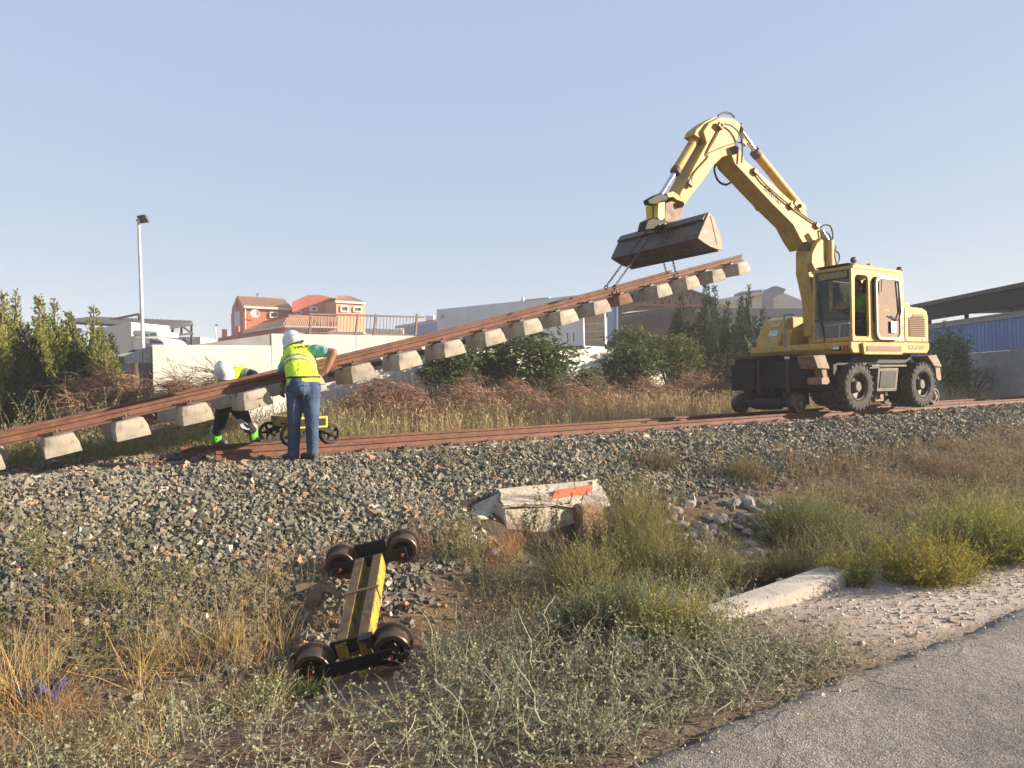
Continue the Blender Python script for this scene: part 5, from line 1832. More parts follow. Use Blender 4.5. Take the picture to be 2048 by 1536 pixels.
# middle block, taller with a mono pitch
mid0, mid1 = at(584, 606, HD + 1.2), at(616.5, 590, HD + 2.2)
mb = MB()
P0 = [at(584, 604, HD + 1.0), at(617, 589.5, HD + 1.6), at(640, 590, HD + 1.8), at(672, 597, HD + 2.2)]
base = [Vector((p.x, p.y, 2.2)) for p in P0]
bk_ = Vector((-.1, 6, 0))
vs = base + P0 + [p + bk_ for p in base] + [p + bk_ for p in P0]
mb.add(vs, [(0, 1, 5, 4), (1, 2, 6, 5), (2, 3, 7, 6), (8, 12, 13, 9), (9, 13, 14, 10), (10, 14, 15, 11), (4, 5, 13, 12), (5, 6, 14, 13), (6, 7, 15, 14), (0, 4, 12, 8), (3, 11, 15, 7)])
to_local(mb.build('wall', 'house'), house)
ac = at(627.5, 618.5, HD + .9)
acu = MB().box(ac, (.62, .5, .42))
acu = acu.build('air_conditioner', mat('ac_white', (0.66, 0.64, 0.60), .6), None, .02)
to_local(acu, house)
bpy.context.view_layer.update()
f_ = MB().lathe([(0, .15), (.02, .15)], ac + Vector((.1, -.26, 0)), (0, -1, 0), 14).build('fan_grille', 'dark_metal')
f_.parent = acu; f_.matrix_parent_inverse = acu.matrix_world.inverted()
window(house, 593.5, 603, 623, 629.5, HD + 1.05)
# right block, salmon, in full sun
a, b, ax3, nb3 = face_box('wall', 'house_pink', (672, 602), (729, 605), 0, HD + .6, HD + 2.6, 6.0, house)
a_l = at(672, 602, HD + .6)
mb = MB().add([Vector((a_l.x - .02, a_l.y, 2.2)), Vector((a_l.x - .6, a_l.y + 3.2, 2.2)), at(640, 591.5, HD + 3.8), Vector((a_l.x - .02, a_l.y, a_l.z))], [(0, 1, 2, 3)])
to_local(mb.build('side_wall', 'house'), house)
tile_roof(house, at(670, 601.5, HD + .3), at(730.5, 605, HD + 2.3), at(672, 591, HD + 3.0), at(700, 593.5, HD + 4.4), 16)
to_local(MB().bar(at(670, 603, HD + .4), at(730, 606.5, HD + 2.4), .20, .18).build('eave_trim', 'trim'), house)
off3 = a.dot(Vector((-ax3.y, ax3.x, 0)))
window(house, 680.5, 694.5, 613, 623, HD, 'win_dark', True, ax3, off3)
window(house, 706, 721, 614.5, 623.5, HD, 'win_dark', True, ax3, off3)
# ground floor annexe with a hipped tile roof, in front
a, b, ax4, nb4 = face_box('wall', 'house_pink', (570, 652), (676, 655), 0, HD - 5.5, HD - 4.3, 5.0, house)
a5, b5, ax5, nb5 = face_box('wall', 'house', (436, 676), (570, 652), 0, HD - 1.0, HD - 5.4, 3.0, house)
tile_roof(house, at(569, 651, HD - 5.8), at(678, 654, HD - 4.6), at(577, 636, HD - 2.4), at(676, 644, HD - 1.4), 28)
tile_roof(house, at(488, 664, HD - 3.0), at(569, 651.5, HD - 5.7), at(504, 655, HD - 1.0), at(577, 636.5, HD - 2.4), 18)
to_local(MB().bar(at(487, 665, HD - 3.05), at(569, 652.5, HD - 5.75), .16, .14).bar(at(569, 652.5, HD - 5.75), at(678, 655, HD - 4.65), .16, .14).build('eave_trim', 'trim'), house)
to_local(MB().add([at(577, 629, HD - 2.2), at(676, 634, HD - 1.2), at(676, 646, HD - 1.2), at(577, 638, HD - 2.2)], [(0, 1, 2, 3)]).add([at(577, 629, HD - 1.9), at(676, 634, HD - .9), at(676, 646, HD - .9), at(577, 638, HD - 1.9)], [(3, 2, 1, 0)]).build('upper_wall', 'house_pink'), house)
for px in (449, 475):
    to_local(MB().bar(at(px, 680, HD - 2.5), at(px, 652 + (475 - px) * .25, HD - 2.5), .3).build('chimney_post', 'house'), house)

# ---- parked lorries behind the low wall
def box_at(mb, x0, x1, y0, y1, d, depth):
    a, b, c, e = at(x0, y1, d), at(x1, y1, d), at(x1, y0, d), at(x0, y0, d)
    t = Vector((0, depth, 0))
    mb.add([a, b, c, e, a + t, b + t, c + t, e + t], [(0, 1, 2, 3), (5, 4, 7, 6), (0, 4, 5, 1), (1, 5, 6, 2), (2, 6, 7, 3), (3, 7, 4, 0)])
    return mb


lv = thing('lorry', at(235, 700, 34), 0, 'cream box body of a parked lorry beside the dark green conifers', 'lorry')
bpy.context.view_layer.update()
a_, b_ = at(205, 655, 36), at(262, 644, 33)
mb = MB()
bot = [Vector((a_.x, a_.y, 2.9)), Vector((b_.x, b_.y, 2.9))]
t = Vector((.6, 2.4, 0))
mb.add([bot[0], bot[1], b_, a_, bot[0] + t, bot[1] + t, b_ + t, a_ + t], [(0, 1, 2, 3), (5, 4, 7, 6), (0, 4, 5, 1), (1, 5, 6, 2), (2, 6, 7, 3), (3, 7, 4, 0)])
to_local(mb.build('box_body', mat('cream_lorry_body', (0.70, 0.62, 0.50), .6), None, .02), lv)
to_local(MB().box(at(257, 653, 32.9), (.25, .02, .22)).build('plate', 'sticker'), lv)
for k in (0, 1):
    to_local(MB().lathe([(-.15, .2), (-.15, .5), (.15, .5), (.15, .2)], at(225 + 22 * k, 712, 35), (.1, 1, 0), 18, closed=True).build('wheel', 'rubber'), lv)
tk = thing('lorry', at(297, 700, 31), 0, 'white lorry cab with a rounded roof deflector behind the wall', 'lorry')
bpy.context.view_layer.update()
d_ = 31
to_local(box_at(MB(), 264, 317, 660, 672, d_ + 1.0, 2.0).build('roof_deflector', 'white_paint', None, .08), tk)
mb = MB()
pr = [(264, 700), (330, 700), (331, 688), (326, 680), (316, 674), (268, 673), (264, 680)]
n0 = len(pr)
mb.add([at(x, y, d_) for x, y in pr] + [at(x, y, d_) + Vector((0, 2.2, 0)) for x, y in pr], [tuple(range(n0)), tuple(range(2 * n0 - 1, n0 - 1, -1))] + [(i, i + n0, (i + 1) % n0 + n0, (i + 1) % n0) for i in range(n0)])
to_local(mb.build('cab', 'white_paint', None, .06), tk)
for x in (276, 318):
    to_local(MB().lathe([(-.15, .2), (-.15, .5), (.15, .5), (.15, .2)], at(x, 722, d_ + .3), (0, 1, 0), 18, closed=True).build('wheel', 'rubber'), tk)
to_local(MB().bar(at(293.5, 669, d_ + .9), at(294, 690, d_ - .1), .05).bar(at(294, 669, d_ + .9), at(302, 689, d_ - .1), .05).build('mirror_arm', 'dark_metal'), tk)
to_local(MB().bar(at(302, 669.5, d_ + .95), at(313, 669.5, d_ + .95), .12, .08).build('marker_lamp', 'dark_metal'), tk)
to_local(MB().add([at(300, 678, d_ - .03), at(326, 684, d_ - .03), at(327, 687, d_ - .03), at(300, 686, d_ - .03)], [(0, 1, 2, 3)]).build('side_window', 'win_dark'), tk)
vn = thing('box_trailer', at(370, 690, 48), 0, 'white box trailer with orange corner edges under the dark canopy', 'trailer')
bpy.context.view_layer.update()
to_local(box_at(MB(), 340, 400, 673.5, 700, 48, 2.6).build('box_body', 'white_paint', None, .02), vn)
to_local(box_at(box_at(MB(), 339.5, 341.5, 673, 698, 47.9, .1), 398, 400, 673, 698, 47.9, .1).build('corner_edge', mat('orange_edge', (.6, .25, .12), .7)), vn)
to_local(MB().bar(at(368, 675, 47.95), at(368, 698, 47.95), .06).bar(at(372, 675, 47.95), at(372, 698, 47.95), .06).build('door_bar', 'grey_metal'), vn)

# ---- dark steel canopy
cp = thing('steel_canopy', at(260, 690, 44), 0, 'dark corrugated steel canopy on thin posts above the parked lorries', 'canopy')
bpy.context.view_layer.update()
cA, cB, cC, cE = at(120, 647, 40), at(180, 637, 52), at(385, 646, 47), at(318, 658, 40)
t = Vector((0, 0, .10))
to_local(MB().add([cA, cE, cC, cB, cA + t, cE + t, cC + t, cB + t], [(0, 1, 2, 3), (7, 6, 5, 4), (0, 4, 5, 1), (1, 5, 6, 2), (2, 6, 7, 3), (3, 7, 4, 0)]).build('roof_sheet', 'dark_metal'), cp)
for k in range(24):
    p, q = cB.lerp(cC, (k + .5) / 24), cA.lerp(cE, (k + .5) / 24)
    to_local(MB().bar(p + t * 1.2, q + t * 1.2, .10, .08).build('roof_rib', 'dark_metal'), cp)
for p, q in (((383, 648, 47), (383, 745, 47)), ((322, 660, 40), (322, 745, 40)), ((125, 648, 40), (127, 745, 40)), ((183, 640, 51), (183, 745, 51)), ((363, 651, 45), (363, 668, 45)), ((346, 654, 43), (345, 670, 43)), ((329, 657, 41), (329, 672, 41))):
    to_local(MB().bar(at(*p), at(*q), .11).build('post', 'dark_metal'), cp)
to_local(MB().bar(at(322, 674, 40), at(385, 667, 47), .10).bar(at(365, 653, 45), at(383, 666, 47), .08).bar(at(322, 659, 40), at(385, 649, 47), .12).build('tie_rod', 'dark_metal'), cp)
to_local(MB().bar(at(220, 640, 46), at(278, 628, 46), .12).bar(at(278, 628, 46), at(280, 642, 46), .14).bar(at(240, 636, 46), at(242, 640, 46), .1).build('sign_frame', 'rail_paint'), cp)

# ---- semi-trailer with an open end
M['trailer'] = mat('white_trailer_side', (0.72, 0.72, 0.72), .55, var=(0.64, 0.64, 0.65), vscale=.8, dirt=(.5, .48, .44), dscale=1.5, dedge=(.65, .85))
M['plank'] = mat('trailer_boards', (0.46, 0.40, 0.30), .8, var=(0.38, 0.32, 0.23), vscale=3)
tA, tB = at(873, 622, 47.9), at(1163, 592, 41.7)
zt, zb = tB.z, tB.z - 2.75
ux = Vector((tB.x - tA.x, tB.y - tA.y, 0))
Lt = ux.length
ux.normalize()
uy = Vector((-ux.y, ux.x, 0))
mt4 = Matrix((ux, uy, UP)).transposed()
st_ = thing('semi_trailer', Vector((tA.x, tA.y, zb - 1.15)), 0, 'long white semi-trailer with its end open, parked behind the pale sunlit wall', 'trailer', rot=mt4)
h0, h1 = 1.15, 1.15 + zt - zb
MB().span(0, Lt, 0, .06, h0, h1).build('side_wall', 'trailer', st_, .01)
fw = MB().span(0, Lt, 2.52, 2.58, h0, h1).build('far_wall', 'trailer', st_)
MB().span(0, .06, .06, 2.52, h0, h1).build('front_wall', 'trailer', st_)
MB().span(0, Lt, 0, 2.58, h1, h1 + .07).build('roof', 'trailer', st_, .01)
MB().span(0, Lt, 0, 2.58, h0 - .16, h0).build('floor', 'dark_metal', st_)
MB().span(Lt - .01, Lt + .09, -.02, .10, h0 - .1, h1 + .08).span(Lt - .01, Lt + .09, 2.48, 2.62, h0 - .1, h1 + .08).span(Lt - .01, Lt + .09, -.02, 2.6, h0 - .22, h0 - .02).span(Lt - .01, Lt + .09, -.02, 2.6, h1 - .02, h1 + .1).build('end_frame', 'white_paint', st_, .02)
hb_ = (h1 - h0) / 6
for k in range(6):
    MB().span(.2, Lt - .02, 2.46, 2.515, h0 + k * hb_ + .05, h0 + (k + 1) * hb_ - .02).build('side_board', 'plank', st_)
MB().span(Lt - 1.35, Lt - .15, -.012, -.001, h0 + .02, h1 - .1).build('door_leaf', 'trailer', st_, .004)
MB().bar((Lt - .95, -.02, h0 + .25), (Lt - .95, -.02, h0 + .75), .05).bar((Lt - .55, -.02, h0 + .25), (Lt - .55, -.02, h0 + .75), .05).build('door_latch', 'dark_metal', st_)
MB().span(.35, .62, -.012, -.001, h1 - .55, h1 - .28).build('emblem', mat('grey_emblem', (.35, .37, .42), .6), st_)
MB().span(Lt * .62, Lt * .78, .3, 1.4, h1 + .07, h1 + .16).span(Lt * .60, Lt * .61, .3, .5, h1 + .07, h1 + .3).build('roof_unit', 'grey_metal', st_)
for k in (2.2, 3.4):
    for y in (.15, 2.1):
        MB().lathe([(-.15, .22), (-.17, .3), (-.17, .5), (.17, .5), (.17, .3), (.15, .22)], (Lt - k, y + .17, .5), (0, 1, 0), 20, closed=True).build('wheel', 'rubber', st_)
for k in (1.2,):
    MB().span(k, k + .12, .3, .42, 0, h0 - .16).span(k, k + .12, 2.1, 2.22, 0, h0 - .16).build('landing_leg', 'dark_metal', st_)
bt = thing('blue_container', at(1231, 690, 46), 0, 'blue container edge standing right of the open trailer end', 'container')
bpy.context.view_layer.update()
mb = box_at(MB(), 1227, 1233.5, 612, 735, 46, 3.0)
to_local(mb.build('container_side', mat('blue_container_paint', (.10, .22, .42), .6)), bt)
to_local(box_at(MB(), 1233.6, 1236, 608, 735, 45.8, .12).build('corner_post', 'white_paint'), bt)

# ---- open shed with red lattice girders
sh = thing('steel_shed', at(1320, 690, 66), 0, 'open industrial shed with red lattice roof girders and a brown wall', 'shed')
bpy.context.view_layer.update()
M['red_steel'] = mat('red_girder_paint', (0.42, 0.10, 0.075), .7, var=(.36, .08, .06), vscale=1)
M['brown_clad'] = mat('brown_cladding', (0.055, 0.028, 0.026), .8, var=(0.075, 0.036, 0.032), vscale=.7)
def sp(x, y, d=64): return at(x, y, d)
dd = 64
mb = MB()
def slab(pts, d, depth, name, m):
    n = len(pts)
    mb = MB().add([at(x, y, d) for x, y in pts] + [at(x, y, d) + Vector((0, depth, 0)) for x, y in pts], [tuple(range(n)), tuple(range(2 * n - 1, n - 1, -1))] + [(i, i + n, (i + 1) % n + n, (i + 1) % n) for i in range(n)])
    return mb.build(name, m)
to_local(slab([(1232, 640), (1345, 624), (1420, 613), (1420, 745), (1232, 745)], 66, .3, 'lower_wall', 'brown_clad'), sh)
to_local(slab([(1230, 612), (1372, 577), (1412, 592), (1440, 600), (1440, 612), (1345, 617), (1236, 622)], 70, .3, 'gable_wall', 'brown_clad'), sh)
to_local(slab([(1228, 610), (1372, 574.5), (1445, 601), (1445, 604), (1372, 578), (1228, 614)], 62, 12, 'roof', 'dark_metal'), sh)
to_local(slab([(1236, 628), (1345, 615), (1410, 607), (1410, 618), (1345, 625), (1236, 641)], 67.5, .2, 'translucent_band', mat('pale_panel', (.62, .63, .66), .7)), sh)
def girder(x0, y0, x1, y1, h0_, h1_, d, n, m, w=.14):
    mb = MB().bar(at(x0, y0, d), at(x1, y1, d), w).bar(at(x0, y0 + h0_, d), at(x1, y1 + h1_, d), w)
    for k in range(n):
        f0, f1 = k / n, (k + 1) / n
        xa, xb = x0 + (x1 - x0) * f0, x0 + (x1 - x0) * f1
        ya, yb = y0 + (y1 - y0) * f0, y0 + (y1 - y0) * f1
        ha, hb2 = h0_ + (h1_ - h0_) * f0, h0_ + (h1_ - h0_) * f1
        xm = (xa + xb) / 2
        mb.bar(at(xa, ya + ha, d), at(xm, (ya + yb) / 2, d), w * .7).bar(at(xm, (ya + yb) / 2, d), at(xb, yb + hb2, d), w * .7)
    return mb
to_local(girder(1245, 606, 1374, 579, 3, 32, 62.5, 9, 'red_steel').build('roof_girder', 'red_steel'), sh)
to_local(girder(1374, 579, 1440, 601, 32, 8, 62.5, 5, 'red_steel').build('roof_girder', 'red_steel'), sh)
to_local(girder(1240, 620, 1352, 613, 3, 3, 64, 10, 'red_steel', .1).build('tie_girder', 'red_steel'), sh)
to_local(girder(1238, 630, 1400, 611, 7, 7, 65, 12, 'dark_metal', .1).build('eaves_girder', 'dark_metal'), sh)
for x in (1240, 1352, 1436):
    to_local(MB().bar(at(x, 606, 64.5), at(x, 745, 64.5), .25).build('column', 'dark_metal'), sh)

# ---- cream warehouse with a ventilation cowl
wh = thing('warehouse', at(1530, 690, 58), 0, 'cream warehouse roof with a big grey ventilation cowl behind the conifers', 'warehouse')
bpy.context.view_layer.update()
M['cream_wall'] = mat('cream_cladding', (0.66, 0.58, 0.46), .7, var=(.72, .65, .53), vscale=.5)
M['vent'] = mat('vent_grey_sheet', (0.30, 0.31, 0.34), .5, metal=.2, var=(.25, .26, .29), vscale=1)
to_local(slab([(1458, 616), (1470, 604), (1531, 583), (1566, 585), (1650, 620), (1650, 745), (1458, 745)], 58, .3, 'gable', 'cream_wall'), wh)
to_local(slab([(1440, 598), (1531, 582), (1534, 585), (1475, 600), (1460, 612), (1440, 606)], 57.5, 8, 'roof', 'cream_wall'), wh)
to_local(slab([(1425, 616), (1650, 617), (1650, 745), (1425, 745)], 55, .3, 'lower_building', mat('grey_facade', (.20, .21, .24), .8)), wh)
to_local(slab([(1483, 583), (1525, 579), (1531, 583), (1483, 588)], 60, 2, 'roof_light', 'vent'), wh)
to_local(slab([(1524, 579), (1530, 578.5), (1531, 583), (1525, 584)], 59.8, .2, 'roof_light_end', 'white_paint'), wh)
cw_ = slab([(1533, 618), (1533, 588), (1535, 581), (1540, 576), (1546, 573), (1553, 572), (1561, 574.5), (1572, 578), (1566, 588), (1558, 591), (1547, 592), (1547, 618)], 53, 1.0, 'cowl', 'vent')
to_local(cw_, wh)
fb = thing('far_shed', at(850, 680, 80), 0, 'blue roofed far shed and grey roof edge left of the semi-trailer', 'shed')
bpy.context.view_layer.update()
to_local(slab([(808, 655), (875, 643), (875, 668), (808, 672)], 82, 5, 'roof', mat('blue_sheet', (.16, .24, .42), .6)), fb)
to_local(slab([(790, 652), (874, 638), (874, 643), (790, 657)], 79, .6, 'fascia', mat('beige_fascia', (.48, .43, .36), .7)), fb)
to_local(slab([(806, 668), (875, 660), (875, 745), (806, 745)], 84, 3, 'wall', 'vent'), fb)
to_local(slab([(730, 657), (805, 659), (805, 745), (730, 745)], 90, 5, 'annexe', 'cream_wall'), fb)
to_local(MB().box(at(860, 636, 79), (.9, .5, .5)).build('roof_unit', 'white_paint', None, .05), fb)
pc = thing('parked_car', at(632, 760, 29), 0, 'dark blue parked car seen through the railing bars', 'car')
bpy.context.view_layer.update()
to_local(slab([(592, 728), (593, 690), (600, 684), (610, 663), (655, 662), (664, 684), (672, 690), (673, 728)], 29, 3.8, 'body', mat('dark_car_paint', (.07, .09, .14), .3)), pc)
for x in (603, 662):
    for k in (.7, 3.0):
        to_local(MB().lathe([(-.1, .12), (-.1, .3), (.1, .3), (.1, .12)], at(x, 728, 29) + Vector((0, k, 0)), (1, 0, 0), 16, closed=True).build('wheel', 'rubber'), pc)
to_local(slab([(612, 680), (616, 666), (650, 665), (655, 680)], 28.97, .02, 'window', 'win_dark'), pc)
pv_ = thing('parked_van', at(700, 760, 34), 0, 'white parked van roof seen through the right part of the railing', 'van')
bpy.context.view_layer.update()
to_local(slab([(664, 735), (665, 672), (668, 664), (726, 664), (731, 672), (732, 735)], 34, 4.2, 'body', 'white_paint'), pv_)
to_local(slab([(672, 682), (674, 670), (722, 670), (724, 682)], 33.97, .02, 'window', 'win_dark'), pv_)
for x in (676, 720):
    for k in (.8, 3.3):
        to_local(MB().lathe([(-.1, .12), (-.1, .32), (.1, .32), (.1, .12)], at(x, 737, 34) + Vector((0, k, 0)), (1, 0, 0), 16, closed=True).build('wheel', 'rubber'), pv_)

# ---- blue panelled fence and dark roof at the far right
bl = thing('blue_panel_building', W(24, 14, .6), 0, 'blue panelled shed on a grey concrete base under a dark open roof', 'building')
bpy.context.view_layer.update()
M['blue'] = mat('blue_sheet_panel', (0.22, 0.33, 0.62), .6, var=(0.19, 0.29, 0.56), vscale=.7, dirt=(.14, .18, .32), dscale=1.2, dedge=(.6, .85))
M['base_grey'] = mat('stained_concrete_base', (0.42, 0.40, 0.39), .9, var=(0.30, 0.29, 0.29), vscale=.8, bump=.004)
bA, bB = at(1850, 700, 31), at(2120, 700, 23.2)
ub = Vector((bB.x - bA.x, bB.y - bA.y, 0)); LB = ub.length; ub.normalize()
def bz(px, py):
    """height on the building's front plane for a photo point, and its distance along the front"""
    ra_, rb_ = ray(px, py)
    nrm = Vector((-ub.y, ub.x, 0))
    k = bA.dot(nrm) / Vector((ra_, 1, 0)).dot(nrm)
    p = Vector((ra_ * k, k, EYE + rb_ * k))
    return (p - Vector((bA.x, bA.y, 0))).dot(ub), p.z
vB = Matrix((ub, Vector((-ub.y, ub.x, 0)), UP)).transposed()
bl.matrix_world = Matrix.Translation((bA.x, bA.y, .5)) @ vB.to_4x4()
zb0, zb1, zb2 = bz(1990, 703)[1] - .5, bz(1990, 641)[1] - .5, bz(1990, 632)[1] - .5
print('blue bldg', zb0, zb1, LB)
MB().span(-4, LB + 3, 0, .25, 0, zb0).build('concrete_base', 'base_grey', bl)
n_ = 9
for k in range(-4, n_ + 3):
    pnl = MB().span(k * LB / n_ + .01, (k + 1) * LB / n_ - .01, .03, .09, zb0 + .01, zb1).build('wall_panel', 'blue', bl)
    for j in range(4):
        MB().span(k * LB / n_ + .05 + j * LB / n_ / 4, k * LB / n_ + .09 + j * LB / n_ / 4, .012, .03, zb0 + .02, zb1 - .02).build('sheet_rib', 'blue', pnl)
MB().span(-4, LB + 3, -.02, .12, zb1, zb2).span(-4, LB + 3, -.03, .14, zb2 + .002, zb2 + .06).build('top_beam', 'grey_metal', bl, .01)
for k in range(0, n_ + 1, 3):
    MB().span(k * LB / n_ - .05, k * LB / n_ + .05, .15, .27, 0, zb2 + 1.0).build('post', 'dark_metal', bl)
r0, r1 = bz(1852, 607), bz(2040, 575)
MB().span(-4, LB + 3, -.35, 6.5, r1[1] - .5 - .05, r1[1] - .5 + .1).build('roof', 'dark_metal', bl)
MB().span(-4, LB + 3, -.2, .0, r1[1] - .5 - .62, r1[1] - .5 - .05).build('roof_underside_shade', mat('roof_shade_dark', (.035, .028, .032), .8), bl)  # dark board added for the shaded underside of the roof
MB().span(-4, LB + 3, 6.3, 6.5, 0, zb2 + .8).build('back_wall', mat('pale_far_wall', (.62, .6, .58), .8), bl)
# ================================================================== ballast, rocks, culvert, kerb
def cull(P, m=260):
    x, y = project_np(P)
    return (P[:, 1] > .6) & (x > -m) & (x < 2048 + m) & (y < 1536 + m) & (y > -m)


def ico():
    bm = bmesh.new()
    bmesh.ops.create_cube(bm, size=1.5)
    bmesh.ops.triangulate(bm, faces=bm.faces[:])
    v = np.array([tuple(x.co) for x in bm.verts])
    f = np.array([[x.index for x in fc.verts] for fc in bm.faces])
    bm.free()
    return v, f


ICO_V, ICO_F = ico()


def rand_rot(n, g):
    q = g.normal(size=(n, 4))
    q /= np.linalg.norm(q, axis=1, keepdims=True)
    w, x, y, z = q.T
    return np.stack([1 - 2 * (y * y + z * z), 2 * (x * y - z * w), 2 * (x * z + y * w), 2 * (x * y + z * w), 1 - 2 * (x * x + z * z), 2 * (y * z - x * w), 2 * (x * z - y * w), 2 * (y * z + x * w), 1 - 2 * (x * x + y * y)], -1).reshape(n, 3, 3)


def stones(P, size, colr, g):
    """angular broken stones: jittered, flattened icosahedra"""
    n = len(P)
    k = len(ICO_V)
    V = np.repeat(ICO_V[None], n, 0) + g.uniform(-.42, .42, (n, k, 3))
    V = V * np.stack([g.uniform(.8, 1.5, n), g.uniform(.6, 1.1, n), g.uniform(.45, .85, n)], -1)[:, None, :]
    V = np.einsum('nij,nkj->nki', rand_rot(n, g), V) * size[:, None, None] + P[:, None, :]
    Fc = (ICO_F[None] + (np.arange(n) * k)[:, None, None]).reshape(-1, 3)
    return V.reshape(-1, 3), Fc, np.repeat(colr, k, 0)


def stone_colors(n, g, rusty=0.0):
    base = np.array([(.20, .192, .155), (.17, .17, .145), (.225, .21, .165), (.135, .138, .125), (.245, .23, .185)])
    c = base[g.integers(0, 5, n)] * g.uniform(.75, 1.2, (n, 1))
    odd = g.random(n)
    c[odd < .05] = np.array((.42, .25, .16)) * g.uniform(.8, 1.15, ((odd < .05).sum(), 1))
    m = (odd > .972)
    c[m] = np.array((.50, .45, .38)) * g.uniform(.85, 1.2, (m.sum(), 1))
    if rusty is not None and np.ndim(rusty):
        c = c * (1 - rusty[:, None]) + np.array((.25, .14, .085)) * rusty[:, None]
    return c


def ballast_edge(s):
    return np.interp(s, [-8, -1.5, .2, 1.0, 1.9, 2.8, 3.6, 5.5, 8, 10, 13, 30], [6.9, 6.75, 6.0, 5.35, 5.45, 5.9, 6.1, 6.45, 6.8, 7.1, 7.35, 7.4])


g = np.random.default_rng(21)
def jgrid(s0, s1, o0, o1, st):
    a, b = np.meshgrid(np.arange(s0, s1, st), np.arange(o0, o1, st), indexing='ij')
    return (a + g.uniform(-.5, .5, a.shape) * st).ravel(), (b + g.uniform(-.5, .5, b.shape) * st).ravel()


PS, SZ, RU, DU = [], [], [], []
for s0, s1, o0, o1, st, r in ((-6, 6, 5.2, 9.12, .034, .0255), (6, 12, 6.0, 9.12, .040, .028), (12, 20, 6.4, 9.12, .05, .033), (20, 34, 6.8, 9.12, .085, .05),
                              (-6, 2.6, 9.12, 11.2, .046, .028), (2.6, 9, 9.30, 11.2, .07, .03), (9, 26, 9.4, 11.2, .12, .045)):
    s, o = jgrid(s0, s1, o0, o1, st)
    eg = ballast_edge(s) + .28 * wob(s, o, 1.3, 2.0)
    keep = (o > eg) | (g.random(len(s)) < np.exp(-np.maximum(eg - o, 0) / .22) * .55)
    # keep clear of the culvert top and of the laid rails
    cul = (s > 3.85) & (s < 5.75) & (o > 6.0) & (o < 7.12)
    keep &= ~cul
    z = ground_z(s, o) + g.uniform(-.006, .016, len(s))
    # heaped a little towards the sleeper ends, hollow where the panel was lifted out
    z += .008 * np.exp(-((o - 8.72) / .16) ** 2) * (s > S_NEAR0) + .05 * np.exp(-((o - 9.75) / .3) ** 2) * (s > S_NEAR0)
    z -= .032 * np.exp(-((o - 8.78) / .13) ** 2) * (s > S_NEAR0)
    z -= .05 * smooth(8.8, 9.1, o) * (1 - smooth(10.3, 10.7, o)) * (s < S_NEAR0) * (.6 + .4 * np.sin(s * 9.5))
    z += .035 * np.exp(-((o - 8.65) / .22) ** 2) * (s < S_NEAR0)
    P_ = Wn(s, o, z)
    keep &= cull(P_)
    PS.append(P_[keep]); SZ.append(r * np.clip(g.lognormal(-.08, .28, keep.sum()), .5, 1.9))
    DU.append(np.clip(.92 + .30 * wob(s, o, .55, 6)[keep], .55, 1.3))
    ru = np.where((o > 8.9) & (o < 11.2), .30, 0.0) + np.where((s < S_NEAR0) & (o > 8.8), .25, 0) * (wob(s, o, 1.4) > -.2)
    RU.append((ru * g.random(len(s)) * 1.6)[keep].clip(0, .9))
PS, SZ, RU = np.concatenate(PS), np.concatenate(SZ), np.concatenate(RU)
print('ballast stones', len(PS))
DU = np.concatenate(DU)[:, None]
CS = stone_colors(len(PS), g, RU) * DU * np.array((1.10, 1.05, .98))
CS = CS * (1 - .22 * (DU > 1.02)) + np.array((.24, .20, .145)) * .22 * (DU > 1.02)
V, Fc, C = stones(PS, SZ, CS, g)
M['stone'] = attr_mat('ballast_stone', .92, bump=.004, bscale=90)
bal = link('ballast', np_mesh('ballast', V, Fc, C), 'stone')
tag(bal, 'grey crushed stone ballast covering the embankment slope and track bed', 'ballast', kind='stuff')
# loose chippings on the pale verge and strewn through the ditch
s, o = jgrid(1.5, 13, 2.46, 6.9, .055)
den = smooth(2.45, 2.6, o) * (1 - smooth(3.4, 4.1, o)) * smooth(3.0, 5.0, s) * (1 - .6 * smooth(7, 9, s)) * .8 + .05
den = den + .25 * np.exp(-((s - 7.0) / 1.0) ** 2 - ((o - 5.7) / .7) ** 2)
keep = g.random(len(s)) < den
s2, o2 = jgrid(-2.5, 3, 3.5, 6.6, .07)
k2 = g.random(len(s2)) < .12 + .18 * (wob(s2, o2, .9, 3) > .2)
s3 = g.uniform(1.5, 9, 420); o3 = 2.43 - np.abs(g.normal(size=420)) * .10
n0 = len(s[keep]) + len(s2[k2])
s, o = np.concatenate([s[keep], s2[k2], s3]), np.concatenate([o[keep], o2[k2], o3])
P_ = Wn(s, o, ground_z(s, o) + .002)
P_[n0:, 2] = .001
spill = np.arange(len(P_)) >= n0
kk = cull(P_)
P_, s, o, spill = P_[kk], s[kk], o[kk], spill[kk]
cc = np.array([(.62, .51, .42), (.52, .42, .34), (.70, .61, .53), (.40, .33, .27)])[g.integers(0, 4, len(P_))] * g.uniform(.75, 1.15, (len(P_), 1))
V, Fc, C = stones(P_, g.uniform(.004, .013, len(P_)) * (1 + 1.0 * (g.random(len(P_)) < .06)) * np.where(spill, .5, 1.0), cc, g)
gv = link('gravel', np_mesh('gravel', V, Fc, C), 'stone')
tag(gv, 'pale loose gravel strewn along the road verge and ditch', 'gravel', kind='stuff')

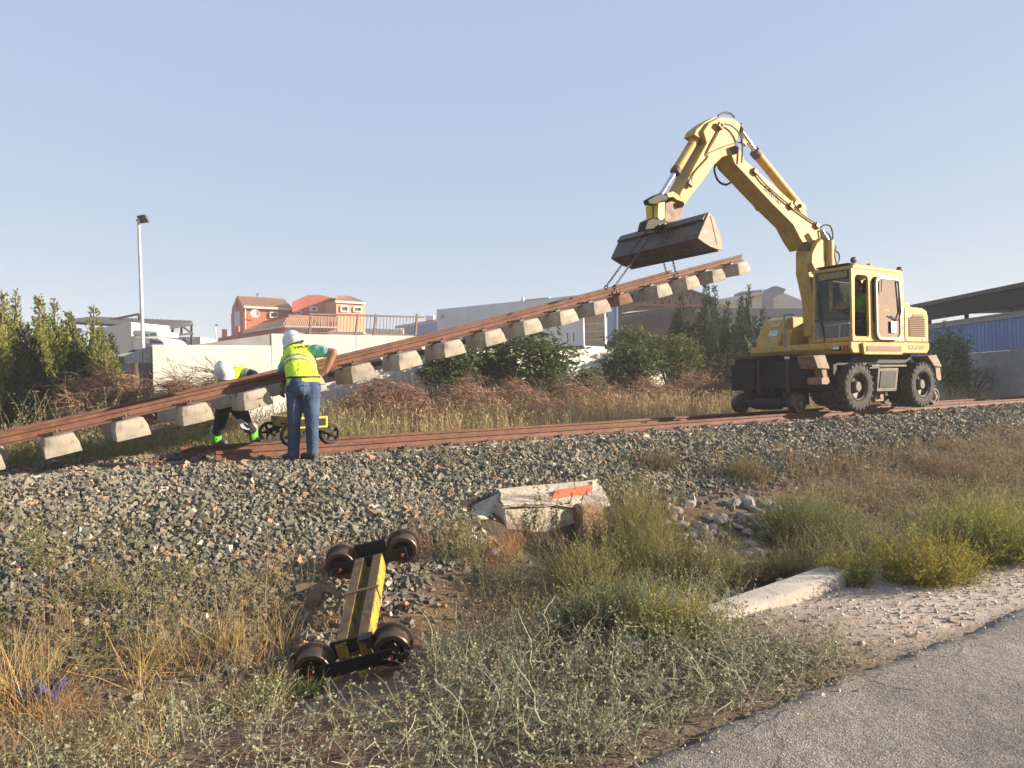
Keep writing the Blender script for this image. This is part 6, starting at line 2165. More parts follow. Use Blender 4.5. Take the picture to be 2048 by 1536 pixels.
# ---- rocks one can tell apart
def rock_mesh(seed, flat=.6):
    r = random.Random(seed)
    bm = bmesh.new()
    bmesh.ops.create_icosphere(bm, subdivisions=2, radius=1.0)
    cuts = [Vector((r.gauss(0, 1), r.gauss(0, 1), r.gauss(0, 1))).normalized() for _ in range(13)]
    ds = [r.uniform(.5, .82) for _ in cuts]
    for v in bm.verts:
        for c, d in zip(cuts, ds):
            t = v.co.dot(c)
            if t > d:
                v.co -= c * (t - d)
        v.co += Vector((r.uniform(-1, 1), r.uniform(-1, 1), r.uniform(-1, 1))) * .012
        v.co.z *= flat
    me = bpy.data.meshes.new('rock')
    bm.to_mesh(me)
    bm.free()
    me.shade_smooth()
    me.set_sharp_from_angle(angle=R(16))
    return me


M['rock_pale'] = mat('pale_limestone', (0.58, 0.48, 0.39), .95, var=(0.46, 0.37, 0.30), vscale=9, dirt=(.24, .17, .12), dscale=6, bump=.008, bscale=25)
M['rock_grey'] = mat('grey_limestone', (0.42, 0.38, 0.34), .95, var=(0.32, 0.285, 0.26), vscale=9, dirt=(.2, .15, .11), dscale=6, bump=.008, bscale=25)
M['rock_white'] = mat('white_stone', (0.62, 0.56, 0.50), .95, var=(0.5, 0.44, 0.38), vscale=9, bump=.006, bscale=25)
RM = []
for i in range(10):
    me = rock_mesh(i, (.5, .62, .75, .9)[i % 4])
    me.materials.append(M['rock_pale' if i % 3 else 'rock_grey'])
    RM.append(me)


def rock(px, py, w, label, group=None, m=None, k=None, flat=1.0):
    p = on_ground(px, py + w * .18)
    r = w / F_PX * p.y / 2
    me = RM[random.randrange(10) if k is None else k]
    if m:
        me = me.copy(); me.materials.clear(); me.materials.append(M[m])
    o = link('rock', me)
    o.location = p + UP * r * .22
    o.scale = (r * 1.1, r * random.uniform(.7, 1.0), r * random.uniform(.8, 1.1) * flat)
    o.rotation_euler = (random.uniform(-.3, .3), random.uniform(-.3, .3), random.uniform(0, 6))
    tag(o, label, 'rock', group)
    return o


rock(1355, 1022, 52, 'flat cream rock at the upper left of the rubble heap', k=1)
rock(1405, 1058, 52, 'brown grey slab of rock in the middle of the rubble heap')
rock(1395, 1102, 62, 'large dark grey rock at the lower left of the rubble heap', m='rock_grey')
rock(1522, 1048, 58, 'grey rounded rock at the upper right of the rubble heap', m='rock_grey')
rock(1494, 1003, 50, 'broad dull rock above the rubble heap, below the brown weeds', m='rock_grey')
rock(1385, 1000, 20, 'short upright pale stump of stone on top of the rubble heap', k=3, flat=2.4)
rock(1666, 1058, 48, 'white tilted slab of stone among the dark feathery shrub', m='rock_white', k=4)
rock(1474, 1130, 36, 'pinkish flat rock at the foot of the rubble heap')
rock(1265, 1300, 84, 'large rounded grey boulder half hidden in weeds near the road', m='rock_grey', k=3)
rock(518, 1437, 30, 'single white stone in the red earth at the bottom left', m='rock_white')
rock(918, 1120, 34, 'cream stone at the ballast foot left of the culvert', m='rock_white', k=5)
rock(902, 1126, 26, 'tan stone touching the cream stone left of the culvert')
rock(1055, 1262, 26, 'small pale stone in the bare red patch below the culvert')
rock(1068, 1276, 30, 'wider grey stone in the bare red patch below the culvert', m='rock_grey')
rock(878, 1286, 18, 'small cream stone among dry weeds right of the drum wheel', m='rock_white')
rr = random.Random(5)
for i in range(75):
    u, v = rr.random(), rr.random()
    px, py = 1335 + 235 * u + rr.uniform(-10, 10), 1000 + 140 * v * (.45 + .75 * u) + 10 * rr.random()
    rock(px, py, rr.uniform(16, 40), 'broken pale stone in the rubble heap right of the culvert', 'broken stones of the rubble heap')
for i in range(26):
    rock(rr.uniform(1580, 1950), rr.uniform(1188, 1262), rr.uniform(5, 12), 'small pale chip of stone on the gravelly verge', 'stone chips on the verge', 'rock_white')
for i in range(22):
    rock(rr.uniform(330, 560), rr.uniform(1390, 1520), rr.uniform(8, 20), 'small pinkish stone on the red earth at the bottom left', 'stones on the red earth')

# ---- culvert headwall
M['culvert'] = mat('rough_cast_concrete', (0.52, 0.44, 0.33), .95, var=(0.60, 0.53, 0.42), vscale=5, dirt=(.27, .20, .14), dscale=3.5, dedge=(.48, .70), bump=.016, bscale=28)
M['culvert_brown'] = mat('brown_stained_stone', (0.36, 0.23, 0.14), .95, var=(0.28, 0.17, 0.10), vscale=6, dirt=(.16, .11, .08), dscale=5, bump=.01, bscale=20)
M['orange'] = mat('orange_painted_block', (0.58, 0.13, 0.045), .85, var=(0.50, 0.105, 0.04), vscale=14, dirt=(0.34, 0.10, 0.05), dscale=16, dedge=(.55, .7), bump=.006, bscale=35)


def c9(pts): return [(900 + x / 4.042, 900 + y / 4.042) for x, y in pts]


OH = 6.58
cul = thing('culvert_headwall', W(4.7, OH, 0), 0, 'rough cream concrete culvert headwall with a round pipe mouth in the embankment', 'culvert')
bpy.context.view_layer.update()
fw_ = c9([(430, 445), (560, 432), (1045, 420), (1050, 560), (1050, 900), (930, 900)])
arch = []
for k in range(9):
    a = R(0 + k * 180 / 8)
    arch.append((835 + 95 * math.cos(a), 800 - 95 * math.sin(a)))
face = [(430, 445), (1045, 422), (1052, 900), (930, 900)] + arch + [(740, 900), (500, 900)]
pts = [at_o(x, y, OH) for x, y in c9(face)]
n_ = len(pts)
mb = MB().add(pts + [p + N * .22 for p in pts], [tuple(range(n_)), tuple(range(2 * n_ - 1, n_ - 1, -1))] + [(i, i + n_, (i + 1) % n_ + n_, (i + 1) % n_) for i in range(n_)])
to_local(mb.build('front_wall', 'culvert', None, .012), cul)
pcn = at_o(*c9([(835, 800)])[0], OH)
rp = (at_o(*c9([(930, 800)])[0], OH) - pcn).length
to_local(MB().lathe([(.02, rp), (1.4, rp), (1.4, rp * .86), (.02, rp * .86)], pcn, N, 24, closed=True).lathe([(1.35, .0), (1.35, rp), (1.4, rp), (1.4, 0)], pcn, N, 20).build('pipe', mat('culvert_pipe', (.14, .12, .10), .9)), cul)
def quad_slab(name, near, far, on, of, th, m):
    """slab sloping up the bank between a near edge and a far edge (photo points on two planes)"""
    P4 = [at_o(*c9([near[0]])[0], on), at_o(*c9([near[1]])[0], on), at_o(*c9([far[1]])[0], of), at_o(*c9([far[0]])[0], of)]
    t = Vector((0, 0, th))
    mb = MB().add([p - t for p in P4] + P4, [(0, 3, 2, 1), (4, 5, 6, 7), (0, 1, 5, 4), (1, 2, 6, 5), (2, 3, 7, 6), (3, 0, 4, 7)])
    o = mb.build(name, m)
    bm = bmesh.new(); bm.from_mesh(o.data)
    bmesh.ops.subdivide_edges(bm, edges=bm.edges[:], cuts=5, use_grid_fill=True)
    r = random.Random(3)
    for v in bm.verts:
        v.co += Vector((r.uniform(-1, 1), r.uniform(-1, 1), r.uniform(-1, 1))) * .015
    bm.to_mesh(o.data); bm.free()
    to_local(o, cul)
    return o
quad_slab('coping_slab', ((425, 440), (1060, 425)), ((395, 318), (1190, 238)), OH - .03, OH + .50, .035, 'culvert')
quad_slab('wing_wall', ((185, 520), (440, 600)), ((165, 470), (410, 330)), OH + .10, OH + .42, .10, 'culvert')
quad_slab('end_coping', ((1060, 425), (1290, 400)), ((1160, 245), (1230, 300)), OH - .02, OH + .42, .06, 'rock_grey')
px_ = [at_o(x, y, OH - .14) for x, y in c9([(1060, 450), (1268, 440), (1270, 600), (1255, 900), (1070, 900)])]
mb = MB().add(px_ + [p + N * .35 for p in px_], [(0, 1, 2, 3, 4), (9, 8, 7, 6, 5)] + [(i, i + 5, (i + 1) % 5 + 5, (i + 1) % 5) for i in range(5)])
o = mb.build('side_pier', 'culvert_brown', None, .03)
bmm = bmesh.new(); bmm.from_mesh(o.data); bmesh.ops.triangulate(bmm, faces=bmm.faces[:]); bmesh.ops.subdivide_edges(bmm, edges=bmm.edges[:], cuts=3)
r_ = random.Random(8)
for v in bmm.verts: v.co += Vector((r_.uniform(-1, 1), r_.uniform(-1, 1), r_.uniform(-1, 1))) * .012
bmm.to_mesh(o.data); bmm.free()
to_local(o, cul)
bpy.context.view_layer.update()
ob = thing('orange_block', at_o(1143, 990, OH + .12), 0, 'orange painted broken slab leaning on the culvert headwall', 'slab')
bpy.context.view_layer.update()
bp_ = c9([(808, 416), (850, 322), (1148, 276), (1162, 310), (1128, 358), (1040, 384), (930, 402)])
p3 = [at_o(x, y, OH + .06 + .22 * (420 - (y - 900) * 4.042) / 140) for x, y in bp_]
n_ = len(p3)
tt = N * .09 - UP * .05
mb = MB().add(p3 + [p + tt for p in p3], [tuple(range(n_)), tuple(range(2 * n_ - 1, n_ - 1, -1))] + [(i, i + n_, (i + 1) % n_ + n_, (i + 1) % n_) for i in range(n_)])
to_local(mb.build('slab_body', 'orange', None, .012), ob)

# ---- kerb beam lying along the verge
M['kerb'] = mat('weathered_kerb_concrete', (0.50, 0.45, 0.38), .95, var=(0.42, 0.37, 0.31), vscale=4, dirt=(.30, .25, .19), dscale=5, dedge=(.6, .8), bump=.006, bscale=45)
kb = link('kerb_beam', None)
k0, k1 = on_ground(1405, 1250), on_ground(1716, 1176)
bm = bmesh.new()
sa, sb = k0.dot(D), k1.dot(D)
nn = 26
rows_ = []
for i in range(nn + 1):
    s = sa + (sb - sa) * i / nn
    zt = .035 + .045 * i / nn + .001 * math.sin(i * 1.3)
    oo = 3.40 + .10 * i / nn
    w = .23 - .02 * (i > nn - 2)
    prof_ = [(oo + .002 * math.sin(i * 2.1), -.12), (oo + .002 * math.sin(i * 1.7), zt - .016), (oo + .022, zt), (oo + w - .02, zt + .006), (oo + w, zt - .03), (oo + w, -.12)]
    rows_.append([bm.verts.new(W(s, a, b)) for a, b in prof_])
for i in range(nn):
    for j in range(6):
        bm.faces.new((rows_[i][j], rows_[i][(j + 1) % 6], rows_[i + 1][(j + 1) % 6], rows_[i + 1][j]))
bm.faces.new(rows_[0][::-1]); bm.faces.new(rows_[-1])
bmesh.ops.recalc_face_normals(bm, faces=bm.faces)
me = bpy.data.meshes.new('kerb_beam'); bm.to_mesh(me); bm.free()
me.shade_smooth(); me.set_sharp_from_angle(angle=R(35))
bpy.data.objects.remove(kb)
kb = link('kerb_beam', me, 'kerb')
tag(kb, 'long pale concrete kerb beam lying on the verge beside the road', 'kerb beam')

# ---- litter
p = on_ground(1601, 1320, .03)
tag(MB().box(p + UP * .01, (.05, .03, .012), Matrix.Rotation(.4, 3, 'Y')).box(p + UP * .012 + Vector((.02, .01, .008)), (.03, .03, .006), Matrix.Rotation(-.5, 3, 'X')).build('paper_scrap', 'white_paint'), 'crumpled white paper scrap in the weeds by the road edge', 'litter')
p = on_ground(990, 1112, .03)
tag(MB().ball(p + UP * .03, (.045, .03, .035), 7, 5).ball(p + UP * .05 + Vector((.02, 0, 0)), (.025, .02, .02), 6, 4).build('plastic_scrap', 'white_paint', smooth=False), 'crumpled white plastic scrap between ballast and orange grass', 'litter')
p = on_ground(78, 1400, .04)
rg = MB()
gx_, gy_ = 9, 7
vs = []
for i in range(gx_):
    for j in range(gy_):
        vs.append(p + Vector(((i - 4) * .035, (j - 3) * .03, .06 + .035 * math.sin(i * 1.3 + j) + .03 * math.cos(j * 2.1 - i * .7))))
fs = [(i * gy_ + j, (i + 1) * gy_ + j, (i + 1) * gy_ + j + 1, i * gy_ + j + 1) for i in range(gx_ - 1) for j in range(gy_ - 1)]
rgo = rg.add(vs, fs).build('cloth_rag', mat('blue_rag', (.05, .06, .16), .9))
so_ = rgo.modifiers.new('thick', 'SOLIDIFY'); so_.thickness = .006
tag(rgo, 'dark blue crumpled rag lying in the dry grass', 'rag')
# ================================================================== vegetation
M['leaf'] = attr_mat('leaf_and_stem', .75, trans=.28, spec=.25)
M['needle'] = attr_mat('conifer_needle', .8, trans=.3, spec=.2)
M['straw'] = attr_mat('dry_straw', .85, trans=.22, spec=.2)
M['bark'] = mat('grey_brown_bark', (0.11, 0.08, 0.06), .95, var=(.16, .12, .09), vscale=12, bump=.01)


class VB:
    """gathers ribbons and leaves (quads with a colour each) into one mesh"""
    def __init__(self):
        self.V, self.F, self.C, self.n = [], [], [], 0

    def push(self, V, F, C):
        self.V.append(V); self.F.append(F + self.n); self.C.append(C); self.n += len(V)

    def ribbons(self, P, w, col, g, tip=.25):
        """P (K,m,3) polylines, w (K,) base width, col (K,3)"""
        K, m, _ = P.shape
        if K == 0: return
        t = P[:, -1] - P[:, 0]
        r = g.normal(size=(K, 3)); r[:, 2] *= .3
        side = np.cross(t, r)
        side /= np.linalg.norm(side, axis=1, keepdims=True) + 1e-9
        ww = w[:, None] * np.linspace(1, tip, m)[None] / 2
        A = P - side[:, None] * ww[..., None]
        B = P + side[:, None] * ww[..., None]
        V = np.stack([A, B], 2).reshape(-1, 3)
        b = (np.arange(K) * 2 * m)[:, None] + (np.arange(m - 1) * 2)[None]
        F = np.stack([b, b + 1, b + 3, b + 2], -1).reshape(-1, 4)
        self.push(V, F, np.repeat(col, 2 * m, 0))

    def leaves(self, C0, dr, nr, L, w, col):
        K = len(C0)
        if K == 0: return
        dr = dr / (np.linalg.norm(dr, axis=1, keepdims=True) + 1e-9)
        sd = np.cross(dr, nr)
        sd /= np.linalg.norm(sd, axis=1, keepdims=True) + 1e-9
        mid = C0 + dr * (L * .45)[:, None]
        V = np.stack([C0, mid + sd * (w / 2)[:, None], C0 + dr * L[:, None], mid - sd * (w / 2)[:, None]], 1).reshape(-1, 3)
        F = (np.arange(K) * 4)[:, None] + np.arange(4)[None]
        self.push(V, F, np.repeat(col, 4, 0))

    def mesh(self, name):
        return np_mesh(name, np.concatenate(self.V), np.concatenate(self.F), np.concatenate(self.C))

    def build(self, name, m, parent=None):
        o = link(name, self.mesh(name), m)
        if parent is not None:
            to_local(o, parent)
        return o


def tint(base, n, g, v=.22, hue=.08):
    b = np.array(base)
    b = b if b.ndim == 2 else np.repeat(b[None], n, 0)
    return b * g.uniform(1 - v, 1 + v, (n, 1)) * g.uniform(1 - hue, 1 + hue, (n, 3))


def walk(R0, d0, L, m, curl, droop, g):
    """polylines grown from R0 (K,3) in directions d0, wandering"""
    K = len(R0)
    P = np.empty((K, m, 3))
    P[:, 0] = R0
    d = d0 / np.linalg.norm(d0, axis=1, keepdims=True)
    st = (L / (m - 1))[:, None]
    for i in range(1, m):
        P[:, i] = P[:, i - 1] + d * st
        d = d + g.normal(size=(K, 3)) * curl
        d[:, 2] -= droop
        d /= np.linalg.norm(d, axis=1, keepdims=True)
    return P


def dirs(n, g, el0, el1):
    a = g.uniform(0, 2 * np.pi, n)
    e = np.radians(g.uniform(el0, el1, n))
    return np.stack([np.cos(a) * np.cos(e), np.sin(a) * np.cos(e), np.sin(e)], -1)


def tuft(vb, R0, nb, L, g, base, w=.004, el=(40, 88), curl=.12, droop=.10, m=4, rad=.05, vl=.4):
    """grass tufts at R0 (K,3)"""
    K = len(R0)
    R1 = np.repeat(R0, nb, 0) + np.concatenate([g.normal(size=(K * nb, 2)) * rad, np.zeros((K * nb, 1))], 1)
    LL = L * g.uniform(1 - vl, 1 + vl, K * nb)
    P = walk(R1, dirs(K * nb, g, *el), LL, m, curl, droop, g)
    c = tint(base, K * nb, g) if np.ndim(base) == 1 else tint(np.repeat(base, nb, 0), K * nb, g)
    vb.ribbons(P, np.full(K * nb, w) * g.uniform(.6, 1.3, K * nb), c, g)
    return P


def weed(vb, R0, ns, L, g, stem, leaf, w=.004, el=(15, 75), curl=.25, droop=.06, m=6, nl=8, ll=.02, lw=.012, rad=.04, vl=.35, lo=.15):
    """branching weeds: wandering stems set with small leaves"""
    K = len(R0) * ns
    R1 = np.repeat(R0, ns, 0) + np.concatenate([g.normal(size=(K, 2)) * rad, np.zeros((K, 1))], 1)
    LL = L * g.uniform(1 - vl, 1 + vl, K)
    P = walk(R1, dirs(K, g, *el), LL, m, curl, droop, g)
    vb.ribbons(P, np.full(K, w) * g.uniform(.6, 1.3, K), tint(stem, K, g), g, .4)
    if nl:
        t = g.uniform(lo, 1, (K, nl)) * (m - 1)
        i = np.minimum(t.astype(int), m - 2)
        f = (t - i)[..., None]
        k = np.arange(K)[:, None]
        C0 = (P[k, i] * (1 - f) + P[k, i + 1] * f).reshape(-1, 3)
        n = len(C0)
        vb.leaves(C0, dirs(n, g, -10, 70), g.normal(size=(n, 3)), ll * g.uniform(.6, 1.4, n), lw * g.uniform(.6, 1.4, n), tint(leaf, n, g))
    return P


# bare places: round the overturned trolley, the rubble heap and the culvert face
BARE = [(565, 860, 1235, 1450), (660, 880, 1060, 1260), (1325, 1575, 985, 1190), (945, 1215, 955, 1150), (1465, 1730, 1140, 1275)]


def open_ground(P):
    x, y = project_np(P)
    k = np.ones(len(P), bool)
    for x0, x1, y0, y1 in BARE:
        k &= ~((x > x0) & (x < x1) & (y > y0) & (y < y1) & (P[:, 1] < 11))
    return k


def region(s0, s1, o0, o1, n, g, dens=None):
    s, o = g.uniform(s0, s1, n), g.uniform(o0, o1, n)
    if dens is not None:
        k = g.random(n) < dens(s, o)
        s, o = s[k], o[k]
    P = Wn(s, o, ground_z(s, o))
    k = cull(P, 320) & open_ground(P)
    return P[k], s[k], o[k]


g = np.random.default_rng(99)
STRAW, GOLD, ORNG = (.46, .34, .17), (.52, .36, .15), (.40, .20, .085)
OLIVE, GREEN, GREYG, YGREEN, DRYB = (.20, .19, .07), (.085, .115, .035), (.20, .205, .125), (.26, .26, .055), (.23, .165, .10)

# ---- tall dry grass between the line and the wall
vb = VB()
P_, s, o = region(-6, 26, 11.25, 16.4, 5200, g, lambda s, o: np.where(s > 19, .5, 1.0))
mixg = (smooth(6.5, 3.0, s) * .8 + .45 * (wob(s, o, .5, 3) > .35)) * (1 - .3 * smooth(12.5, 14, o)) + .35 * smooth(11.9, 11.3, o)
mixg = np.clip(mixg, 0, 1)[:, None]
base = np.array((.60, .45, .23)) * (1 - mixg) + np.array((.17, .165, .065)) * mixg
hgt = .33 + .32 * smooth(11.3, 13.0, o) * (.75 + .35 * wob(s, o, .7, 5)) - .16 * smooth(4.5, 1.5, s)
for j, nb in ((0, 5),):
    K = len(P_)
    R1 = np.repeat(P_, nb, 0) + np.concatenate([g.normal(size=(K * nb, 2)) * .06, np.zeros((K * nb, 1))], 1)
    PL = walk(R1, dirs(K * nb, g, 62, 90), np.repeat(hgt, nb) * g.uniform(.5, 1.25, K * nb), 4, .10, .06, g)
    cg = tint(np.repeat(base, nb, 0), K * nb, g, .28)
    vb.ribbons(PL, g.uniform(.005, .011, K * nb), cg, g)
    tipk = g.random(K * nb) < .5
    n = tipk.sum()
    for q in range(2):
        vb.leaves(PL[tipk, -1] - np.array((0, 0, .03 * q)), dirs(n, g, 20, 85), g.normal(size=(n, 3)), g.uniform(.04, .09, n), g.uniform(.008, .018, n), cg[tipk] * 1.12)
o_ = vb.build('grass', 'straw')
tag(o_, 'tall dry straw coloured grass strip between the track and the brown brush', 'grass', kind='stuff')
# greener low growth at the left behind the track
vb = VB()
P_, s, o = region(-6, 6.5, 11.2, 15.5, 700, g, lambda s, o: smooth(7, 3, s))
weed(vb, P_, 7, .34, g, OLIVE, (.17, .175, .06), .005, (30, 85), .2, .03, 5, 7, .035, .016, .07)
P_, s, o = region(-6, 2.5, 12.5, 15, 60, g)
weed(vb, P_, 7, .95, g, (.27, .23, .13), (.25, .24, .12), .008, (55, 88), .16, .02, 7, 9, .04, .02, .06)
o_ = vb.build('weeds', 'leaf')
tag(o_, 'low olive weeds growing behind the lifted end of the track', 'weeds', kind='stuff')


# ---- brown dead brush heaps in front of the wall
def brush(px0, px1, ytop, o_c, label, seed, n=5200, col=(.265, .145, .095), lean=1.0, h=None):
    g = np.random.default_rng(seed)
    s0, s1 = so(px0, 760, o_c)[0], so(px1, 760, o_c)[0]
    t = thing('dead_brush_heap', W((s0 + s1) / 2, o_c, float(ground_z((s0 + s1) / 2, o_c))), 0, label, 'brush heap', 'brown brush heaps along the wall')
    bpy.context.view_layer.update()
    vb = VB()
    n = int(n * .72)
    u = g.random(n)
    s = s0 + (s1 - s0) * u
    o = o_c + g.normal(size=n) * .75
    env = np.sqrt(np.clip(1 - (2 * u - 1) ** 4, .05, 1)) * (.78 + .22 * np.sin(u * 17 + seed) + .12 * np.sin(u * 41)) * np.exp(-((o - o_c) / 1.25) ** 2)
    zt = np.interp(s0 + (s1 - s0) * u, np.linspace(s0, s1, len(ytop)), [so(px, y, o_c)[1] for px, y in zip(np.linspace(px0, px1, len(ytop)), ytop)])
    gz = ground_z(s, o)
    z = gz + (zt - gz) * env * np.sqrt(g.random(n)) * .92
    d = np.stack([g.normal(size=n) * .55 - .65 * lean, g.normal(size=n) * .5 - .15, g.normal(size=n) * .38 + .12], -1)
    dw = d[:, :1] * np.array(D) + d[:, 1:2] * np.array(N) + d[:, 2:] * np.array((0, 0, 1))
    P = walk(Wn(s, o, z), dw, g.uniform(.25, .75, n), 5, .12, .12, g)
    c = tint(col, n, g, .38, .08)
    k = g.random(n) < .22
    c[k] = tint((.38, .25, .16), k.sum(), g, .25)
    vb.ribbons(P, g.uniform(.008, .017, n), c, g, .3)
    m = int(n * .62)
    i = g.integers(0, n, m * 3)
    j = g.integers(1, 5, m * 3)
    vb.leaves(P[i, j], dw[i] + g.normal(size=(m * 3, 3)) * .45 - np.array((0, 0, .25)), g.normal(size=(m * 3, 3)), g.uniform(.10, .24, m * 3), g.uniform(.008, .016, m * 3), c[i] * g.uniform(.8, 1.2, (m * 3, 1)))
    vb.build('brush', 'straw', t)
    for q in range(6):
        a = W(s0 + (s1 - s0) * g.random(), o_c + g.normal() * .4, .62)
        b = a + Vector(dw[q]) * .9 + UP * .5
        to_local(MB().tube([a, (a + b) / 2 + UP * .08, b], [.025, .018, .008], 5).build('branch', 'bark'), t)


brush(150, 300, [735, 716, 722, 738], 16.0, 'reddish brown dead brush heap under the left conifers and wall corner', 31)
brush(285, 470, [742, 735, 732, 726, 728], 16.4, 'brown dead brush heap behind the crouching worker', 32, col=(.24, .15, .095))
brush(690, 870, [768, 752, 752, 765], 16.2, 'brown dead brush heap right of the bending worker below the panel', 33)
brush(860, 1120, [768, 752, 752, 757, 750], 16.0, 'wide brown dead brush heap below the big green bush', 34, 6500)
brush(1090, 1260, [752, 750, 762, 772], 16.2, 'dark brown dead brush heap between the two green bushes', 35, col=(.22, .12, .085))
brush(1240, 1500, [772, 745, 738, 736, 738], 16.4, 'brown dead brush heap left of the excavator gear housing', 36, 7000)


# ---- bushes, trees
def bush(px, py, w, h, o_c, label, seed, col, nl=5200, ll=.12, lw=.055, group=None, name='leafy_bush', clumps=60, mat_='leaf', top=1.2, droop=.35, cat='bush', whorl=5):
    """broad-leaved bush: leaves in whorls at twig ends, gaps between the clumps"""
    g = np.random.default_rng(seed)
    s, zc = so(px, py, o_c)
    d = W(s, o_c, 0).y
    rx, rz = w / F_PX * d / 2, h / F_PX * d / 2
    zb = float(ground_z(s, o_c))
    t = thing(name, W(s, o_c, zb), 0, label, cat, group)
    bpy.context.view_layer.update()
    vb = VB()
    q = g.normal(size=(clumps, 3)); q /= np.linalg.norm(q, axis=1, keepdims=True)
    rad = g.uniform(.35, 1.0, clumps) ** .6
    C0 = np.array(W(s, o_c, zc)) + q * rad[:, None] * np.array((rx, rx * .8, rz))
    C0[:, 2] = np.maximum(C0[:, 2], zb + .08)
    n = nl
    ci = g.integers(0, clumps, n // whorl)
    tw = C0[ci] + g.normal(size=(len(ci), 3)) * np.array((rx, rx * .8, rz)) * .20
    W0 = np.repeat(tw, whorl, 0)
    n = len(W0)
    dd = dirs(n, g, -35, 40); dd[:, 2] -= droop * g.random(n)
    nr = np.tile(np.array((0, 0, 1.0)), (n, 1)) + g.normal(size=(n, 3)) * .45
    vb.leaves(W0, dd, nr, ll * g.uniform(.6, 1.35, n), lw * g.uniform(.7, 1.3, n), np.repeat(tint(col, len(ci), g, .3, .06), whorl, 0) * g.uniform(.85, 1.15, (n, 1)))
    vb.build('crown', mat_, t)
    st = MB()
    root = W(s, o_c, zb - .05)
    for k in range(min(clumps, 16)):
        e = Vector(C0[k])
        st.tube([root + Vector((g.normal() * .06, g.normal() * .06, 0)), root.lerp(e, .5) + Vector((0, 0, .1)), e], [.028, .018, .006], 5)
    to_local(tag(st.build('stems', 'bark'), kind='stuff'), t)
    return t


G1, G2, G3 = (.115, .165, .045), (.16, .19, .05), (.10, .145, .045)
bush(1052, 722, 190, 125, 17.3, 'largest dark green broad-leaved bush before the pale sunlit wall', 51, G1, 8200, .17, .06, clumps=85)
bush(908, 735, 100, 80, 17.2, 'small green bush left of the largest bush before the wall', 52, G1, 3600, .15, .055, clumps=42)
bush(868, 748, 60, 44, 17.0, 'lowest green sprig of a bush at the wall foot under the panel', 57, G1, 900, .14, .05, clumps=16)
bush(985, 742, 70, 70, 17.5, 'green bush crowded against the left of the largest bush', 58, G3, 2000, .16, .055, clumps=26)
bush(1262, 735, 120, 95, 17.4, 'green bush with drooping leaves right of the bare wall section', 53, G1, 5200, .16, .055, clumps=55)
bush(1178, 765, 70, 50, 16.9, 'low green bush at the foot of the bare wall section', 59, G1, 1000, .14, .05, clumps=18)
bush(1345, 712, 130, 80, 17.8, 'yellow green bush in front of the dark cypress trees', 54, G2, 5200, .14, .05, clumps=55)
bush(1262, 690, 90, 80, 21.0, 'olive green bush right of the open trailer end above the wall', 55, G2, 3600, .15, .055, clumps=40)
bush(1895, 725, 95, 130, 13.6, 'bright green bush behind the rear of the excavator', 56, (.20, .27, .07), 6500, .11, .05, clumps=70)
bush(1945, 760, 90, 60, 13.4, 'dry olive weeds bush at the foot of the grey base wall', 60, (.17, .15, .07), 2600, .08, .02, clumps=40)


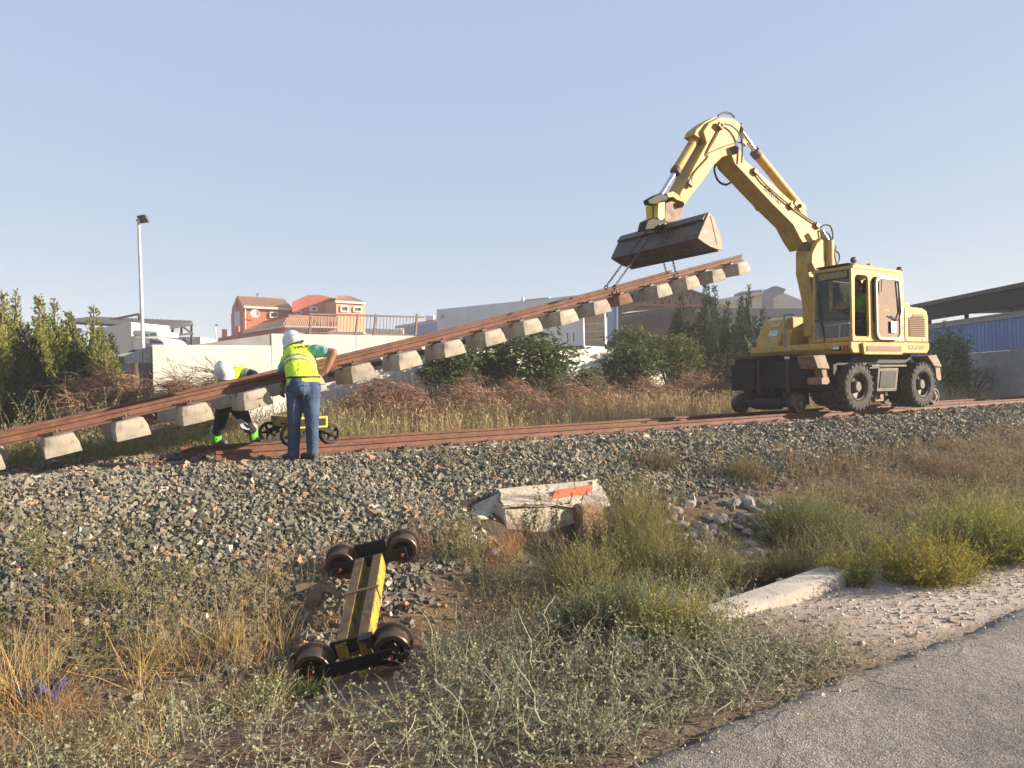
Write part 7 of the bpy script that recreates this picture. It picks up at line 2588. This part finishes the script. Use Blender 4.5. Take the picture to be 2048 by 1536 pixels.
def conifer(px, ytop, depth, ybase, w, label, seed, col, n=3000, group='', name='cypress_tree', upright=.8, zb=None, lobes=7):
    """narrow conifer: upswept sprays in lobes round a trunk, ragged pointed top"""
    g = np.random.default_rng(seed)
    tp, bs = at(px, ytop, depth), at(px, ybase, depth)
    zb = bs.z if zb is None else zb
    H = tp.z - zb
    r = w / F_PX * depth / 2
    t = thing(name, Vector((tp.x, tp.y, zb)), 0, label, 'tree', group or None)
    bpy.context.view_layer.update()
    vb, cm = VB(), MB()
    lob = [(0.0, 0.0, 1.0)] + [(g.normal() * r * .55, g.normal() * r * .55, g.uniform(.55, .92)) for _ in range(lobes)]
    li = g.integers(0, len(lob), n)
    lx, ly, lh = (np.array([lob[i][k] for i in li]) for k in range(3))
    n = int(n * .70)
    li, lx, ly, lh = li[:n], lx[:n], ly[:n], lh[:n]
    u = g.random(n) ** 1.05
    kd = max(1.0, depth / 18)
    env = (1 - u) ** .9 * .66 + .02 + .12 * np.sin(u * 21 + li * 1.7) * (1 - u)
    a = g.uniform(0, 2 * np.pi, n)
    rr_ = r * env * np.sqrt(g.uniform(.25, 1.0, n))
    C0 = np.stack([tp.x + lx * (1 - u * .6) + np.cos(a) * rr_, tp.y + ly * (1 - u * .5) + np.sin(a) * rr_, zb + u * lh * H], -1)
    dd = np.stack([np.cos(a) * .55, np.sin(a) * .55, np.full(n, upright)], -1) + g.normal(size=(n, 3)) * .28
    P = walk(C0, dd, g.uniform(.12, .28, n) * (1 - .62 * u) * kd, 4, .10, -.06, g)
    dark = .7 + .4 * g.random(n)
    c = tint(col, n, g, .25) * dark[:, None]
    vb.ribbons(P, g.uniform(.028, .060, n) * (1 - .4 * u) * kd, c, g, .15)
    for q in (1, 2):
        k = g.random(n) < .9
        m = k.sum()
        for sg in (-1, 1):
            sd = np.cross(dd[k], np.array((0, 0, 1.0))) * sg
            vb.leaves(P[k, q], dd[k] * .8 + sd * .7 + g.normal(size=(m, 3)) * .15, g.normal(size=(m, 3)), g.uniform(.07, .15, m) * (1 - .5 * u[k]), g.uniform(.018, .036, m) * kd, c[k] * g.uniform(.85, 1.25, (m, 1)))
    vb.build('crown', 'needle', t)
    # dense inner foliage of every lobe
    for lx_, ly_, lh_ in lob:
        kv = []
        for i in range(9):
            uu = i / 8
            for j in range(9):
                aa = 2 * math.pi * j / 9 + i * .3
                q_ = r * (.50 * (1 - uu) ** .9 + .01) * (.75 + .5 * g.random())
                kv.append((tp.x + lx_ * (1 - uu * .6) + math.cos(aa) * q_, tp.y + ly_ * (1 - uu * .6) + math.sin(aa) * q_, zb + uu * lh_ * H * .88 + .05 * g.normal()))
        kf = [(i * 9 + j, i * 9 + (j + 1) % 9, (i + 1) * 9 + (j + 1) % 9, (i + 1) * 9 + j) for i in range(8) for j in range(9)]
        cm.v, cm.f = cm.v + kv, cm.f + [tuple(x + len(cm.v) for x in f) for f in kf]
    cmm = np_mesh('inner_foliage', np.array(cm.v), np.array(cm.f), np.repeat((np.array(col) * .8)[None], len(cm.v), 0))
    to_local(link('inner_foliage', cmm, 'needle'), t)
    st = MB().tube([Vector((tp.x, tp.y, zb - .1)), Vector((tp.x, tp.y, zb + H * .5)), tp], [.07, .045, .008], 7)
    for lx_, ly_, lh_ in lob[1:]:
        st.tube([Vector((tp.x, tp.y, zb + .1)), Vector((tp.x + lx_, tp.y + ly_, zb + H * .35)), Vector((tp.x + lx_ * .7, tp.y + ly_ * .7, zb + H * lh_ * .9))], [.04, .03, .006], 5)
    to_local(st.build('trunk', 'bark'), t)


CYP, CD = (.27, .275, .07), (.075, .105, .045)
gl = 'conifers at the left of the yard wall'
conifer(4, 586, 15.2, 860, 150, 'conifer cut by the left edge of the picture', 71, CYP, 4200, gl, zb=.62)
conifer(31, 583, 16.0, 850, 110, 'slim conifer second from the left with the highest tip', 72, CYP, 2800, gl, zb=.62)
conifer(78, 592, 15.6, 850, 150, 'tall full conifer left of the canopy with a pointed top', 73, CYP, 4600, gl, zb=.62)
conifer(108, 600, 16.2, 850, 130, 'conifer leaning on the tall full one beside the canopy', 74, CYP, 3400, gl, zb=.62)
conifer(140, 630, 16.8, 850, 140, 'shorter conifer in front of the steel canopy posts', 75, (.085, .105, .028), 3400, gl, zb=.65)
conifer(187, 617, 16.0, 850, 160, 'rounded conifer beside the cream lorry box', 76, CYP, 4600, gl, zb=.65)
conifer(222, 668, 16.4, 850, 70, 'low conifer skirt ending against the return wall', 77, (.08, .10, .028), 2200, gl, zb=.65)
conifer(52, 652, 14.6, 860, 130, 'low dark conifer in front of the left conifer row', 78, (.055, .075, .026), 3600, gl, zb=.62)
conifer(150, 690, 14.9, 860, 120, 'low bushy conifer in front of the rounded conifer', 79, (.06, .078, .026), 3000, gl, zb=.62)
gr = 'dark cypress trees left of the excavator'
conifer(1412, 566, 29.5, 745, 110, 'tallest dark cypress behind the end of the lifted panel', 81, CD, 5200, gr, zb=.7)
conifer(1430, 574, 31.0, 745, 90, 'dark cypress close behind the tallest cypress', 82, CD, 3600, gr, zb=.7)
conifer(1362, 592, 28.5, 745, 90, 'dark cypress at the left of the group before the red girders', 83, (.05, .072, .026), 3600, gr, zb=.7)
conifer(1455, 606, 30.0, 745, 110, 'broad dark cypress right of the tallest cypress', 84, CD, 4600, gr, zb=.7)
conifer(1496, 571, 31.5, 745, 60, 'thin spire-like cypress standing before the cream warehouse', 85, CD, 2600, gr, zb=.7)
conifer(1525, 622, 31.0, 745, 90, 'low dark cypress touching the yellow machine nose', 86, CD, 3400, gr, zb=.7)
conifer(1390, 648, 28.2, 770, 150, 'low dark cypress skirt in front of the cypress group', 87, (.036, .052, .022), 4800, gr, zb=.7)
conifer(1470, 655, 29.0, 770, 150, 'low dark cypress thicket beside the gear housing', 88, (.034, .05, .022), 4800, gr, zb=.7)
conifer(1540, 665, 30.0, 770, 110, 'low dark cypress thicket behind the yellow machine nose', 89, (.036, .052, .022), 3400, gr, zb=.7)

# ---- shrubs on the bank and verge
def broom(px, py, w, h, label, seed, stem, leaf, n=520, curl=.10, el=(25, 88), wst=.0045, nl=5, ll=.03, lw=.006, group=None, name='broom_shrub', droop=0.0, base=.55):
    """fine-stemmed shrub standing on the ground at its photo foot"""
    g = np.random.default_rng(seed)
    p = on_ground(px, py)
    r, H = w / F_PX * p.y / 2, h / F_PX * p.y
    t = thing(name, p, 0, label, 'shrub', group)
    bpy.context.view_layer.update()
    vb = VB()
    a, rr_ = g.uniform(0, 2 * np.pi, n), np.sqrt(g.random(n)) * r * base
    xs, ys = p.x + np.cos(a) * rr_ * 1.2, p.y + np.sin(a) * rr_
    s, o = xs * D.x + ys * D.y, xs * N.x + ys * N.y
    R0 = np.stack([xs, ys, ground_z(s, o) - .02], -1)
    dd = dirs(n, g, *el)
    out = np.stack([np.cos(a), np.sin(a), np.zeros(n)], -1) * (rr_ / (r * base + 1e-6))[:, None] * (r / H) * .62
    dd = np.stack([out[:, 0], out[:, 1], np.ones(n)], -1) + g.normal(size=(n, 3)) * .38
    L = H * g.uniform(.6, 1.1, n) * (1 + .16 * np.sin(a * 3 + seed)) * np.sqrt(1 - .6 * (rr_ / (r * base + 1e-6)) ** 2)
    P = walk(R0, dd, L, 6, curl, droop, g)
    hi = np.array(leaf)
    vb.ribbons(P, np.full(n, wst) * g.uniform(.7, 1.3, n), tint(stem, n, g), g, .35)
    # side twigs
    m = int(n * 4.2)
    i, j = g.integers(0, n, m), g.integers(1, 6, m)
    T = P[i, j]
    td = (P[i, j] - P[i, j - 1]); td /= np.linalg.norm(td, axis=1, keepdims=True)
    Q = walk(T, td + g.normal(size=(m, 3)) * .45 + np.array((0, 0, .2)), H * g.uniform(.10, .26, m), 3, .15, 0, g)
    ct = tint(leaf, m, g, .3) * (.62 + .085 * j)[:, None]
    oc = smooth(.1, .6, np.sin(a[i] * 4 + seed) * np.cos(a[i] * 7 + rr_[i] * 30))[:, None]
    ct = ct * (1 - oc * .5) + ct * np.array((1.45, .95, .8)) * oc * .5
    vb.ribbons(Q, np.full(m, wst * .8), ct, g, .3)
    if nl:
        k = m * nl // 3
        i = g.integers(0, m, k)
        f = g.random(k)[:, None]
        C0 = Q[i, 0] * (1 - f) + Q[i, 2] * f
        vb.leaves(C0, (Q[i, 2] - Q[i, 0]) / .05 + g.normal(size=(k, 3)), g.normal(size=(k, 3)), ll * g.uniform(.6, 1.4, k), lw * g.uniform(.7, 1.3, k), ct[i] * g.uniform(.85, 1.2, (k, 1)))
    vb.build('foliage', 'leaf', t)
    st = MB()
    for q in range(8):
        st.tube([Vector(P[q, 0]), Vector(P[q, 2]), Vector(P[q, 4])], [.008, .006, .003], 5)
    to_local(tag(st.build('stems', 'bark'), kind='stuff'), t)


YG, YG2, DK, OLV = (.34, .305, .06), (.28, .27, .065), (.15, .18, .07), (.25, .235, .085)
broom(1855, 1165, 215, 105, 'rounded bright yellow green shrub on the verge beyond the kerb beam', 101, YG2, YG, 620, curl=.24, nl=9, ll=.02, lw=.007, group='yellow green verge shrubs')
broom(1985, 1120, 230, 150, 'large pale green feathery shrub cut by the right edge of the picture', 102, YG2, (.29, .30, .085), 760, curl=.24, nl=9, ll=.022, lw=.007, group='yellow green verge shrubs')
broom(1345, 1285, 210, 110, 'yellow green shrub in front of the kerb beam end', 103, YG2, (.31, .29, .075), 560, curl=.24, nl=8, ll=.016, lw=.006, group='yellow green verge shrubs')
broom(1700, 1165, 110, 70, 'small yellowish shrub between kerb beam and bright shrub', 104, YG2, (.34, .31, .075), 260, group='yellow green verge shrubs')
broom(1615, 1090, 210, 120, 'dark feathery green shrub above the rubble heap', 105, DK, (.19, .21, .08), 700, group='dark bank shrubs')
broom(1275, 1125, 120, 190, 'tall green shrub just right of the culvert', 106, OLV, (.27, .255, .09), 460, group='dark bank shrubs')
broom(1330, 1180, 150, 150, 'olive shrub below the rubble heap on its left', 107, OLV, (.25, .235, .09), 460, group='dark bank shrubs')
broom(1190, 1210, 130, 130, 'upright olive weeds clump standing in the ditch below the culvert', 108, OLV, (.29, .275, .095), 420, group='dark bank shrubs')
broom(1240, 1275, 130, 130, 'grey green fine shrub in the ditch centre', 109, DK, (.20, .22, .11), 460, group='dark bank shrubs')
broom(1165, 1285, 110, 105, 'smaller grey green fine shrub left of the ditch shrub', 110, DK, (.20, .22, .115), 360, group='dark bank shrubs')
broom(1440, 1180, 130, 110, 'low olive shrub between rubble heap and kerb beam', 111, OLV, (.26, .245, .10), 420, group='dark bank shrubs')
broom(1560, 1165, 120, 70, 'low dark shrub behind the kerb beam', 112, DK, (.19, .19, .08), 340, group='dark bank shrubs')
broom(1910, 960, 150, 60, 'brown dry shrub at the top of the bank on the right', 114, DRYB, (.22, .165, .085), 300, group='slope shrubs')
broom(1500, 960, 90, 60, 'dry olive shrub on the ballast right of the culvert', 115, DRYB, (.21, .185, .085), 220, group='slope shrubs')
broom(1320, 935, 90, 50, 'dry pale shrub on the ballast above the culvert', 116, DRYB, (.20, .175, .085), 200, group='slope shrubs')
# thin upright weeds rising in front of the culvert
for i, (px, py, h) in enumerate(((1082, 1075, 120), (1065, 1085, 95), (1112, 1080, 100), (1125, 1075, 85), (1050, 1080, 70))):
    p = on_ground(px, py)
    vb = VB()
    weed(vb, np.array([p]), 2, h / F_PX * p.y, g, (.19, .18, .075), (.16, .17, .06), .007, (78, 90), .07, 0, 8, 70, .028, .012, .01)
    t = vb.build('weed_stalk', 'leaf')
    tag(t, ('tallest green weed stalk in front of the culvert wall', 'left weed stalk bending before the culvert wall', 'right weed stalk leaning before the culvert wall', 'thin weed stalk beside the brown culvert pier', 'short weed stalk left of the culvert pipe')[i], 'weed', 'weed stalks before the culvert')

# strappy green plant by the overturned trolley
p = on_ground(590, 1395)
vb = VB()
for q in range(26):
    b = np.array(p) + np.array((g.normal() * .12, g.normal() * .08, 0))
    n = 13
    dd = dirs(n, g, 20, 75)
    P0 = walk(np.repeat(b[None], n, 0), dd, g.uniform(.07, .16, n), 4, .08, .10, g)
    vb.ribbons(P0, g.uniform(.008, .014, n), tint((.125, .165, .045), n, g, .2), g, .1)
t = vb.build('leafy_plant', 'leaf')
tag(t, 'lush green plant with narrow pointed leaves beside the lower drum wheel', 'plant')

# ---- sprawling grey green weeds along the road verge (uncountable)
vb = VB()
def d1(s, o):
    edge = smooth(2.40, 2.56, o)
    right = 1 - smooth(3.4, 4.6, s) * (1 - smooth(3.9, 4.4, o)) * (1 - smooth(7.2, 8.6, s))
    left = .30 + .70 * smooth(1.0, 1.8, s + .35 * (o - 3.5))
    return edge * right * left
P_, s, o = region(-.5, 5.2, 2.45, 4.75, 1250, g, d1)
weed(vb, P_, 8, .26, g, (.38, .345, .22), (.33, .33, .205), .0042, (5, 70), .38, .02, 6, 10, .016, .012, .07)
P_, s, o = region(.5, 4.8, 2.5, 4.4, 90, g, d1)
weed(vb, P_, 6, .42, g, (.46, .42, .30), (.36, .36, .24), .0062, (10, 75), .42, .01, 9, 4, .014, .012, .05)
P_, s, o = region(3.2, 7.6, 4.1, 6.4, 420, g)
weed(vb, P_, 8, .36, g, (.26, .24, .11), (.25, .235, .085), .0045, (45, 88), .18, .0, 6, 12, .020, .008, .08)
P_, s, o = region(-1, 8, 4.0, 6.3, 700, g)
weed(vb, P_, 7, .24, g, (.33, .27, .165), (.27, .245, .12), .004, (15, 80), .28, .02, 6, 9, .016, .009, .06)
P_, s, o = region(7.0, 15, 2.5, 5.8, 700, g)
weed(vb, P_, 7, .26, g, (.30, .265, .15), (.27, .25, .12), .006, (15, 80), .25, .02, 6, 9, .028, .014, .07)
o_ = vb.build('weeds', 'leaf')
tag(o_, 'tangled grey green weeds sprawling along the road verge and ditch', 'weeds', kind='stuff')
# green and brown fine weeds creeping up the ballast
vb = VB()
def d2(s, o):
    lf = smooth(2.2, -.6, s) * smooth(7.9, 6.5, o) * 1.5
    rt = smooth(7.5, 10, s) * smooth(7.5, 6.8, o) * (.35 + .5 * (wob(s, o, .8, 11) > 0))
    return np.clip(lf * (.25 + .75 * (wob(s, o, .6, 7) > -.1)) + rt + .03, 0, 1)
P_, s, o = region(-3.5, 20, 5.4, 8.3, 3600, g, d2)
kl = s < 4
weed(vb, P_[kl], 6, .20, g, OLIVE, (.25, .235, .085), .0035, (40, 88), .2, .0, 5, 9, .018, .009, .06)
weed(vb, P_[~kl], 6, .17, g, (.30, .22, .135), (.29, .225, .125), .007, (40, 88), .18, .0, 5, 7, .035, .014, .09)
o_ = vb.build('slope_weeds', 'leaf')
tag(o_, 'fine green and brown weeds creeping over the lower ballast slope', 'weeds', kind='stuff')
# dry grass tufts and litter of straw
vb = VB()
P_, s, o = region(-2.8, 4.2, 3.3, 6.6, 1300, g, lambda s, o: np.clip(.25 + .6 * (wob(s, o, .9, 9) > .0) + smooth(1.0, -1, s) * .3, 0, 1) * smooth(7.2, 6.2, o) * (1 - .75 * smooth(1.2, 2.2, s) * smooth(4.8, 4.2, o)))
tuft(vb, P_, 12, .24, g, np.array([STRAW, GOLD, DRYB, ORNG, STRAW])[g.integers(0, 5, len(P_))] * .95, .0036, (10, 85), .14, .10, 5, .06)
for px, py, n, L, c in ((1010, 1110, 60, .32, (.50, .24, .09)), (985, 1130, 34, .22, (.42, .20, .085)), (640, 1255, 34, .25, (.46, .26, .11)), (470, 1300, 40, .36, GOLD), (540, 1310, 40, .34, GOLD), (40, 1440, 60, .42, GOLD), (15, 1380, 50, .38, STRAW), (120, 1460, 40, .30, ORNG), (660, 1150, 20, .26, (.34, .13, .07)), (700, 1130, 20, .24, (.34, .13, .07)), (818, 1130, 24, .30, (.32, .17, .09)), (865, 1100, 18, .36, (.40, .24, .13)), (300, 1350, 50, .34, GOLD), (400, 1330, 40, .32, STRAW)):
    p = on_ground(px, py)
    R0 = np.repeat(np.array([p]), n // 6, 0) + np.concatenate([g.normal(size=(n // 6, 2)) * .09, np.zeros((n // 6, 1))], 1)
    tuft(vb, R0, 16, L, g, c, .004, (35, 88), .09, .06, 5, .03)
P_, s, o = region(6, 16, 4.5, 7.1, 420, g)
tuft(vb, P_, 10, .20, g, np.array([DRYB, STRAW])[g.integers(0, 2, len(P_))] * .8, .007, (40, 88), .12, .05, 4, .06)
o_ = vb.build('dry_grass', 'straw')
tag(o_, 'dry straw and orange grass tufts over the ditch and lower slope', 'grass', kind='stuff')
# dead stalks standing over the slope
vb = VB()
for px, py, h in ((545, 1250, 190), (505, 1240, 120), (310, 1330, 110), (560, 1270, 100), (90, 1300, 130), (20, 1330, 150), (865, 1110, 100), (880, 1100, 80), (1720, 960, 70), (1640, 985, 90), (1668, 990, 80), (1600, 950, 60)):
    p = on_ground(px, py)
    weed(vb, np.array([p]), 3, h / F_PX * p.y, g, (.34, .24, .14), (.30, .22, .13), .0045, (70, 90), .08, 0, 8, 8, .02, .008, .02)
o_ = vb.build('dead_stalks', 'straw')
tag(o_, 'thin dead weed stalks standing up from the slope', 'weeds', kind='stuff')

# ================================================================== thin summer haze in the air
hm = bpy.data.materials.new('summer_haze')
hm.use_nodes = True
hn = hm.node_tree.nodes
hn.remove(hn['Principled BSDF'])
pv = hn.new('ShaderNodeVolumePrincipled')
pv.inputs['Color'].default_value = (0.93, 0.94, 0.97, 1)
pv.inputs['Density'].default_value = 0.0015
pv.inputs['Anisotropy'].default_value = 0.0
hm.node_tree.links.new(pv.outputs[0], hn['Material Output'].inputs['Volume'])
haze = MB().span(-950, 950, -950, 950, -1.6, 16.0).build('haze', hm, smooth=False)
tag(haze, kind='stuff', label='thin pale summer haze filling the air over the whole site', cat='haze')
